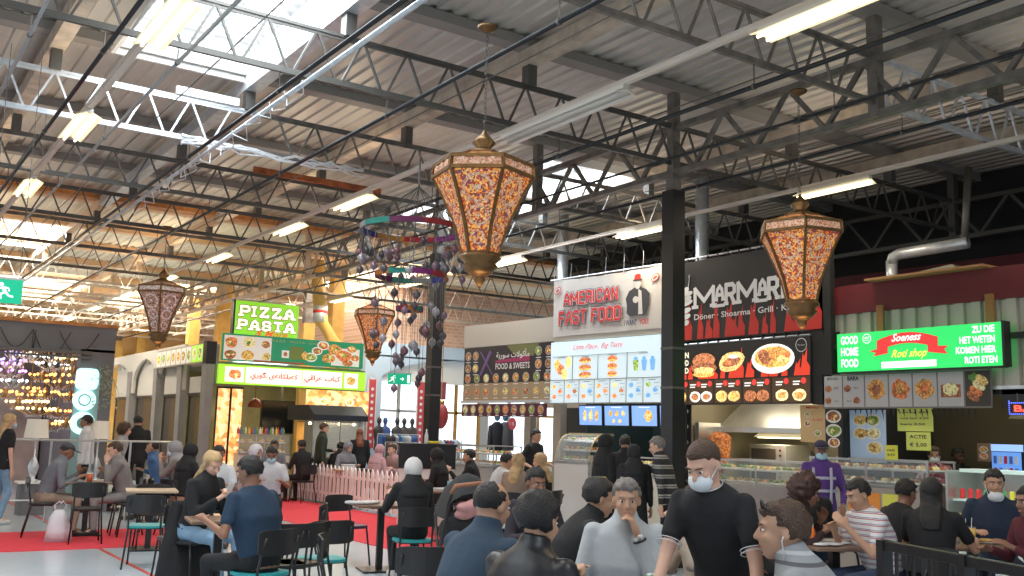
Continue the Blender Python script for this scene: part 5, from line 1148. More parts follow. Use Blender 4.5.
    # chain
    mb = MB(); z = h*.72; i = 0; top = ceil-c[2]
    while z < top:
        pts = [((.011*math.cos(a_) if i % 2 else 0), (0 if i % 2 else .011*math.cos(a_)), z+.02+.026*math.sin(a_)) for a_ in [2*math.pi*j/8 for j in range(8)]]
        mb.tube(pts, .0035, 4, close=True); z += .042; i += 1
    mb.build('chain', steel, t, smooth=True)
    mb = MB(); mb.lathe([(.09, 0), (.08, -.02), (.02, -.05)], (0, 0, top), n=14); mb.build('ceiling_rose', bronze, t, smooth=True)
    mb = MB()
    for j in range(3): mb.ball((.07*math.cos(2.1*j)*w, .07*math.sin(2.1*j)*w, h*.12), .03, sub=2)
    mb.build('bulb', mat('lantern_bulb', (1, .7, .35), .3, emit=12, ecol=(1, .65, .3)), t, smooth=True)
    pl = bpy.data.lights.new('lantern_light', 'POINT'); pl.energy = glow*.4; pl.color = (1, .6, .3); pl.shadow_soft_size = .1; lo = bpy.data.objects.new('lantern_light', pl); COL.objects.link(lo); lo.parent = t; lo.location = (0, 0, -h*.8)
    return t
def lc(px, py, D): v = at(px, py, D=D); return (v.x, v.y, v.z)
# widest at px width; body centres from the survey
lantern(lc(482, 204, 7.9), .84, .86, 'large glowing mosaic lantern in the upper middle, nearest of the four', 5.0, phase=R(20))
lantern(lc(801, 258, 9.5), .83, .88, 'large glowing mosaic lantern in front of the black grill banner', 5.1, phase=R(-14+60))
lantern(lc(161, 307, 16.6), .84, .9, 'dim mosaic lantern hanging alone at the left above the lamp shop', 4.95, phase=R(12), dim=True)
lantern(lc(374, 328, 19), .82, .9, 'small looking far mosaic lantern left of the ring chandelier', 4.95, phase=R(12), dim=False)
# ================================================================== ring chandelier with small lanterns
cc = at(413, 230, D=12); CX, CY = cc.x, cc.y
t = thing('ring_chandelier', 'huge three ring chandelier of coloured segments with dangling small lanterns', 'chandelier', (CX, CY, 0))
ringc = [(.3, .03, .22), (.5, .03, .04), (.6, .25, .04), (.04, .05, .3), (.35, .33, .32), (.03, .3, .24), (.2, .03, .11), (.42, .03, .03), (.6, .2, .03), (.03, .3, .24)]
rm_ = [mat('ring_seg_%d' % i, tuple(q*.6 for q in c), .8) for i, c in enumerate(ringc)]
def ring(z, r, hh, n0, name, off=0):
    mb = MB(); n = 60
    for i in range(n):
        a0, a1 = 2*math.pi*i/n, 2*math.pi*(i+1)/n; mb.mi = (int((i+off)/6)) % 10; v = []
        P = lambda a_, rr, zz: mb.bm.verts.new((rr*math.cos(a_), rr*math.sin(a_), zz))
        a = [P(a0, r, z), P(a1, r, z), P(a1, r, z+hh), P(a0, r, z+hh)]; b = [P(a0, r-.03, z), P(a1, r-.03, z), P(a1, r-.03, z+hh), P(a0, r-.03, z+hh)]
        mb._f(a); mb._f(b[::-1]); mb._f([a[0], b[0], b[1], a[1]]); mb._f([a[3], a[2], b[2], b[3]])
    return mb.build(name, rm_, t)
zr = [at(413, 230, D=12).z-.03, at(413, 276, D=12).z-.03, at(428, 312, D=12).z]
ring(zr[0], .66, .065, 0, 'upper_ring', 0); ring(zr[1], .45, .065, 0, 'middle_ring', 20); ring(zr[2], .17, .06, 0, 'lower_ring', 9)
apex = at(424, 186, D=12).z; mb = MB()
for i in range(12):
    a_ = 2*math.pi*i/12; mb.tube([(0.06, 0, apex), (.65*math.cos(a_), .65*math.sin(a_), zr[0]+.05)], .006, 4)
for i in range(8):
    a_ = 2*math.pi*i/8; mb.tube([(.65*math.cos(a_), .65*math.sin(a_), zr[0]), (.44*math.cos(a_), .44*math.sin(a_), zr[1]+.05)], .004, 4)
for i in range(6):
    a_ = 2*math.pi*i/6; mb.tube([(.44*math.cos(a_), .44*math.sin(a_), zr[1]), (.16*math.cos(a_), .16*math.sin(a_), zr[2]+.05)], .004, 4)
mb.tube([(.06, 0, apex-.02), (.06, 0, 5.1)], .012, 6); mb.build('suspension_wires', steel, t)
sm = [mat('small_lantern_%d' % i, c, .35, .2, noise_s=60, noise_a=.5) for i, c in enumerate([(.1, .08, .09), (.16, .07, .08), (.3, .28, .3), (.06, .05, .06), (.2, .12, .16)])]
meshes = []
for i in range(5):
    mb = MB(); mb.lathe([(.004, .08), (.01, .06), (.022, .052), (.04, .034), (.05, .01), (.05, -.01), (.042, -.03), (.024, -.048), (.012, -.058), (.008, -.07), (.002, -.09)], n=10); o = mb.build('small_lantern', sm[i], t, smooth=True); meshes.append(o)
rd = random.Random(17); items = []
for i in range(26): a_ = 2*math.pi*(i+.3)/26; items.append((.645, a_, zr[0], rd.uniform(.12, .5)))
for i in range(20): a_ = 2*math.pi*i/20; items.append((.435, a_, zr[1], rd.uniform(.15, .75)))
for i in range(8): a_ = 2*math.pi*i/8; items.append((.155, a_, zr[2], rd.uniform(.15, .9)))
for i in range(14): a_ = rd.uniform(0, 6.28); items.append((rd.uniform(.1, .3), a_, zr[1], rd.uniform(.2, 1.3)))
for i in range(12): a_ = rd.uniform(0, 6.28); items.append((rd.uniform(.3, .55), a_, zr[0], rd.uniform(.1, .4)))
wire = MB()
for i, (r_, a_, z, dr) in enumerate(items):
    x, y = r_*math.cos(a_), r_*math.sin(a_)
    o = meshes[i % 5] if i < 5 else meshes[i % 5].copy()
    if i >= 5: COL.objects.link(o); o.parent = t
    o.location = (x, y, z-dr-.08); s_ = rd.uniform(.75, 1.0); o.scale = (s_, s_, s_)
    wire.tube([(x, y, z), (x, y, z-dr)], .0035, 4)
wire.build('hanging_wires', steel, t)
# ================================================================== exit signs
def exit_sign(c, w, h, rz, label, ceil, arrow=True, flip=False):
    t = thing('exit_sign', label, 'exit sign', c, rz); eg = lit('exit_green', (.0, .32, .17), .8); wt = lit('exit_white', (.85, 1, .92), .95)
    MB().b2((-w/2, -.02, -h/2), (w/2, .02, h/2)).build('lightbox', eg, t); MB().b2((-w/2-.01, -.015, h/2), (w/2+.01, .03, h/2+.02)).build('housing', steel_s, t)
    mb = MB(); y = -.025; k_ = h
    fx_ = -1 if flip else 1; ox = -w*.28 if not flip else w*.05
    def bar(a, b, th): a = Vector(a); b = Vector(b); d = (b-a).normalized(); n_ = Vector((-d.y, d.x))*th/2; mb.poly([(ox+fx_*p.x*k_, p.y*k_) for p in (a-n_, a+n_, b+n_, b-n_)], y-.0001*len(mb.bm.faces))
    mb.disc(ox+fx_*.12*k_, .27*k_, .085*k_, .085*k_, y)
    bar((.06, .17), (-.06, -.06), .13); bar((.07, .14), (.25, .06), .06); bar((.02, .16), (-.17, .12), .06); bar((-.17, .12), (-.2, .0), .05); bar((-.05, -.05), (.13, -.14), .08); bar((.13, -.12), (.1, -.34), .07); bar((-.05, -.03), (-.2, -.2), .08); bar((-.2, -.2), (-.36, -.22), .07)
    if arrow:
        ox = w*.12; bar((-.18, 0), (.12, 0), .07); bar((.14, 0), (.0, .13), .06); bar((.14, 0), (.0, -.13), .06)
        mb.poly([(w*.34, -h*.36), (w*.44, -h*.36), (w*.44, h*.36), (w*.34, h*.36)], y)
    mb.build('pictogram', wt, t, smooth=None)
    mb = MB()
    for x in (-w*.4, w*.4): mb.tube([(x, 0, h/2), (x, 0, ceil-c[2])], .004, 5)
    mb.build('hanging_rods', steel, t)
v = at(399.5, 379, D=18); exit_sign(tuple(v), .42, .2, -R(28), 'small green exit sign with running figure and arrow, left of the far column', 5.15)
v = at(2, 291, D=9); exit_sign(tuple(v), .34, .22, -R(8), 'green exit sign with running figure cut off at the left edge', 5.15, arrow=False, flip=True)
# ================================================================== white picket fence
fw = mat('fence_white', (.85, .78, .77), .6)
def fence(a, b, label):
    a = Vector(a); b = Vector(b); L = (b-a).length; ang = math.atan2(b.y-a.y, b.x-a.x); t = thing('picket_fence', label, 'fence', (a.x, a.y, 0), ang)
    mb = MB(); [mb.b2((0, .01, z), (L, .035, z+.06)) for z in (.2, .58)]; mb.build('rails', fw, t)
    n = int(L/.19); mb = None; pk = None
    for i in range(n):
        if pk is None:
            mb = MB(); mb.prism([(-.055, .04), (.055, .04), (.055, .73), (0, .82), (-.055, .73)], -.012, .01); pk = mb.build('picket', fw, t); o = pk
        else: o = pk.copy(); COL.objects.link(o); o.parent = t
        o.location = (.06+i*L/n, 0, 0)
    mb = MB(); [mb.b2((x-.03, .02, 0), (x+.03, .08, .8)) for x in (.03, L/2, L-.03)]; mb.build('posts', fw, t)
fence((8.66, 21.3), (8.68, 15.5), 'white picket fence along the red carpet in the middle distance')
# grey metal railing by the lamp shop
t = thing('metal_railing', 'long grey metal railing in front of the lamp shop', 'railing', (2.2, 17.0, 0)); mb = MB()
mb.tube([(0, 0, 1.28), (2.5, 0, 1.28)], .02, 6); mb.tube([(0, 0, .35), (2.5, 0, .35)], .014, 6); mb.build('rail', steel_s, t)
for i in range(5): MB().tube([(.05+i*.6, 0, 0), (.05+i*.6, 0, 1.27)], .018, 6).build('post', steel_s, t)
# ================================================================== furniture
chair_blk = mat('chair_black', (.018, .017, .018), .38)
seatm = {'teal': mat('seat_teal', (.02, .3, .32), .5), 'purple': mat('seat_purple', (.1, .03, .1), .5), 'black': chair_blk, 'wood': mat('seat_maroon', (.06, .02, .02), .4)}
def make_chair(kind, label):
    t = thing('cafe_chair', label, 'chair'); n = 12
    mb = MB(); top = [(.2*math.copysign(abs(math.cos(a))**.6, math.cos(a)), .2*math.copysign(abs(math.sin(a))**.6, math.sin(a))) for a in [2*math.pi*i/20 for i in range(20)]]
    mb.prism(top, .435, .462, plane='XY'); mb.build('seat', seatm[kind], t, bevel=.006)
    mb = MB(); A = []
    for i in range(n+1):
        u = i/n-.5; x = u*.42; y = -.215-.05*math.cos(math.pi*u)+.03; e = .02*(abs(u)*2)**6
        A.append([mb.bm.verts.new(v) for v in ((x, y, .60+e), (x, y, .80-e), (x, y-.014, .80-e), (x, y-.014, .60+e))])
    for a, b in zip(A, A[1:]):
        for i in range(4): mb._f([a[i], a[(i+1) % 4], b[(i+1) % 4], b[i]])
    mb._f(A[0]); mb._f(A[-1][::-1]); mb.build('backrest', chair_blk, t)
    for s in (-1, 1):
        MB().tube([(s*.19, .2, 0), (s*.165, .14, .44)], .011, 8).build('leg', chair_blk, t, smooth=True)
        MB().tube([(s*.2, -.24, 0), (s*.17, -.15, .42), (s*.17, -.19, .62), (s*.165, -.235, .74)], .011, 8).build('leg', chair_blk, t, smooth=True)
    mb = MB(); mb.tube([(-.165, .14, .43), (.165, .14, .43)], .009, 6); mb.tube([(-.17, -.15, .43), (.17, -.15, .43)], .009, 6); mb.tube([(-.167, .14, .43), (-.17, -.15, .43)], .009, 6); mb.tube([(.167, .14, .43), (.17, -.15, .43)], .009, 6); mb.build('seat_frame', chair_blk, t)
    return t
protos = {}
def chair(x, y, az, kind, label):
    rz = -R(az)
    if kind not in protos: c = make_chair(kind, label); c.location = (x, y, 0); c.rotation_euler = (0, 0, rz); protos[kind] = c; return c
    return dup(protos[kind], (x, y, 0), rz, label)
def chair_px(px, D, az, kind, label): v = at(px, 450, D=D); return chair(v.x, v.y, az, kind, label)
walnut = mat('table_walnut', (.2, .12, .08), .35, noise_s=5, noise_a=.2); tproto = {}
def table(x, y, az, label, w=.7, kind='dark'):
    t = thing('cafe_table', label, 'table', (x, y, 0), -R(az))
    MB().box((0, 0, .735), (w, w, .03)).build('tabletop', walnut if kind == 'dark' else mat('table_oak', (.42, .3, .2), .4), t, bevel=.008)
    MB().box((0, 0, .37), (.07, .07, .7)).build('column', chair_blk, t); MB().box((0, 0, .012), (.44, .44, .02)).build('base_plate', chair_blk, t)
    MB().box((0, 0, .71), (.3, .3, .02)).build('mount', chair_blk, t)
    return t
def table_px(px, D, az, label, **k): v = at(px, 450, D=D); return table(v.x, v.y, az, label, **k)
# ================================================================== people
SK = [mat('skin_light', (.62, .36, .26), .5), mat('skin_olive', (.5, .28, .18), .5), mat('skin_brown', (.27, .13, .08), .5), mat('skin_dark', (.1, .05, .03), .45)]
hairm = {'black': mat('hair_black', (.012, .01, .01), .45, bump=.6, bump_s=120), 'brown': mat('hair_brown', (.07, .035, .02), .5, bump=.6, bump_s=120), 'blonde': mat('hair_blonde', (.5, .33, .16), .5, noise_s=14, noise_a=.3, bump=.6, bump_s=120), 'red': mat('hair_auburn', (.2, .06, .025), .5, noise_s=14, noise_a=.3), 'grey': mat('hair_grey', (.16, .14, .13), .6, noise_s=40, noise_a=.4)}
def cloth(name, col, na=.12): return mat('cloth_'+name, col, .85, noise_s=5, noise_a=na, bump=.45, bump_s=9)
K_ = cloth('black', (.012, .012, .014)); NAVY = cloth('navy', (.018, .03, .06)); DBLUE = cloth('deep_blue', (.012, .034, .072)); WHT = cloth('white', (.6, .6, .62)); LGREY = cloth('light_grey', (.5, .52, .54)); GREY = cloth('grey', (.16, .17, .19)); MGREY = cloth('warm_grey', (.22, .2, .19)); JEAN = cloth('jeans', (.2, .32, .45), .25); DJEAN = cloth('dark_jeans', (.04, .06, .11)); BEIGE = cloth('beige', (.5, .4, .32)); PINK = cloth('pink', (.5, .28, .3)); KHAKI = cloth('khaki', (.3, .24, .18)); BLUE = cloth('blue', (.06, .13, .28)); GREEN = cloth('green', (.03, .04, .025)); MAROON = cloth('maroon', (.1, .015, .025)); PURPLE = cloth('purple', (.09, .035, .2))
SHOE = mat('shoe_dark', (.03, .025, .022), .5); SHOEW = mat('shoe_white', (.6, .58, .56), .6)
LIP = mat('lips', (.42, .16, .13), .5); EYEW = mat('eye_white', (.7, .68, .65), .3); IRIS = mat('iris_dark', (.02, .012, .01), .2); MASKM = mat('face_mask_white', (.72, .76, .8), .8); MASKB = mat('face_mask_blue', (.38, .58, .68), .8)
def bake(mb, name, mt, parent, vox=.014, sm=3, sub=0):
    bmesh.ops.recalc_face_normals(mb.bm, faces=mb.bm.faces[:]); me = bpy.data.meshes.new('tmp'); mb.bm.to_mesh(me); mb.bm.free()
    o = bpy.data.objects.new('tmp', me); COL.objects.link(o); r = o.modifiers.new('r', 'REMESH'); r.mode = 'VOXEL'; r.voxel_size = vox; r.use_smooth_shade = True
    if sm: s = o.modifiers.new('s', 'SMOOTH'); s.iterations = sm; s.factor = .5
    bpy.context.view_layer.update(); m2 = bpy.data.meshes.new_from_object(o.evaluated_get(bpy.context.evaluated_depsgraph_get()))
    bpy.data.objects.remove(o); bpy.data.meshes.remove(me); m2.name = name; m2.materials.clear(); m2.materials.append(mt)
    for p in m2.polygons: p.use_smooth = True; p.material_index = 0
    q = bpy.data.objects.new(name, m2); COL.objects.link(q); q.parent = parent; return q
def shell(name, mt, parent, c, r, M, hide, sub=3, jit=0., inner=.8, nsc=6.):
    mb = MB(); bmesh.ops.create_icosphere(mb.bm, subdivisions=sub, radius=1)
    for v in mb.bm.verts:
        d = v.co.normalized(); k = 1+jit*noise.noise(d*nsc+Vector(c)*3)+(jit*.5*noise.noise(d*nsc*3) if jit else 0)
        if hide(d): k = inner
        v.co = Vector(c)+M @ Vector((d.x*r[0]*k, d.y*r[1]*k, d.z*r[2]*k))
    return mb.build(name, mt, parent, smooth=True, fixn=False)
def ik(S, T, a, b, pole):
    S = Vector(S); T = Vector(T); d = T-S; L = min(d.length, (a+b)*.995); d.normalize(); T = S+d*L
    x = (a*a-b*b+L*L)/(2*L); h = math.sqrt(max(a*a-x*x, 0)); p = Vector(pole); p = (p-d*p.dot(d)).normalized(); return S+d*x+p*h, T
def hand(mb, w, d, n, s, curl=.5, k=1.):
    """palm + four unequal fingers + thumb; d along the hand, n out of the back of the hand"""
    d = Vector(d).normalized(); n = Vector(n); n = (n-d*n.dot(d)).normalized(); x = d.cross(n)*s
    mb.cap(w-d*.01, w+d*.04, .024*k, .026*k, 8)
    for i in (-1, 0, 1): mb.cap(w+d*.02+x*i*.02*k, w+d*.08*k+x*i*.024*k, .015*k, .014*k, 8)
    for i, L in enumerate((.068, .076, .07, .055)):
        o = w+d*.085*k+x*(.031-.0205*i)*k; a = curl*.7; b = curl*1.6; d1 = (d*math.cos(a)-n*math.sin(a)); d2 = (d*math.cos(b)-n*math.sin(b)); p1 = o+d1*L*.5*k; p2 = p1+d2*L*.5*k
        mb.cap(o, p1, .0095*k, .0088*k, 7); mb.cap(p1, p2, .0088*k, .0072*k, 7)
    o = w+d*.025*k+x*.028*k; t1 = (d*.7+x*.75-n*.2).normalized(); t2 = (d*.9+x*.15-n*.5).normalized(); p1 = o+t1*.04*k; mb.cap(o, p1, .012*k, .0105*k, 7); mb.cap(p1, p1+t2*.032*k, .0105*k, .0085*k, 7)
def human(label, px, D, az, pose='sit', lean=10, hy=0, hp=8, hands=None, skin=1, hair=('short', 'black'), top=None, sleeve='long', legs=None, shoes=None, scale=1., bulk=1., near=False, mask=None, curl=.5, seat=True, chairkind='black', skirt=False, chair_label=None, feet=.40, roll=0, pole=(0, -.4, -1), cover=None, pos=None, beard=False, twist=0, chair_az=None):
    hx, hz_ = math.sin(R(lean)), math.cos(R(lean)); u = Vector((0, hx, hz_)); f = Vector((0, hz_, -hx)); X = Vector((1, 0, 0))
    hipz = .56 if pose == 'sit' else .93; pel = Vector((0, 0, hipz)); neck = pel+u*.525
    un = (u+Vector((0, 0, .8))).normalized(); hc = neck+un*.108+Vector((0, .02, 0))
    rot = Matrix.Rotation(-R(az), 3, 'Z')
    if pos is None: v = at(px, 450, D=D); base = Vector((v.x, v.y, 0))-rot @ Vector((hc.x*scale, hc.y*scale, 0))
    else: base = Vector((pos[0], pos[1], 0))
    zoff = 0 if pose != 'sit' else .46*(1-scale)
    t = thing('person', label, 'person', (base.x, base.y, zoff), -R(az)); t.scale = (scale, scale, scale)
    top = top or K_; legs = legs or K_; shoes = shoes or SHOE; sk = SK[skin]; vox = .0085 if near else .014; b = bulk
    Hm = Matrix.Rotation(R(hy), 3, 'Z') @ Matrix.Rotation(-R(hp), 3, 'X') @ Matrix.Rotation(R(roll), 3, 'Y')
    def H(x, y, z): return hc+Hm @ Vector((x, y, z))
    body = MB()
    # head
    body.ball(H(0, -.012, .03), (.074, .094, .084), Hm, 3); body.ball(H(0, .022, -.025), (.06, .07, .08), Hm, 3); body.ball(H(0, .048, -.082), (.034, .034, .028), Hm, 2)
    body.cap(H(0, .084, .02), H(0, .106, -.018), .009, .0145, 8); body.ball(H(0, .1, -.022), (.018, .013, .01), Hm, 2); body.ball(H(0, .076, .034), (.05, .016, .012), Hm, 2)
    for s in (-1, 1): body.ball(H(s*.036, .06, -.02), (.024, .026, .024), Hm, 2); body.ball(H(s*.076, -.01, -.005), (.011, .019, .03), Hm, 2)
    body.ball(H(0, .085, -.052), (.022, .01, .012), Hm, 2)
    body.cap(neck-un*.04, hc+Hm @ Vector((0, -.02, -.05)), .056*b**.5, .052, 12)
    # torso core, limbs
    def tor(mb, g, lo=0., hi=.56, dress=False):
        pr = [(-.1, .15, .12), (0, .165, .125), (.14, .145*b, .112*b), (.28, .165*b, .122*b), (.39, .182*b**.6, .118), (.45, .168*b**.5, .102), (.495, .125, .085), (.53, .074, .068), (.55, .06, .06), (.585, .052, .056)]
        mb.loft([(pel+u*h-f*(.0), X*(w+g), f*(d_+g)) for h, w, d_ in pr if lo <= h <= hi], 18)
    tor(body, -.012, -.1)
    sh = [pel+u*.445+X*s*(.17*b**.4) for s in (-1, 1)]
    hands = hands or ((-.16, .36, .80), (.16, .36, .80))
    if pose != 'sit' and hands == ((-.16, .36, .80), (.16, .36, .80)): hands = ((-.25, .05, .78), (.25, .05, .78))
    arms = []
    for i, s in enumerate((-1, 1)):
        E, W = ik(sh[i], hands[i], .285, .25, (s*.5+pole[0]*s, pole[1], pole[2])); arms.append((sh[i], E, W))
        body.cap(sh[i], E, .05, .037, 10); body.cap(E, W, .037, .026, 10)
        d = (W-E).normalized(); n = Vector((s*.3, .3, 1)) if abs(d.z) < .7 else Vector((s, .4, 0)); hand(body, W+d*.015, d, n, -s, curl, 1.)
    lg = []
    for s in (-1, 1):
        hip = pel+Vector((s*.09, 0, -.03))
        if pose == 'sit': kn = Vector((s*.13, .43, .50)); an = Vector((s*.13, feet, .09))
        else: kn = Vector((s*.1, .03+(.06 if s > 0 else 0), .5)); an = Vector((s*.1, -.02-(.05 if s < 0 else 0), .09))
        lg.append((hip, kn, an)); body.cap(hip, kn, .07, .048, 10); body.cap(kn, an, .047, .034, 10); body.cap(an, an+Vector((0, .13, -.045)), .035, .028, 8)
    bake(body, 'body', sk, t, vox, 4 if near else 2)
    # clothes
    sh_ = MB(); tor(sh_, .012, -.02, .535 if sleeve == 'short' else .59); 
    if pose != 'sit': sh_.loft([(pel+Vector((0, 0, -.1)), X*.175*b**.3, f*.135), (pel, X*.18*b**.3, f*.14), (pel+u*.1, X*.165*b, f*.13*b)], 18)
    for i in range(2):
        S, E, W = arms[i]; sh_.ball(S, (.06, .06, .06)); 
        if sleeve == 'short': m_ = S+(E-S)*.62; sh_.cap(S, m_, .06, .057, 12)
        else: sh_.cap(S, E, .064, .051, 12); sh_.cap(E, E+(W-E)*.9, .05, .038, 12)
    if skirt:
        if pose == 'sit': sh_.loft([(pel+Vector((0, 0, .02)), X*.19, Vector((0, .16, 0))), (Vector((0, .25, .5)), X*.21, Vector((0, .24, 0))), (Vector((0, .3, .3)), X*.22, Vector((0, .2, 0))), (Vector((0, .34, .05)), X*.26, Vector((0, .2, 0)))], 16)
        else: sh_.loft([(pel+u*.05, X*.17, Vector((0, .13, 0))), (Vector((0, 0, .6)), X*.2, Vector((0, .17, 0))), (Vector((0, 0, .06)), X*.26, Vector((0, .22, 0)))], 16)
    bake(sh_, 'dress' if skirt else ('short_sleeved_shirt' if sleeve == 'short' else 'jumper'), top, t, .012 if near else .016, 6)
    if not skirt:
        tr = MB(); tr.loft([(pel+Vector((0, 0, -.11)), X*.14, Vector((0, .12, 0))), (pel, X*.176, Vector((0, .135, 0))), (pel+u*.07, X*.17, f*.13)], 16)
        for hip, kn, an in lg: tr.cap(hip, kn, .088, .064, 12); tr.cap(kn, an+Vector((0, 0, .02)), .064, .05, 12)
        bake(tr, 'trousers', legs, t, .014 if near else .017, 3)
    sm_ = MB()
    for hip, kn, an in lg: sm_.cap(an+Vector((0, -.02, -.045)), an+Vector((0, .16, -.052)), .042, .036, 10); sm_.cap(an+Vector((0, 0, 0)), an+Vector((0, .04, -.04)), .044, .042, 10)
    for v_ in sm_.bm.verts: v_.co.z = max(v_.co.z, .002 if pose != 'sit' else .002)
    bake(sm_, 'shoes', shoes, t, .014, 2)
    # face details
    if near:
        mb = MB(); [mb.ball(H(s*.03, .0765, .01), (.0125, .009, .0062), Hm, 2) for s in (-1, 1)]; ey_ = mb.build('eyes', EYEW, t, smooth=True)
        mb = MB(); [mb.ball(H(s*.03, .0835, .01), (.006, .004, .006), Hm, 2) for s in (-1, 1)]; mb.build('irises', IRIS, ey_, smooth=True)
    else: mb = MB(); [mb.ball(H(s*.03, .08, .01), (.011, .008, .006), Hm, 1) for s in (-1, 1)]; mb.build('eyes', IRIS, t, smooth=True)
    mb = MB(); [mb.bar(H(s*.014, .092, .031), H(s*.048, .08, .034), .008, .006) for s in (-1, 1)]; mb.build('eyebrows', hairm[hair[1]] if hair[1] in hairm else hairm['black'], t)
    if not mask: mb = MB(); mb.ball(H(0, .09, -.052), (.021, .007, .0045), Hm, 1); mb.ball(H(0, .091, -.059), (.018, .008, .005), Hm, 1); mb.build('lips', LIP, t, smooth=True)
    else:
        low = mask[1] if len(mask) > 1 else 0
        fm_ = shell('face_mask', mask[0], t, H(0, .03, -.05-low), (.072, .09, .06), Hm, lambda d: not (d.y > .25 and abs(d.z) < .85), sub=3, inner=.6)
        mb = MB(); [mb.tube([H(s*.062, .06, -.035-low), H(s*.08, .0, .0)], .0025, 4) for s in (-1, 1)]; mb.build('ear_loops', mask[0], fm_)
    if beard: shell('beard', mat('beard_dark', (.05, .03, .022), .8), t, H(0, .026, -.05), (.064, .074, .062), Hm, lambda d: d.z > .05 or d.y < -.1 or (d.y > .8 and d.z > -.35), sub=3, inner=.8)
    st, hcol = hair[0], hair[1]; hm = hairm.get(hcol) if isinstance(hcol, str) else hcol
    c_ = H(0, -.012, .035)
    if st == 'short': shell('hair', hm, t, c_, (.086, .109, .1), Hm, lambda d: (d.y > .35 and d.z < .4) or d.z < -.62 or (d.z < -.1 and d.y > -.02), jit=.13, sub=4, nsc=4)
    elif st == 'fade': shell('hair', hm, t, c_, (.079, .1, .094), Hm, lambda d: (d.y > .45 and d.z < .4) or d.z < -.4 or (d.z < .05 and d.y > .0), jit=.04)
    elif st == 'bald': shell('hair', hm, t, c_, (.08, .1, .085), Hm, lambda d: (d.z > .5 and d.y > -.25) or d.y > .22 or d.z < -.65 or (d.z < -.1 and d.y > 0), jit=.06, sub=4)
    elif st == 'thick': shell('hair', hm, t, H(0, -.02, .04), (.094, .112, .104), Hm, lambda d: (d.y > .42 and d.z < .3) or d.z < -.85 or (d.z < -.25 and d.y > .1), jit=.16)
    elif st == 'curly': shell('hair', hm, t, H(0, -.03, .02), (.125, .13, .135), Hm, lambda d: (d.y > .35 and d.z < .35 and abs(d.x) < .7), jit=.35, sub=4, nsc=5)
    elif st == 'long':
        shell('hair', hm, t, H(0, -.015, .035), (.088, .107, .098), Hm, lambda d: (d.y > .38 and d.z < .42 and abs(d.x) < .78), jit=.08)
        mb = MB(); bk = H(0, -.05, -.02); dn = -u*.9; 
        mb.loft([(H(0, -.03, .04), X*.085, Vector((0, .07, 0))), (H(0, -.045, -.07), X*.09, Vector((0, .06, 0))), (neck-f*.07+u*.0, X*.095, f*.05), (neck-f*.12-u*.12, X*.09, f*.035), (neck-f*.125-u*.2, X*.07, f*.022)], 14)
        for v_ in mb.bm.verts: v_.co += Vector((noise.noise(v_.co*9), noise.noise(v_.co*9+Vector((5, 0, 0))), 0))*.02
        bake(mb, 'long_hair', hm, t, .014, 2)
    elif st == 'hijab':
        shell('headscarf', hm, t, H(0, -.008, .022), (.098, .115, .122), Hm, lambda d: d.y > .45 and (d.x/.56)**2+((d.z+.12)/.62)**2 < 1, jit=.06, inner=.72, sub=4)
        mb = MB(); mb.loft([(H(0, -.01, -.04), X*.085, Vector((0, .09, 0))), (neck+u*.02, X*.1, f*.1), (neck-u*.06, X*.17, f*.125), (neck-u*.16, X*.19, f*.15), (neck-u*.2, X*.17, f*.14)], 16); bake(mb, 'scarf_drape', cover or hm, t, .014, 2)
    elif st == 'cap':
        shell('hair', hairm['black'], t, c_, (.08, .1, .088), Hm, lambda d: d.z > .4 or (d.y > .2) or d.z < -.5, jit=.05)
        shell('cap', hm, t, H(0, -.008, .045), (.089, .108, .09), Hm, lambda d: d.z < .02, jit=.02, inner=.7); mb = MB(); mb.ball(H(0, .12, .055), (.07, .07, .009), Hm, 2); mb.build('visor', hm, t, smooth=True)
    if seat and pose == 'sit': chair(base.x, base.y, az if chair_az is None else chair_az, chairkind, chair_label or 'cafe chair under the '+' '.join(label.split()[:11]))
    return t, base, rot, arms, H, neck, u, f, hc, Hm
MK = (MASKM,); MKB = (MASKB,)
HJ = lambda n, c: mat('scarf_'+n, c, .8, bump=.4, bump_s=12)
STR_R = bands('stripe_red', [(0, (.68, .66, .66)), (.62, (.4, .08, .1)), (.78, (.68, .66, .66)), (.88, (.12, .14, .28))], 'Z', 7)
STR_G = bands('stripe_grey', [(0, (.28, .29, .3)), (.45, (.1, .1, .11)), (.6, (.3, .31, .32)), (.85, (.5, .5, .5))], 'Z', 3.2)
STR_K = bands('stripe_dark', [(0, (.02, .02, .022)), (.5, (.02, .02, .022)), (.62, (.35, .33, .3)), (.72, (.1, .1, .1)), (.85, (.35, .33, .3))], 'Z', 2.6)
CHK = mottled('plaid_pink', [(.5, .2, .22), (.35, .1, .12), (.6, .45, .42), (.2, .05, .07)], 28, rough=.8)
T_ = (( -.12, .3, .82), (.12, .3, .82))
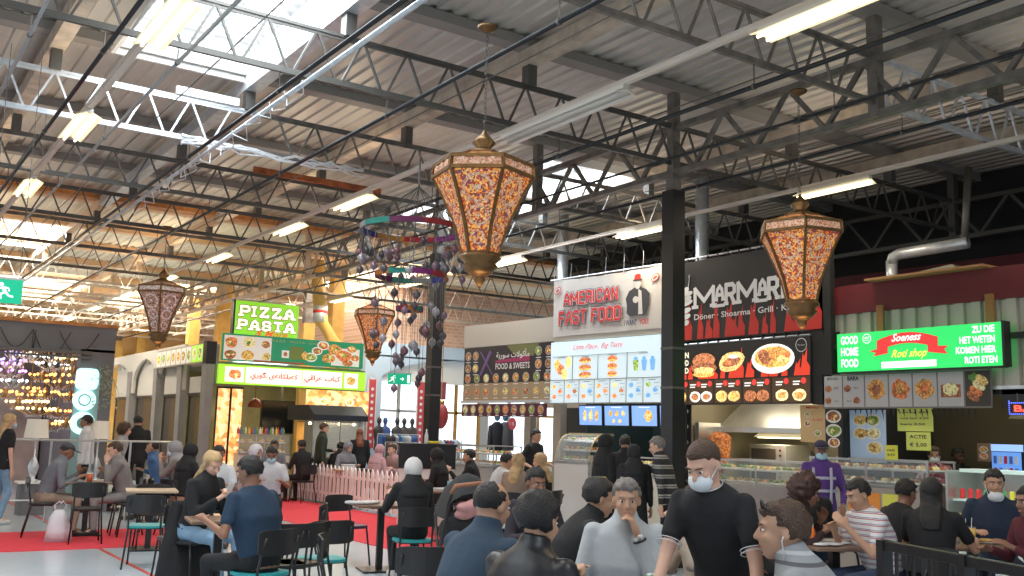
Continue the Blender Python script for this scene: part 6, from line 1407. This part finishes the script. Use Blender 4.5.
# ---- far left
human('standing woman in black top and pale jeans cut off by the left edge', 7, 15.3, 75, 'stand', 3, skin=0, hair=('long', 'blonde'), top=K_, sleeve='short', legs=JEAN, shoes=SHOEW, mask=MKB, scale=.99)
human('standing man in a white shirt behind the railing between two table lamps', 84, 17.6, -70, 'stand', 2, skin=2, top=WHT, legs=K_)
human('person with curly brown hair in a grey coat beside the man in a black suit', 124, 18.0, 120, 'stand', 12, skin=0, hair=('curly', 'brown'), top=cloth('pale_grey_coat', (.32, .32, .32)), scale=.93)
human('standing man in a black suit seen from behind by the kiosk pillars', 136, 18.4, 10, 'stand', 2, skin=1, top=K_, legs=K_, scale=1.02)
human('person in a blue shirt sitting with a hand at the mouth', 152, 16.6, -60, lean=16, hands=((-.05, .2, 1.12), (.14, .34, .8)), top=BLUE, legs=GREY, hair=('short', 'black'))
human('person in a pale grey headscarf and white mask holding a phone', 175, 15.8, -65, lean=12, hands=((-.1, .33, 1.0), (.08, .3, .98)), hair=('hijab', HJ('pale_grey', (.3, .3, .32))), top=cloth('greige', (.22, .2, .19)), legs=GREY, mask=MK, shoes=SHOE)
human('person in black headscarf and black gown sitting with face turned away right', 191, 14.6, 70, lean=12, hair=('hijab', HJ('black', (.012, .012, .014))), top=K_, skirt=True)
human('man in grey sweater and dark grey cap sitting at the left table', 67, 14.0, 98, lean=22, hp=20, skin=2, hair=('cap', mat('cap_grey', (.06, .06, .065), .8)), top=GREY, legs=KHAKI, hands=((-.1, .42, .86), (.14, .4, .8)), scale=1.0)
human('man in open grey jacket eating opposite the man with the cap', 115, 14.3, -82, lean=18, hp=15, skin=0, hair=('short', 'brown'), top=MGREY, legs=cloth('stone', (.25, .24, .23)), hands=((-.05, .3, .98), (.12, .3, .86)), scale=1.02)
table_px(91, 14.15, 8, 'dark square table between the capped man and the grey jacket man', w=.6)
chair_px(92, 13.3, 8, 'black', 'empty black chair pushed in front of the leftmost table'); chair_px(138, 14.2, -80, 'black', 'empty black chair behind the man in the grey jacket')
human('man in a white T-shirt with dark skin sitting in front of the amber light panels', 219, 13.4, 195, lean=6, skin=2, hair=('short', 'black'), top=WHT, sleeve='short', beard=True)
table_px(155, 12.8, 12, 'small oak topped table beside the black gown', w=.62, kind='oak')
chair_px(152, 11.3, 20, 'teal', 'empty chair with teal seat by the small oak topped table'); chair_px(158, 12.9, 190, 'wood', 'empty dark maroon chair behind the small oak topped table')
# ---- blonde and blue shirt
r = human('blonde woman in black top and ripped jeans looking at her phone', 213, 9.9, 152, lean=16, hp=26, hy=-10, skin=0, hair=('long', 'blonde'), top=K_, legs=JEAN, hands=((-.04, .36, .88), (.08, .36, .86)), curl=.9, near=True, shoes=K_, scale=1.04, feet=.5)
t, base, rot = r[0], r[1], r[2]; ph = base+rot @ Vector((.02, .46, .97)); o = MB().box((0, 0, 0), (.075, .01, .15)).build('smartphone', mat('phone_white', (.7, .7, .72), .2), loc=ph, bevel=.004); o.rotation_euler = (R(-25), 0, -R(152)); tag(o, 'white smartphone held up by the blonde woman', 'phone')
human('broad man in deep blue T-shirt seen from behind opposite the blonde woman', 251, 8.1, -22, lean=16, hp=15, hy=15, skin=2, hair=('short', 'black'), top=DBLUE, sleeve='short', legs=K_, bulk=1.22, near=True, chairkind='teal', hands=((-.28, .3, .82), (.2, .34, .82)), scale=1.06)
table_px(224, 9.15, 10, 'brown table between the blonde woman and the deep blue T-shirt', w=.55)
# black coat over a chair
v = at(186, 450, D=10.2); c_ = chair(v.x, v.y, -5, 'black', 'black chair hidden under a long black coat left of the blonde woman'); t = thing('black_coat', 'long black coat draped over the chair left of the blonde woman', 'coat', (v.x, v.y, 0), R(5)); mb = MB()
mb.loft([((0, -.22, .84), (.2, 0, 0), (0, .03, 0)), ((0, -.24, .7), (.24, 0, 0), (0, .07, 0)), ((0, -.27, .45), (.27, 0, 0), (0, .1, 0)), ((0, -.3, .2), (.31, 0, 0), (0, .13, 0)), ((0, -.31, .05), (.34, 0, 0), (0, .15, 0))], 22)
for v_ in mb.bm.verts: v_.co += Vector((noise.noise(v_.co*7), noise.noise(v_.co*7+Vector((3, 3, 3))), 0))*.05
bake(mb, 'coat', K_, t, .018, 2)
# ---- behind the fence and middle distance
human('person in a white headscarf sitting left of the masked man', 256, 15.2, 150, lean=14, hair=('hijab', HJ('white', (.62, .6, .66))), top=WHT, skirt=False)
human('masked man in a white T-shirt looking down beside the picket fence', 272, 14.6, 200, lean=14, hp=28, skin=2, top=WHT, sleeve='short', mask=MKB)
human('dark haired person behind the masked man near the kiosk counter', 274, 20.0, 200, lean=6, skin=2, top=GREY, seat=True)
human('man in black seen from behind at the kiosk end of the fence', 301, 22.6-1.3, -15, lean=10, top=K_)
human('standing man in a dark green coat holding a cup behind the fence', 323, 22.0, 110, 'stand', 4, skin=0, hair=('short', 'brown'), top=GREEN, legs=K_, hands=((-.12, .3, 1.08), (.25, .05, .8)), scale=1.0)
human('person in a grey headscarf facing the camera behind the fence', 348, 21.2, 170, lean=16, hp=14, skin=0, hair=('hijab', HJ('grey', (.22, .22, .25))), top=cloth('slate', (.2, .2, .23)))
human('dark dressed person between the green coat and the grey headscarf', 341, 22.0, 60, lean=20, top=K_)
human('standing woman with long auburn hair in a black coat', 359, 21.9, 20, 'stand', 3, skin=0, hair=('long', 'red'), top=K_, legs=K_, scale=.94)
human('person in a dusty pink headscarf and gown behind the fence', 380, 20.1, 75, lean=18, hp=15, skin=0, hair=('hijab', HJ('pink', (.42, .24, .27))), top=PINK, scale=.98)
human('person with brown hair leaning close to the pink headscarf', 392, 20.5, -100, lean=16, skin=0, hair=('short', 'brown'), top=cloth('rose', (.4, .24, .24)))
v = at(352, 450, D=20.7); table(v.x, v.y, 20, 'table behind the fence in front of the grey headscarf', w=.7, kind='oak')
for k2, (px_, D_) in enumerate(((347, 20.6), (351, 20.65))):
    v = at(px_, 450, D=D_); t = thing('takeaway_box', 'white takeaway box on the table behind the fence, %s' % ('left one', 'right one')[k2], 'box', (v.x, v.y, .752)); MB().b2((-.08, -.08, 0), (.08, .08, .07)).build('box', WHT, t, bevel=.01); MB().b2((-.085, -.085, .07), (.085, .085, .1)).build('lid', WHT, t, bevel=.01)
human('person in white headscarf and black clothes sitting with back turned on a teal chair', 414, 10.7, 14, lean=6, hy=14, skin=0, hair=('hijab', HJ('cream', (.58, .56, .56))), top=K_, legs=K_, shoes=SHOEW, chairkind='teal', near=True, cover=K_, hands=((-.2, .36, .9), (.14, .36, .8)), feet=.3, scale=.97, chair_label='teal seated chair under the person in the white headscarf')
table_px(384, 11.5, 14, 'dark table with a folded cloth left of the white headscarf', w=.66)
v = at(366, 450, D=11.3); t = thing('folded_cloth', 'crumpled pale cloth lying on the dark table near the fence', 'cloth', (v.x, v.y, .755)); mb = MB(); rd = random.Random(3); [mb.ball((rd.uniform(-.14, .14), rd.uniform(-.07, .07), .015), (.08, .05, .022)) for _ in range(9)]; bake(mb, 'cloth', cloth('napkin', (.6, .57, .56)), t, .012, 2)
v = at(393, 450, D=11.45); t = thing('paper_cup', 'blue and brown snack carton held above the dark table', 'carton', (v.x, v.y, .755)); mb = MB(); mb.lathe([(.04, 0), (.055, .13)], n=14); mb.build('carton', mat('carton_blue', (.03, .12, .3), .5), t); mb = MB(); mb.lathe([(.05, .13), (.058, .2)], n=14); mb.build('sleeve', mat('carton_brown', (.35, .2, .12), .6), t)
chair_px(352, 11.9, 165, 'purple', 'empty chair with purple seat at the dark table near the fence'); chair_px(307, 10.6, -60, 'black', 'empty black chair right behind the deep blue T-shirt man')
chair_px(327, 8.9, 0, 'teal', 'empty chair with teal seat, nearest to the picket fence in the foreground'); chair_px(301, 8.6, -25, 'black', 'empty black chair half hidden behind the frontmost left chair'); chair_px(287, 8.5, 8, 'black', 'frontmost empty black chair at the lower left, showing its curved back')
chair_px(430, 7.2, 30, 'black', 'black chair whose back rises at the bottom edge beside the blue sweater'); chair_px(356, 7.6, 120, 'teal', 'low teal seat cut off by the bottom edge left of centre')
human('person in a black headscarf sitting by the dark counter', 437, 16.3-.6, -40, lean=10, hair=('hijab', HJ('black', (.012, .012, .014))), top=K_)
human('man in a black shirt sitting with his back turned, right of the black headscarf', 469, 16.2, -50, lean=10, skin=1, top=K_, hands=((-.12, .4, .95), (.12, .3, .8)))
v = at(427, 450, D=17.0); t = thing('service_counter', 'dark topped service counter at the foot of the far black column', 'counter', (v.x, v.y, 0), -R(26)); MB().b2((-.48, -.2, .95), (.48, .2, 1.33)).build('upper_panel', black_p, t); MB().b2((-.46, -.18, 0), (.46, .18, .95)).build('lower_panel', white_p, t); MB().b2((-.5, -.24, 1.33), (.5, .24, 1.37)).build('top', black_p, t)
v2 = at(431, 450, D=16.9); o = MB().lathe([(.03, 0), (.035, .02), (.03, .14), (.012, .2), (.01, .24)], n=10).build('squeeze_bottle', mat('bottle_clear', (.7, .72, .75), .3), loc=(v2.x-.1, v2.y, 1.372), smooth=True); tag(o, 'pale squeeze bottle on the dark service counter', 'bottle')
o = MB().b2((-.09, -.05, 0), (.09, .05, .04)).build('yellow_sponge', mat('sponge_yellow', (.75, .6, .05), .8), loc=(v2.x+.06, v2.y+.02, 1.372), bevel=.008); tag(o, 'yellow folded cloth lying on the dark service counter', 'cloth')
table_px(452, 14.6, 10, 'dark table with white trays between the black dressed guests', w=.8)
v = at(448, 450, D=14.5); t = thing('serving_tray', 'white tray with cups on the dark table behind the pram', 'tray', (v.x, v.y, .752)); MB().b2((-.2, -.13, 0), (.2, .13, .02)).build('tray', WHT, t); mb = MB(); mb.lathe([(.03, .02), (.035, .12)], (.05, 0, 0), n=10); mb.build('cup', mat('cup_teal', (.2, .5, .6), .4), t)
human('dark haired man in a white T-shirt near the dark dish board counter', 507, 15.2, 95, lean=22, hp=15, skin=1, top=WHT, sleeve='short')
human('woman with long blonde hair and beige coat, left of two blondes', 519, 13.8, 60, lean=8, skin=0, hair=('long', 'blonde'), top=cloth('camel', (.28, .2, .15)))
human('woman with blonde hair in dark coat, right of two blondes', 540, 14.4, -30, lean=6, skin=0, hair=('long', 'blonde'), top=K_)
human('standing vendor in a black polo shirt behind the dark dish board counter', 536, 17.2, 165, 'stand', 6, skin=1, hair=('short', 'black'), top=K_, sleeve='short', legs=K_, hands=((-.32, .22, 1.05), (.3, .2, 1.05)), scale=.985)
human('man in dark sweater facing the camera, behind the black haired man', 537, 8.2, 190, lean=8, hp=10, skin=2, hair=('short', 'black'), top=cloth('dark_plum', (.03, .025, .035)), near=True, scale=1.0)
# ---- pram
v = at(470, 450, D=9.6); t = thing('baby_pram', 'dark pram with brown handle and pink blanket in the middle', 'pram', (v.x, v.y, 0), -R(20)); mb = MB()
for s in (-1, 1): mb.tube([(s*.27, .35, .1), (s*.27, -.1, .55), (s*.26, -.38, .95), (s*.24, -.42, 1.05)], .016, 8); mb.tube([(s*.27, -.35, .1), (s*.27, .15, .6), (s*.26, .3, .8)], .014, 8)
mb.build('frame', black_p, t, smooth=True); mb = MB(); mb.tube([(-.25, -.42, 1.03), (-.22, -.45, 1.1), (0, -.47, 1.13), (.22, -.45, 1.1), (.25, -.42, 1.03)], .02, 8); mb.build('handle', mat('tan_leather', (.3, .12, .06), .5), t, smooth=True)
mb = MB(); n = 8
rw = []
for j in range(5):
    a = R(20+j*35); rw.append([mb.bm.verts.new((.27*math.cos(R(i*180/n)), .08+.34*math.cos(a)*.9-.0, .78+.42*math.sin(R(i*180/n))*(.35+.65*math.sin(a)))) for i in range(n+1)])
for a_, b_ in zip(rw, rw[1:]):
    for i in range(n): mb._f([a_[i], a_[i+1], b_[i+1], b_[i]])
mb.build('hood', mat('pram_cloth', (.02, .022, .025), .8), t, smooth=True)
mb = MB(); mb.loft([((0, -.2, .8), (.24, 0, 0), (0, .05, .1)), ((0, 0, .58), (.25, 0, 0), (0, .06, .16)), ((0, .3, .6), (.23, 0, 0), (0, .05, .14)), ((0, .42, .66), (.2, 0, 0), (0, .03, .1))], 12); mb.build('seat_tub', mat('pram_cloth', (.02, .022, .025), .8), t, smooth=True)
mb = MB(); [mb.ball((random.uniform(-.15, .15), random.uniform(-.25, -.05), random.uniform(.82, .96)), (.1, .08, .05)) for _ in range(9)]; bake(mb, 'pink_blanket', cloth('blanket', (.55, .27, .27)), t, .014, 2)
mb = MB(); mb.b2((-.2, -.42, .3), (.02, -.3, .66)); mb.build('yellow_bag', mat('bag_mustard', (.45, .3, .08), .7), t, bevel=.03)
for x, y in ((-.27, .35), (.27, .35), (-.27, -.35), (.27, -.35)):
    mb = MB(); mb.tube([(x, y+.1*math.cos(2*math.pi*i/16), .11+.1*math.sin(2*math.pi*i/16)) for i in range(16)], .014, 6, close=True); [mb.bar((x, y, .11), (x, y+.09*math.cos(a), .11+.09*math.sin(a)), .008) for a in (0, 1.26, 2.5, 3.77, 5.0)]; mb.build('wheel', black_p, t)
# ---- counter queue
human('standing woman in black headscarf and gown at the counter below the blue screens', 606, 13.0, 95, 'stand', 3, skin=1, hair=('hijab', HJ('black', (.012, .012, .014))), top=K_, skirt=True, scale=.95)
human('standing man with black hair at the counter, behind the woman in black', 625, 14.1, 40, 'stand', 3, top=K_, legs=K_, scale=.95)
human('person in long black coat standing at the counter, left of the striped sweater', 634, 12.2, 30, 'stand', 3, top=K_, hair=('hijab', HJ('black', (.012, .012, .014))), skirt=True, scale=.88)
human('standing grey haired man in a black and grey striped sweater at the counter', 657, 12.1, -35, 'stand', 14, hp=14, skin=0, hair=('short', 'grey'), top=STR_K, legs=K_, scale=.95)
# ---- foreground centre
r = human('large man with receding hair in a slate blue sweater sitting at the lower middle', 494, 5.1, 78, lean=16, hp=12, skin=1, hair=('bald', 'black'), top=cloth('slate_blue', (.03, .055, .09)), legs=K_, bulk=1.2, near=True, scale=1.07, hands=((-.15, .42, .86), (.15, .4, .82)))
human('man with thick black hair in a shiny black jacket sitting at the lower middle', 541, 4.45, 72, lean=14, hp=10, skin=1, hair=('thick', 'black'), top=mat('black_leather', (.01, .01, .013), .42, bump=.08, bump_s=9), legs=K_, bulk=1.05, near=True, scale=1.04, hands=((-.15, .42, .86), (.15, .42, .82)))
r = human('person in black bending over the table with black hair and yellow clip', 601, 6.9, 118, lean=30, hp=15, skin=1, hair=('thick', 'black'), top=K_, legs=K_, bulk=1.2, near=True, scale=1.06, hands=((-.1, .45, .86), (.15, .45, .82)))
v = r[1]+r[2] @ (r[4](-.04, -.02, .135)*1.06)+Vector((0, 0, .46*(1-1.06))); o = MB().box((0, 0, 0), (.07, .03, .02)).build('hair_clip', mat('clip_yellow', (.5, .38, .05), .5), loc=v, bevel=.006); tag(o, 'small yellow clip in the black hair', 'hair clip')
r = human('heavy man in a pale grey marl sweater eating with his hand at his mouth', 627, 6.0, 212, lean=6, hp=6, hy=-6, skin=1, hair=('short', 'grey'), top=cloth('marl', (.42, .44, .46)), legs=DJEAN, bulk=1.28, near=True, scale=1.03, hands=((-.05, .2, 1.0), (.3, .3, .82)), curl=1.1, pole=(-.2, .1, -1))
S, E, W = r[3][0]; t = r[0]; d = (W-E).normalized(); mb = MB(); x_ = d.cross(Vector((0, 0, 1))).normalized(); y_ = x_.cross(d); c0_ = W-d*.025; mb.tube([c0_+(x_*math.cos(a)+y_*math.sin(a))*.034 for a in [2*math.pi*i/16 for i in range(16)]], .008, 6, close=True); w_ = mb.build('watch_strap', black_p, t, smooth=True)
mb = MB(); mb.ball(c0_+Vector((0, .03, .02)), (.02, .012, .02)); mb.build('watch_face', steel_s, w_, smooth=True)
human('person in beige coat with raised fist, mostly hidden behind the standing masked man', 697, 6.5, -78, lean=6, skin=1, hair=('short', 'brown'), top=BEIGE, legs=K_, near=True, hands=((-.12, .32, 1.05), (.15, .36, .82)), curl=1.4, scale=.98)
v = at(583, 450, D=5.4); table(v.x, v.y, 34, 'brown table in front of the man in the pale grey sweater', w=.62); TB = v
def can(px, D, col, label, z=.752):
    v = at(px, 450, D=D); t = thing('drink_can', label, 'drink can', (v.x, v.y, z)); m_ = mat('canbody_'+'%02d%02d%02d' % tuple(int(q*99) for q in col), col, .3, .3); MB().lathe([(.026, 0), (.033, .008), (.033, .105), (.026, .118)], n=18).build('body', m_, t, smooth=False); mb = MB(); mb.lathe([(.026, .118), (.024, .12)], n=18); ld_ = mb.build('lid', galv, t); MB().b2((-.006, -.012, .12), (.006, .012, .122)).build('ring_pull', galv, ld_); return t
v = at(592, 450, D=5.5); t = thing('food_tray', 'dark tray with white papers in front of the pale grey sweater', 'tray', (v.x, v.y, .752), -R(30)); MB().b2((-.2, -.14, 0), (.2, .14, .015)).build('tray', black_p, t, bevel=.004); mb = MB(); rd = random.Random(6); [mb.ball((rd.uniform(-.12, .12), rd.uniform(-.08, .08), .03), (.07, .05, .02)) for _ in range(7)]; bake(mb, 'crumpled_paper', cloth('paper', (.65, .65, .66)), t, .012, 1)
c = can(582, 5.5, (.03, .35, .1), 'green soft drink can lying on the tray near the pale grey sweater', .8); c.rotation_euler = (0, R(90), R(-35))
v = at(690, 450, D=5.3); table(v.x, v.y, 34, 'brown table below the standing masked man', w=.62)
can(652, 5.4, (.2, .3, .2), 'grey green can at the bottom edge, left of a pair'); can(661, 5.35, (.25, .03, .12), 'magenta can at the bottom edge, right of a pair')
v = at(708, 450, D=5.2); t = thing('wrapped_sandwich', 'white and green paper wrapped sandwich under the hand of the masked man', 'sandwich', (v.x, v.y, .752), .3); mb = MB(); rd = random.Random(8); [mb.ball((rd.uniform(-.08, .08), rd.uniform(-.04, .04), .05+rd.uniform(0, .07)), (.06, .05, .045)) for _ in range(9)]; bake(mb, 'wrapping', mottled('wrap_paper', [(.7, .75, .7), (.75, .78, .74), (.7, .72, .7), (.15, .5, .2)], 18), t, .011, 1)
# standing masked man
r = human('standing man in a black polo shirt and white face mask leaning over the table', 704, 4.7, 255, 'stand', lean=24, hp=30, hy=-4, skin=0, hair=('fade', 'brown'), top=K_, sleeve='short', legs=K_, near=True, mask=MK, bulk=1.05, scale=.97, hands=((-.34, .36, .84), (.16, .52, .78)), curl=.5)
t, base, rot, arms, H_, neck, u_, f_, hc_, Hm_ = r
mb = MB()
for i in range(2):
    S, E, W = arms[i]; m_ = S+(E-S)*.62; d = (E-S).normalized(); x_ = d.cross(Vector((0, 0, 1))).normalized(); y_ = x_.cross(d)
    for q in (-.005, .012): mb.tube([m_+d*(.045+q)+(x_*math.cos(a)+y_*math.sin(a))*.061 for a in [2*math.pi*j/20 for j in range(20)]], .0028, 5, close=True)
mb.build('white_sleeve_piping', WHT, t, smooth=True)
mb = MB(); mb.loft([(neck-u_*.045, Vector((.083, 0, 0)), f_*.086), (neck+u_*.01, Vector((.07, 0, 0)), f_*.074), (neck+u_*.005, Vector((.064, 0, 0)), f_*.068)], 20); pc_ = mb.build('polo_collar', K_, t, smooth=True)
mb = MB(); mb.tube([neck+u_*.012+Vector((.071*math.cos(a), 0, 0))+f_*.075*math.sin(a) for a in [2*math.pi*j/24 for j in range(24)]], .003, 5, close=True); mb.build('collar_piping', WHT, pc_, smooth=True)
# grey striped man, lower right
r = human('man in a grey striped sweater with sunglasses on his head at the bottom edge', 781, 4.4, -30, lean=24, hp=2, hy=14, skin=1, hair=('short', 'brown'), top=STR_G, legs=K_, near=True, bulk=1.2, scale=1.08, hands=((-.15, .45, .85), (.15, .45, .82)))
t, H_, Hm_ = r[0], r[4], r[9]; mb = MB()
for s in (-1, 1): mb.ball(H_(s*.036, .075, .112), (.028, .006, .021), Hm_, 2); mb.tube([H_(s*.066, .07, .11), H_(s*.084, -.0, .05)], .003, 5)
mb.bar(H_(-.01, .078, .115), H_(.01, .078, .115), .005); mb.build('sunglasses', mat('lens_black', (.01, .01, .012), .1), t, smooth=True)
mb = MB(); mb.tube([H_(-.08, -.0, -.01), H_(-.082, .008, -.03), H_(-.085, .0, -.1)], .003, 5); mb.build('earphone', WHT, t, smooth=True)
# ---- right tables
human('person with big curly dark auburn hair eating at the right hand table', 806, 8.5, 140, lean=24, hp=22, skin=2, hair=('curly', mat('hair_mahogany', (.05, .018, .014), .6, noise_s=20, noise_a=.4)), top=cloth('dark_brown', (.035, .02, .02)), legs=K_, near=True, hands=((-.08, .36, .9), (.15, .38, .84)), scale=1.02)
human('person with long black hair seen from behind next to the purple vest', 806, 9.7, 40, lean=8, hair=('long', 'black'), top=K_, legs=DJEAN)
r = human('standing worker in a purple reflective vest, dark cap and blue mask', 821, 11.3, 225, 'stand', 2, skin=2, hair=('cap', mat('cap_navy', (.03, .025, .06), .7)), top=PURPLE, legs=K_, mask=MKB, scale=.95, hands=((-.22, .2, .95), (.25, .12, .82)))
t = r[0]; mb = MB()
for z in (.15, .3): mb.loft([(Vector((0, .0+.02*0, .93+z)), Vector((.187, 0, 0)), Vector((0, .152, 0))), (Vector((0, 0, .93+z+.035)), Vector((.187, 0, 0)), Vector((0, .152, 0)))], 24)
for s in (-1, 1): mb.tube([(s*.09, .15, .95), (s*.1, .155, 1.2), (s*.1, .12, 1.36), (s*.1, 0, 1.43), (s*.1, -.12, 1.34), (s*.09, -.14, .95)], .017, 6, flat=.4)
mb.build('reflective_bands', mat('reflective', (.42, .4, .5), .4), t, smooth=True)
human('man in a white T-shirt with fine red stripes sitting in profile at the right table', 857, 8.2, -72, lean=22, hp=20, skin=1, hair=('short', 'black'), top=STR_R, sleeve='short', legs=DJEAN, near=True, bulk=1.2, hands=((-.12, .42, .9), (.1, .4, .86)), scale=1.02)
table_px(832, 8.5, 20, 'table with food papers between the curly hair and the striped T-shirt', w=.75)
v = at(830, 450, D=8.35); t = thing('food_papers', 'white food papers spread on the right table', 'paper', (v.x, v.y, .752)); mb = MB(); rd = random.Random(16); [mb.ball((rd.uniform(-.2, .2), rd.uniform(-.12, .12), .012), (.08, .06, .014)) for _ in range(9)]; bake(mb, 'papers', cloth('paper', (.65, .65, .66)), t, .012, 1)
v = at(810, 450, D=8.3); t = thing('juice_bottle', 'small orange juice bottle in front of the curly haired person', 'bottle', (v.x, v.y, .752)); MB().lathe([(.03, 0), (.033, .02), (.033, .1), (.018, .14)], n=14).build('bottle', mat('juice_orange', (.75, .16, .02), .3), t, smooth=True); MB().lathe([(.018, .14), (.018, .165)], n=12).build('cap', white_p, t)
human('person in a black T-shirt bending towards the right, behind the striped T-shirt', 905, 9.1, 100, lean=24, hp=15, skin=2, hair=('short', 'black'), top=K_, sleeve='short')
human('person with long black hair and black T-shirt seen from behind, arm on the table', 930, 8.2, 62, lean=12, hp=6, skin=1, hair=('long', 'black'), top=K_, sleeve='short', near=True, hands=((-.1, .42, .84), (.3, .42, .8)), scale=1.02)
human('server with brown hair, mask and pink plaid shirt behind the snack counter', 934, 12.9, 235, 'stand', 2, skin=1, hair=('long', 'brown'), top=CHK, mask=MK, scale=.93, hands=((-.14, .3, 1.1), (.14, .3, 1.08)))
human('dim dark clothed person standing in the back of the roti stall', 958, 13.5, 200, 'stand', 2, skin=3, top=K_, scale=.92)
human('man in a navy jacket with a mask under his chin facing the camera', 993, 9.4, 232, lean=6, hp=6, skin=1, hair=('short', 'black'), top=NAVY, legs=NAVY, near=True, bulk=1.18, mask=(MASKM, .05), hands=((-.24, .3, .8), (.2, .25, .78)), scale=1.07)
human('person in a maroon sweater cut off by the right edge', 1026, 7.7, 290, lean=14, skin=2, hair=('long', 'black'), top=MAROON, legs=K_, near=True, hands=((-.1, .4, .84), (.2, .36, .8)))
table_px(968, 8.75, 40, 'table with yellow drinks between the black T-shirt and the navy jacket', w=.8)
juice = mat('mango_drink', (.85, .5, .02), .25, emit=.05, ecol=(.9, .5, .02))
for i, px in enumerate((962, 968)):
    v = at(px, 450, D=8.62+.1*i); t = thing('plastic_cup', 'clear cup of yellow drink on the right table, %s one' % ('left', 'right')[i], 'cup', (v.x, v.y, .752)); MB().lathe([(.028, 0), (.038, .13)], n=14).build('drink', juice, t, smooth=True); MB().lathe([(.0285, 0), (.04, .145)], n=14, cap=False).build('cup', glass2, t, smooth=True); MB().tube([(0, 0, .1), (.015, 0, .22)], .003, 5).build('straw', white_p, t)
v = at(958, 450, D=8.7); t = thing('drink_bottle', 'small clear bottle with red cap beside the yellow drinks', 'bottle', (v.x, v.y+.05, .752)); MB().lathe([(.03, 0), (.032, .12), (.014, .18), (.014, .2)], n=12).build('bottle', mat('clear_bottle', (.6, .6, .6), .1), t, smooth=True); MB().lathe([(.016, .2), (.016, .22)], n=12).build('cap', signred, t)
v = at(982, 450, D=8.8); t = thing('food_plate', 'flat bread on a plate in front of the navy jacket', 'plate', (v.x, v.y, .752)); MB().lathe([(.1, 0), (.13, .015)], n=20).build('plate', white_p, t); mb = MB(); mb.ball((0, 0, .025), (.11, .08, .015)); mb.build('flatbread', mat('bread', (.5, .3, .1), .7), t, smooth=True)
chair_px(907, 7.3, -60, 'black', 'empty black chair beside the near black railing')
# near black railing lower right
a = at(884, 540, D=6.25); b = at(1026, 562, D=5.1); L = (Vector((b.x-a.x, b.y-a.y))).length; ang = math.atan2(b.y-a.y, b.x-a.x); t = thing('black_railing', 'black metal railing crossing the lower right corner', 'railing', (a.x, a.y, 0), ang); zt = a.z
MB().b2((-.03, -.025, zt-.06), (L+.6, .025, zt)).build('top_rail', black_p, t, bevel=.004); MB().b2((-.03, -.02, .12), (L+.6, .02, .15)).build('bottom_rail', black_p, t)
for i in range(12): x = .12+i*.16; MB().b2((x-.008, -.008, .15), (x+.008, .008, zt-.06)).build('baluster', black_p, t)
for x in (0, L*.62): MB().b2((x-.035, -.035, 0), (x+.035, .035, zt)).build('post', black_p, t)
# plastic bag
v = at(66, 450, D=13.3); t = thing('carrier_bag', 'crumpled white plastic carrier bag on the floor beside the man with the cap', 'bag', (v.x, v.y, 0)); mb = MB(); mb.loft([((0, 0, .01), (.17, 0, 0), (0, .1, 0)), ((0, 0, .15), (.16, 0, 0), (0, .1, 0)), ((-.01, 0, .32), (.11, 0, 0), (0, .07, 0)), ((0, 0, .42), (.06, 0, 0), (0, .03, 0))], 20)
for s in (-1, 1): mb.tube([(s*.05, 0, .4), (s*.07, 0, .48), (s*.03, 0, .53), (0, 0, .5)], .012, 6)
for v_ in mb.bm.verts: v_.co += Vector((noise.noise(v_.co*16), noise.noise(v_.co*16+Vector((3, 3, 3))), 0))*.025
mb.build('bag', mat('bag_white', (.68, .68, .72), .4), t, smooth=True)
v = at(92, 450, D=14.0); t = thing('snack_cup', 'small orange red cup on the leftmost table', 'cup', (v.x, v.y, .752)); MB().lathe([(.035, 0), (.045, .11)], n=12).build('cup', mat('cup_red', (.6, .12, .04), .5), t, smooth=True); MB().lathe([(.047, .11), (.047, .12)], n=12).build('lid', white_p, t)
v = at(78, 450, D=14.1); o = MB().box((0, 0, 0), (.2, .15, .012)).build('paper_sheet', WHT, loc=(v.x, v.y, .758)); tag(o, 'white paper sheet lying on the leftmost table', 'paper')
# ---------------------------------------------------------------- sky, light, view
w = bpy.data.worlds.new('world'); scene.world = w; w.use_nodes = True; nt = w.node_tree; bg = nt.nodes['Background']
# overcast sky, strengthened towards the far side of the hall to whiten the rear windows
tc = nt.nodes.new('ShaderNodeTexCoord'); dp = nt.nodes.new('ShaderNodeVectorMath'); dp.operation = 'DOT_PRODUCT'; dp.inputs[1].default_value = (.35, .92, .15)
mr = nt.nodes.new('ShaderNodeMapRange'); mr.inputs['From Min'].default_value = .2; mr.inputs['From Max'].default_value = .95; mr.inputs['To Min'].default_value = .8; mr.inputs['To Max'].default_value = 2.6
nt.links.new(tc.outputs['Generated'], dp.inputs[0]); nt.links.new(dp.outputs['Value'], mr.inputs['Value']); nt.links.new(mr.outputs['Result'], bg.inputs['Strength'])
bg.inputs['Color'].default_value = (.88, .94, 1, 1)
scene.view_settings.view_transform = 'Standard'; scene.view_settings.look = 'None'; scene.view_settings.gamma = 1; scene.view_settings.use_curve_mapping = False
scene.view_settings.exposure = 0.12
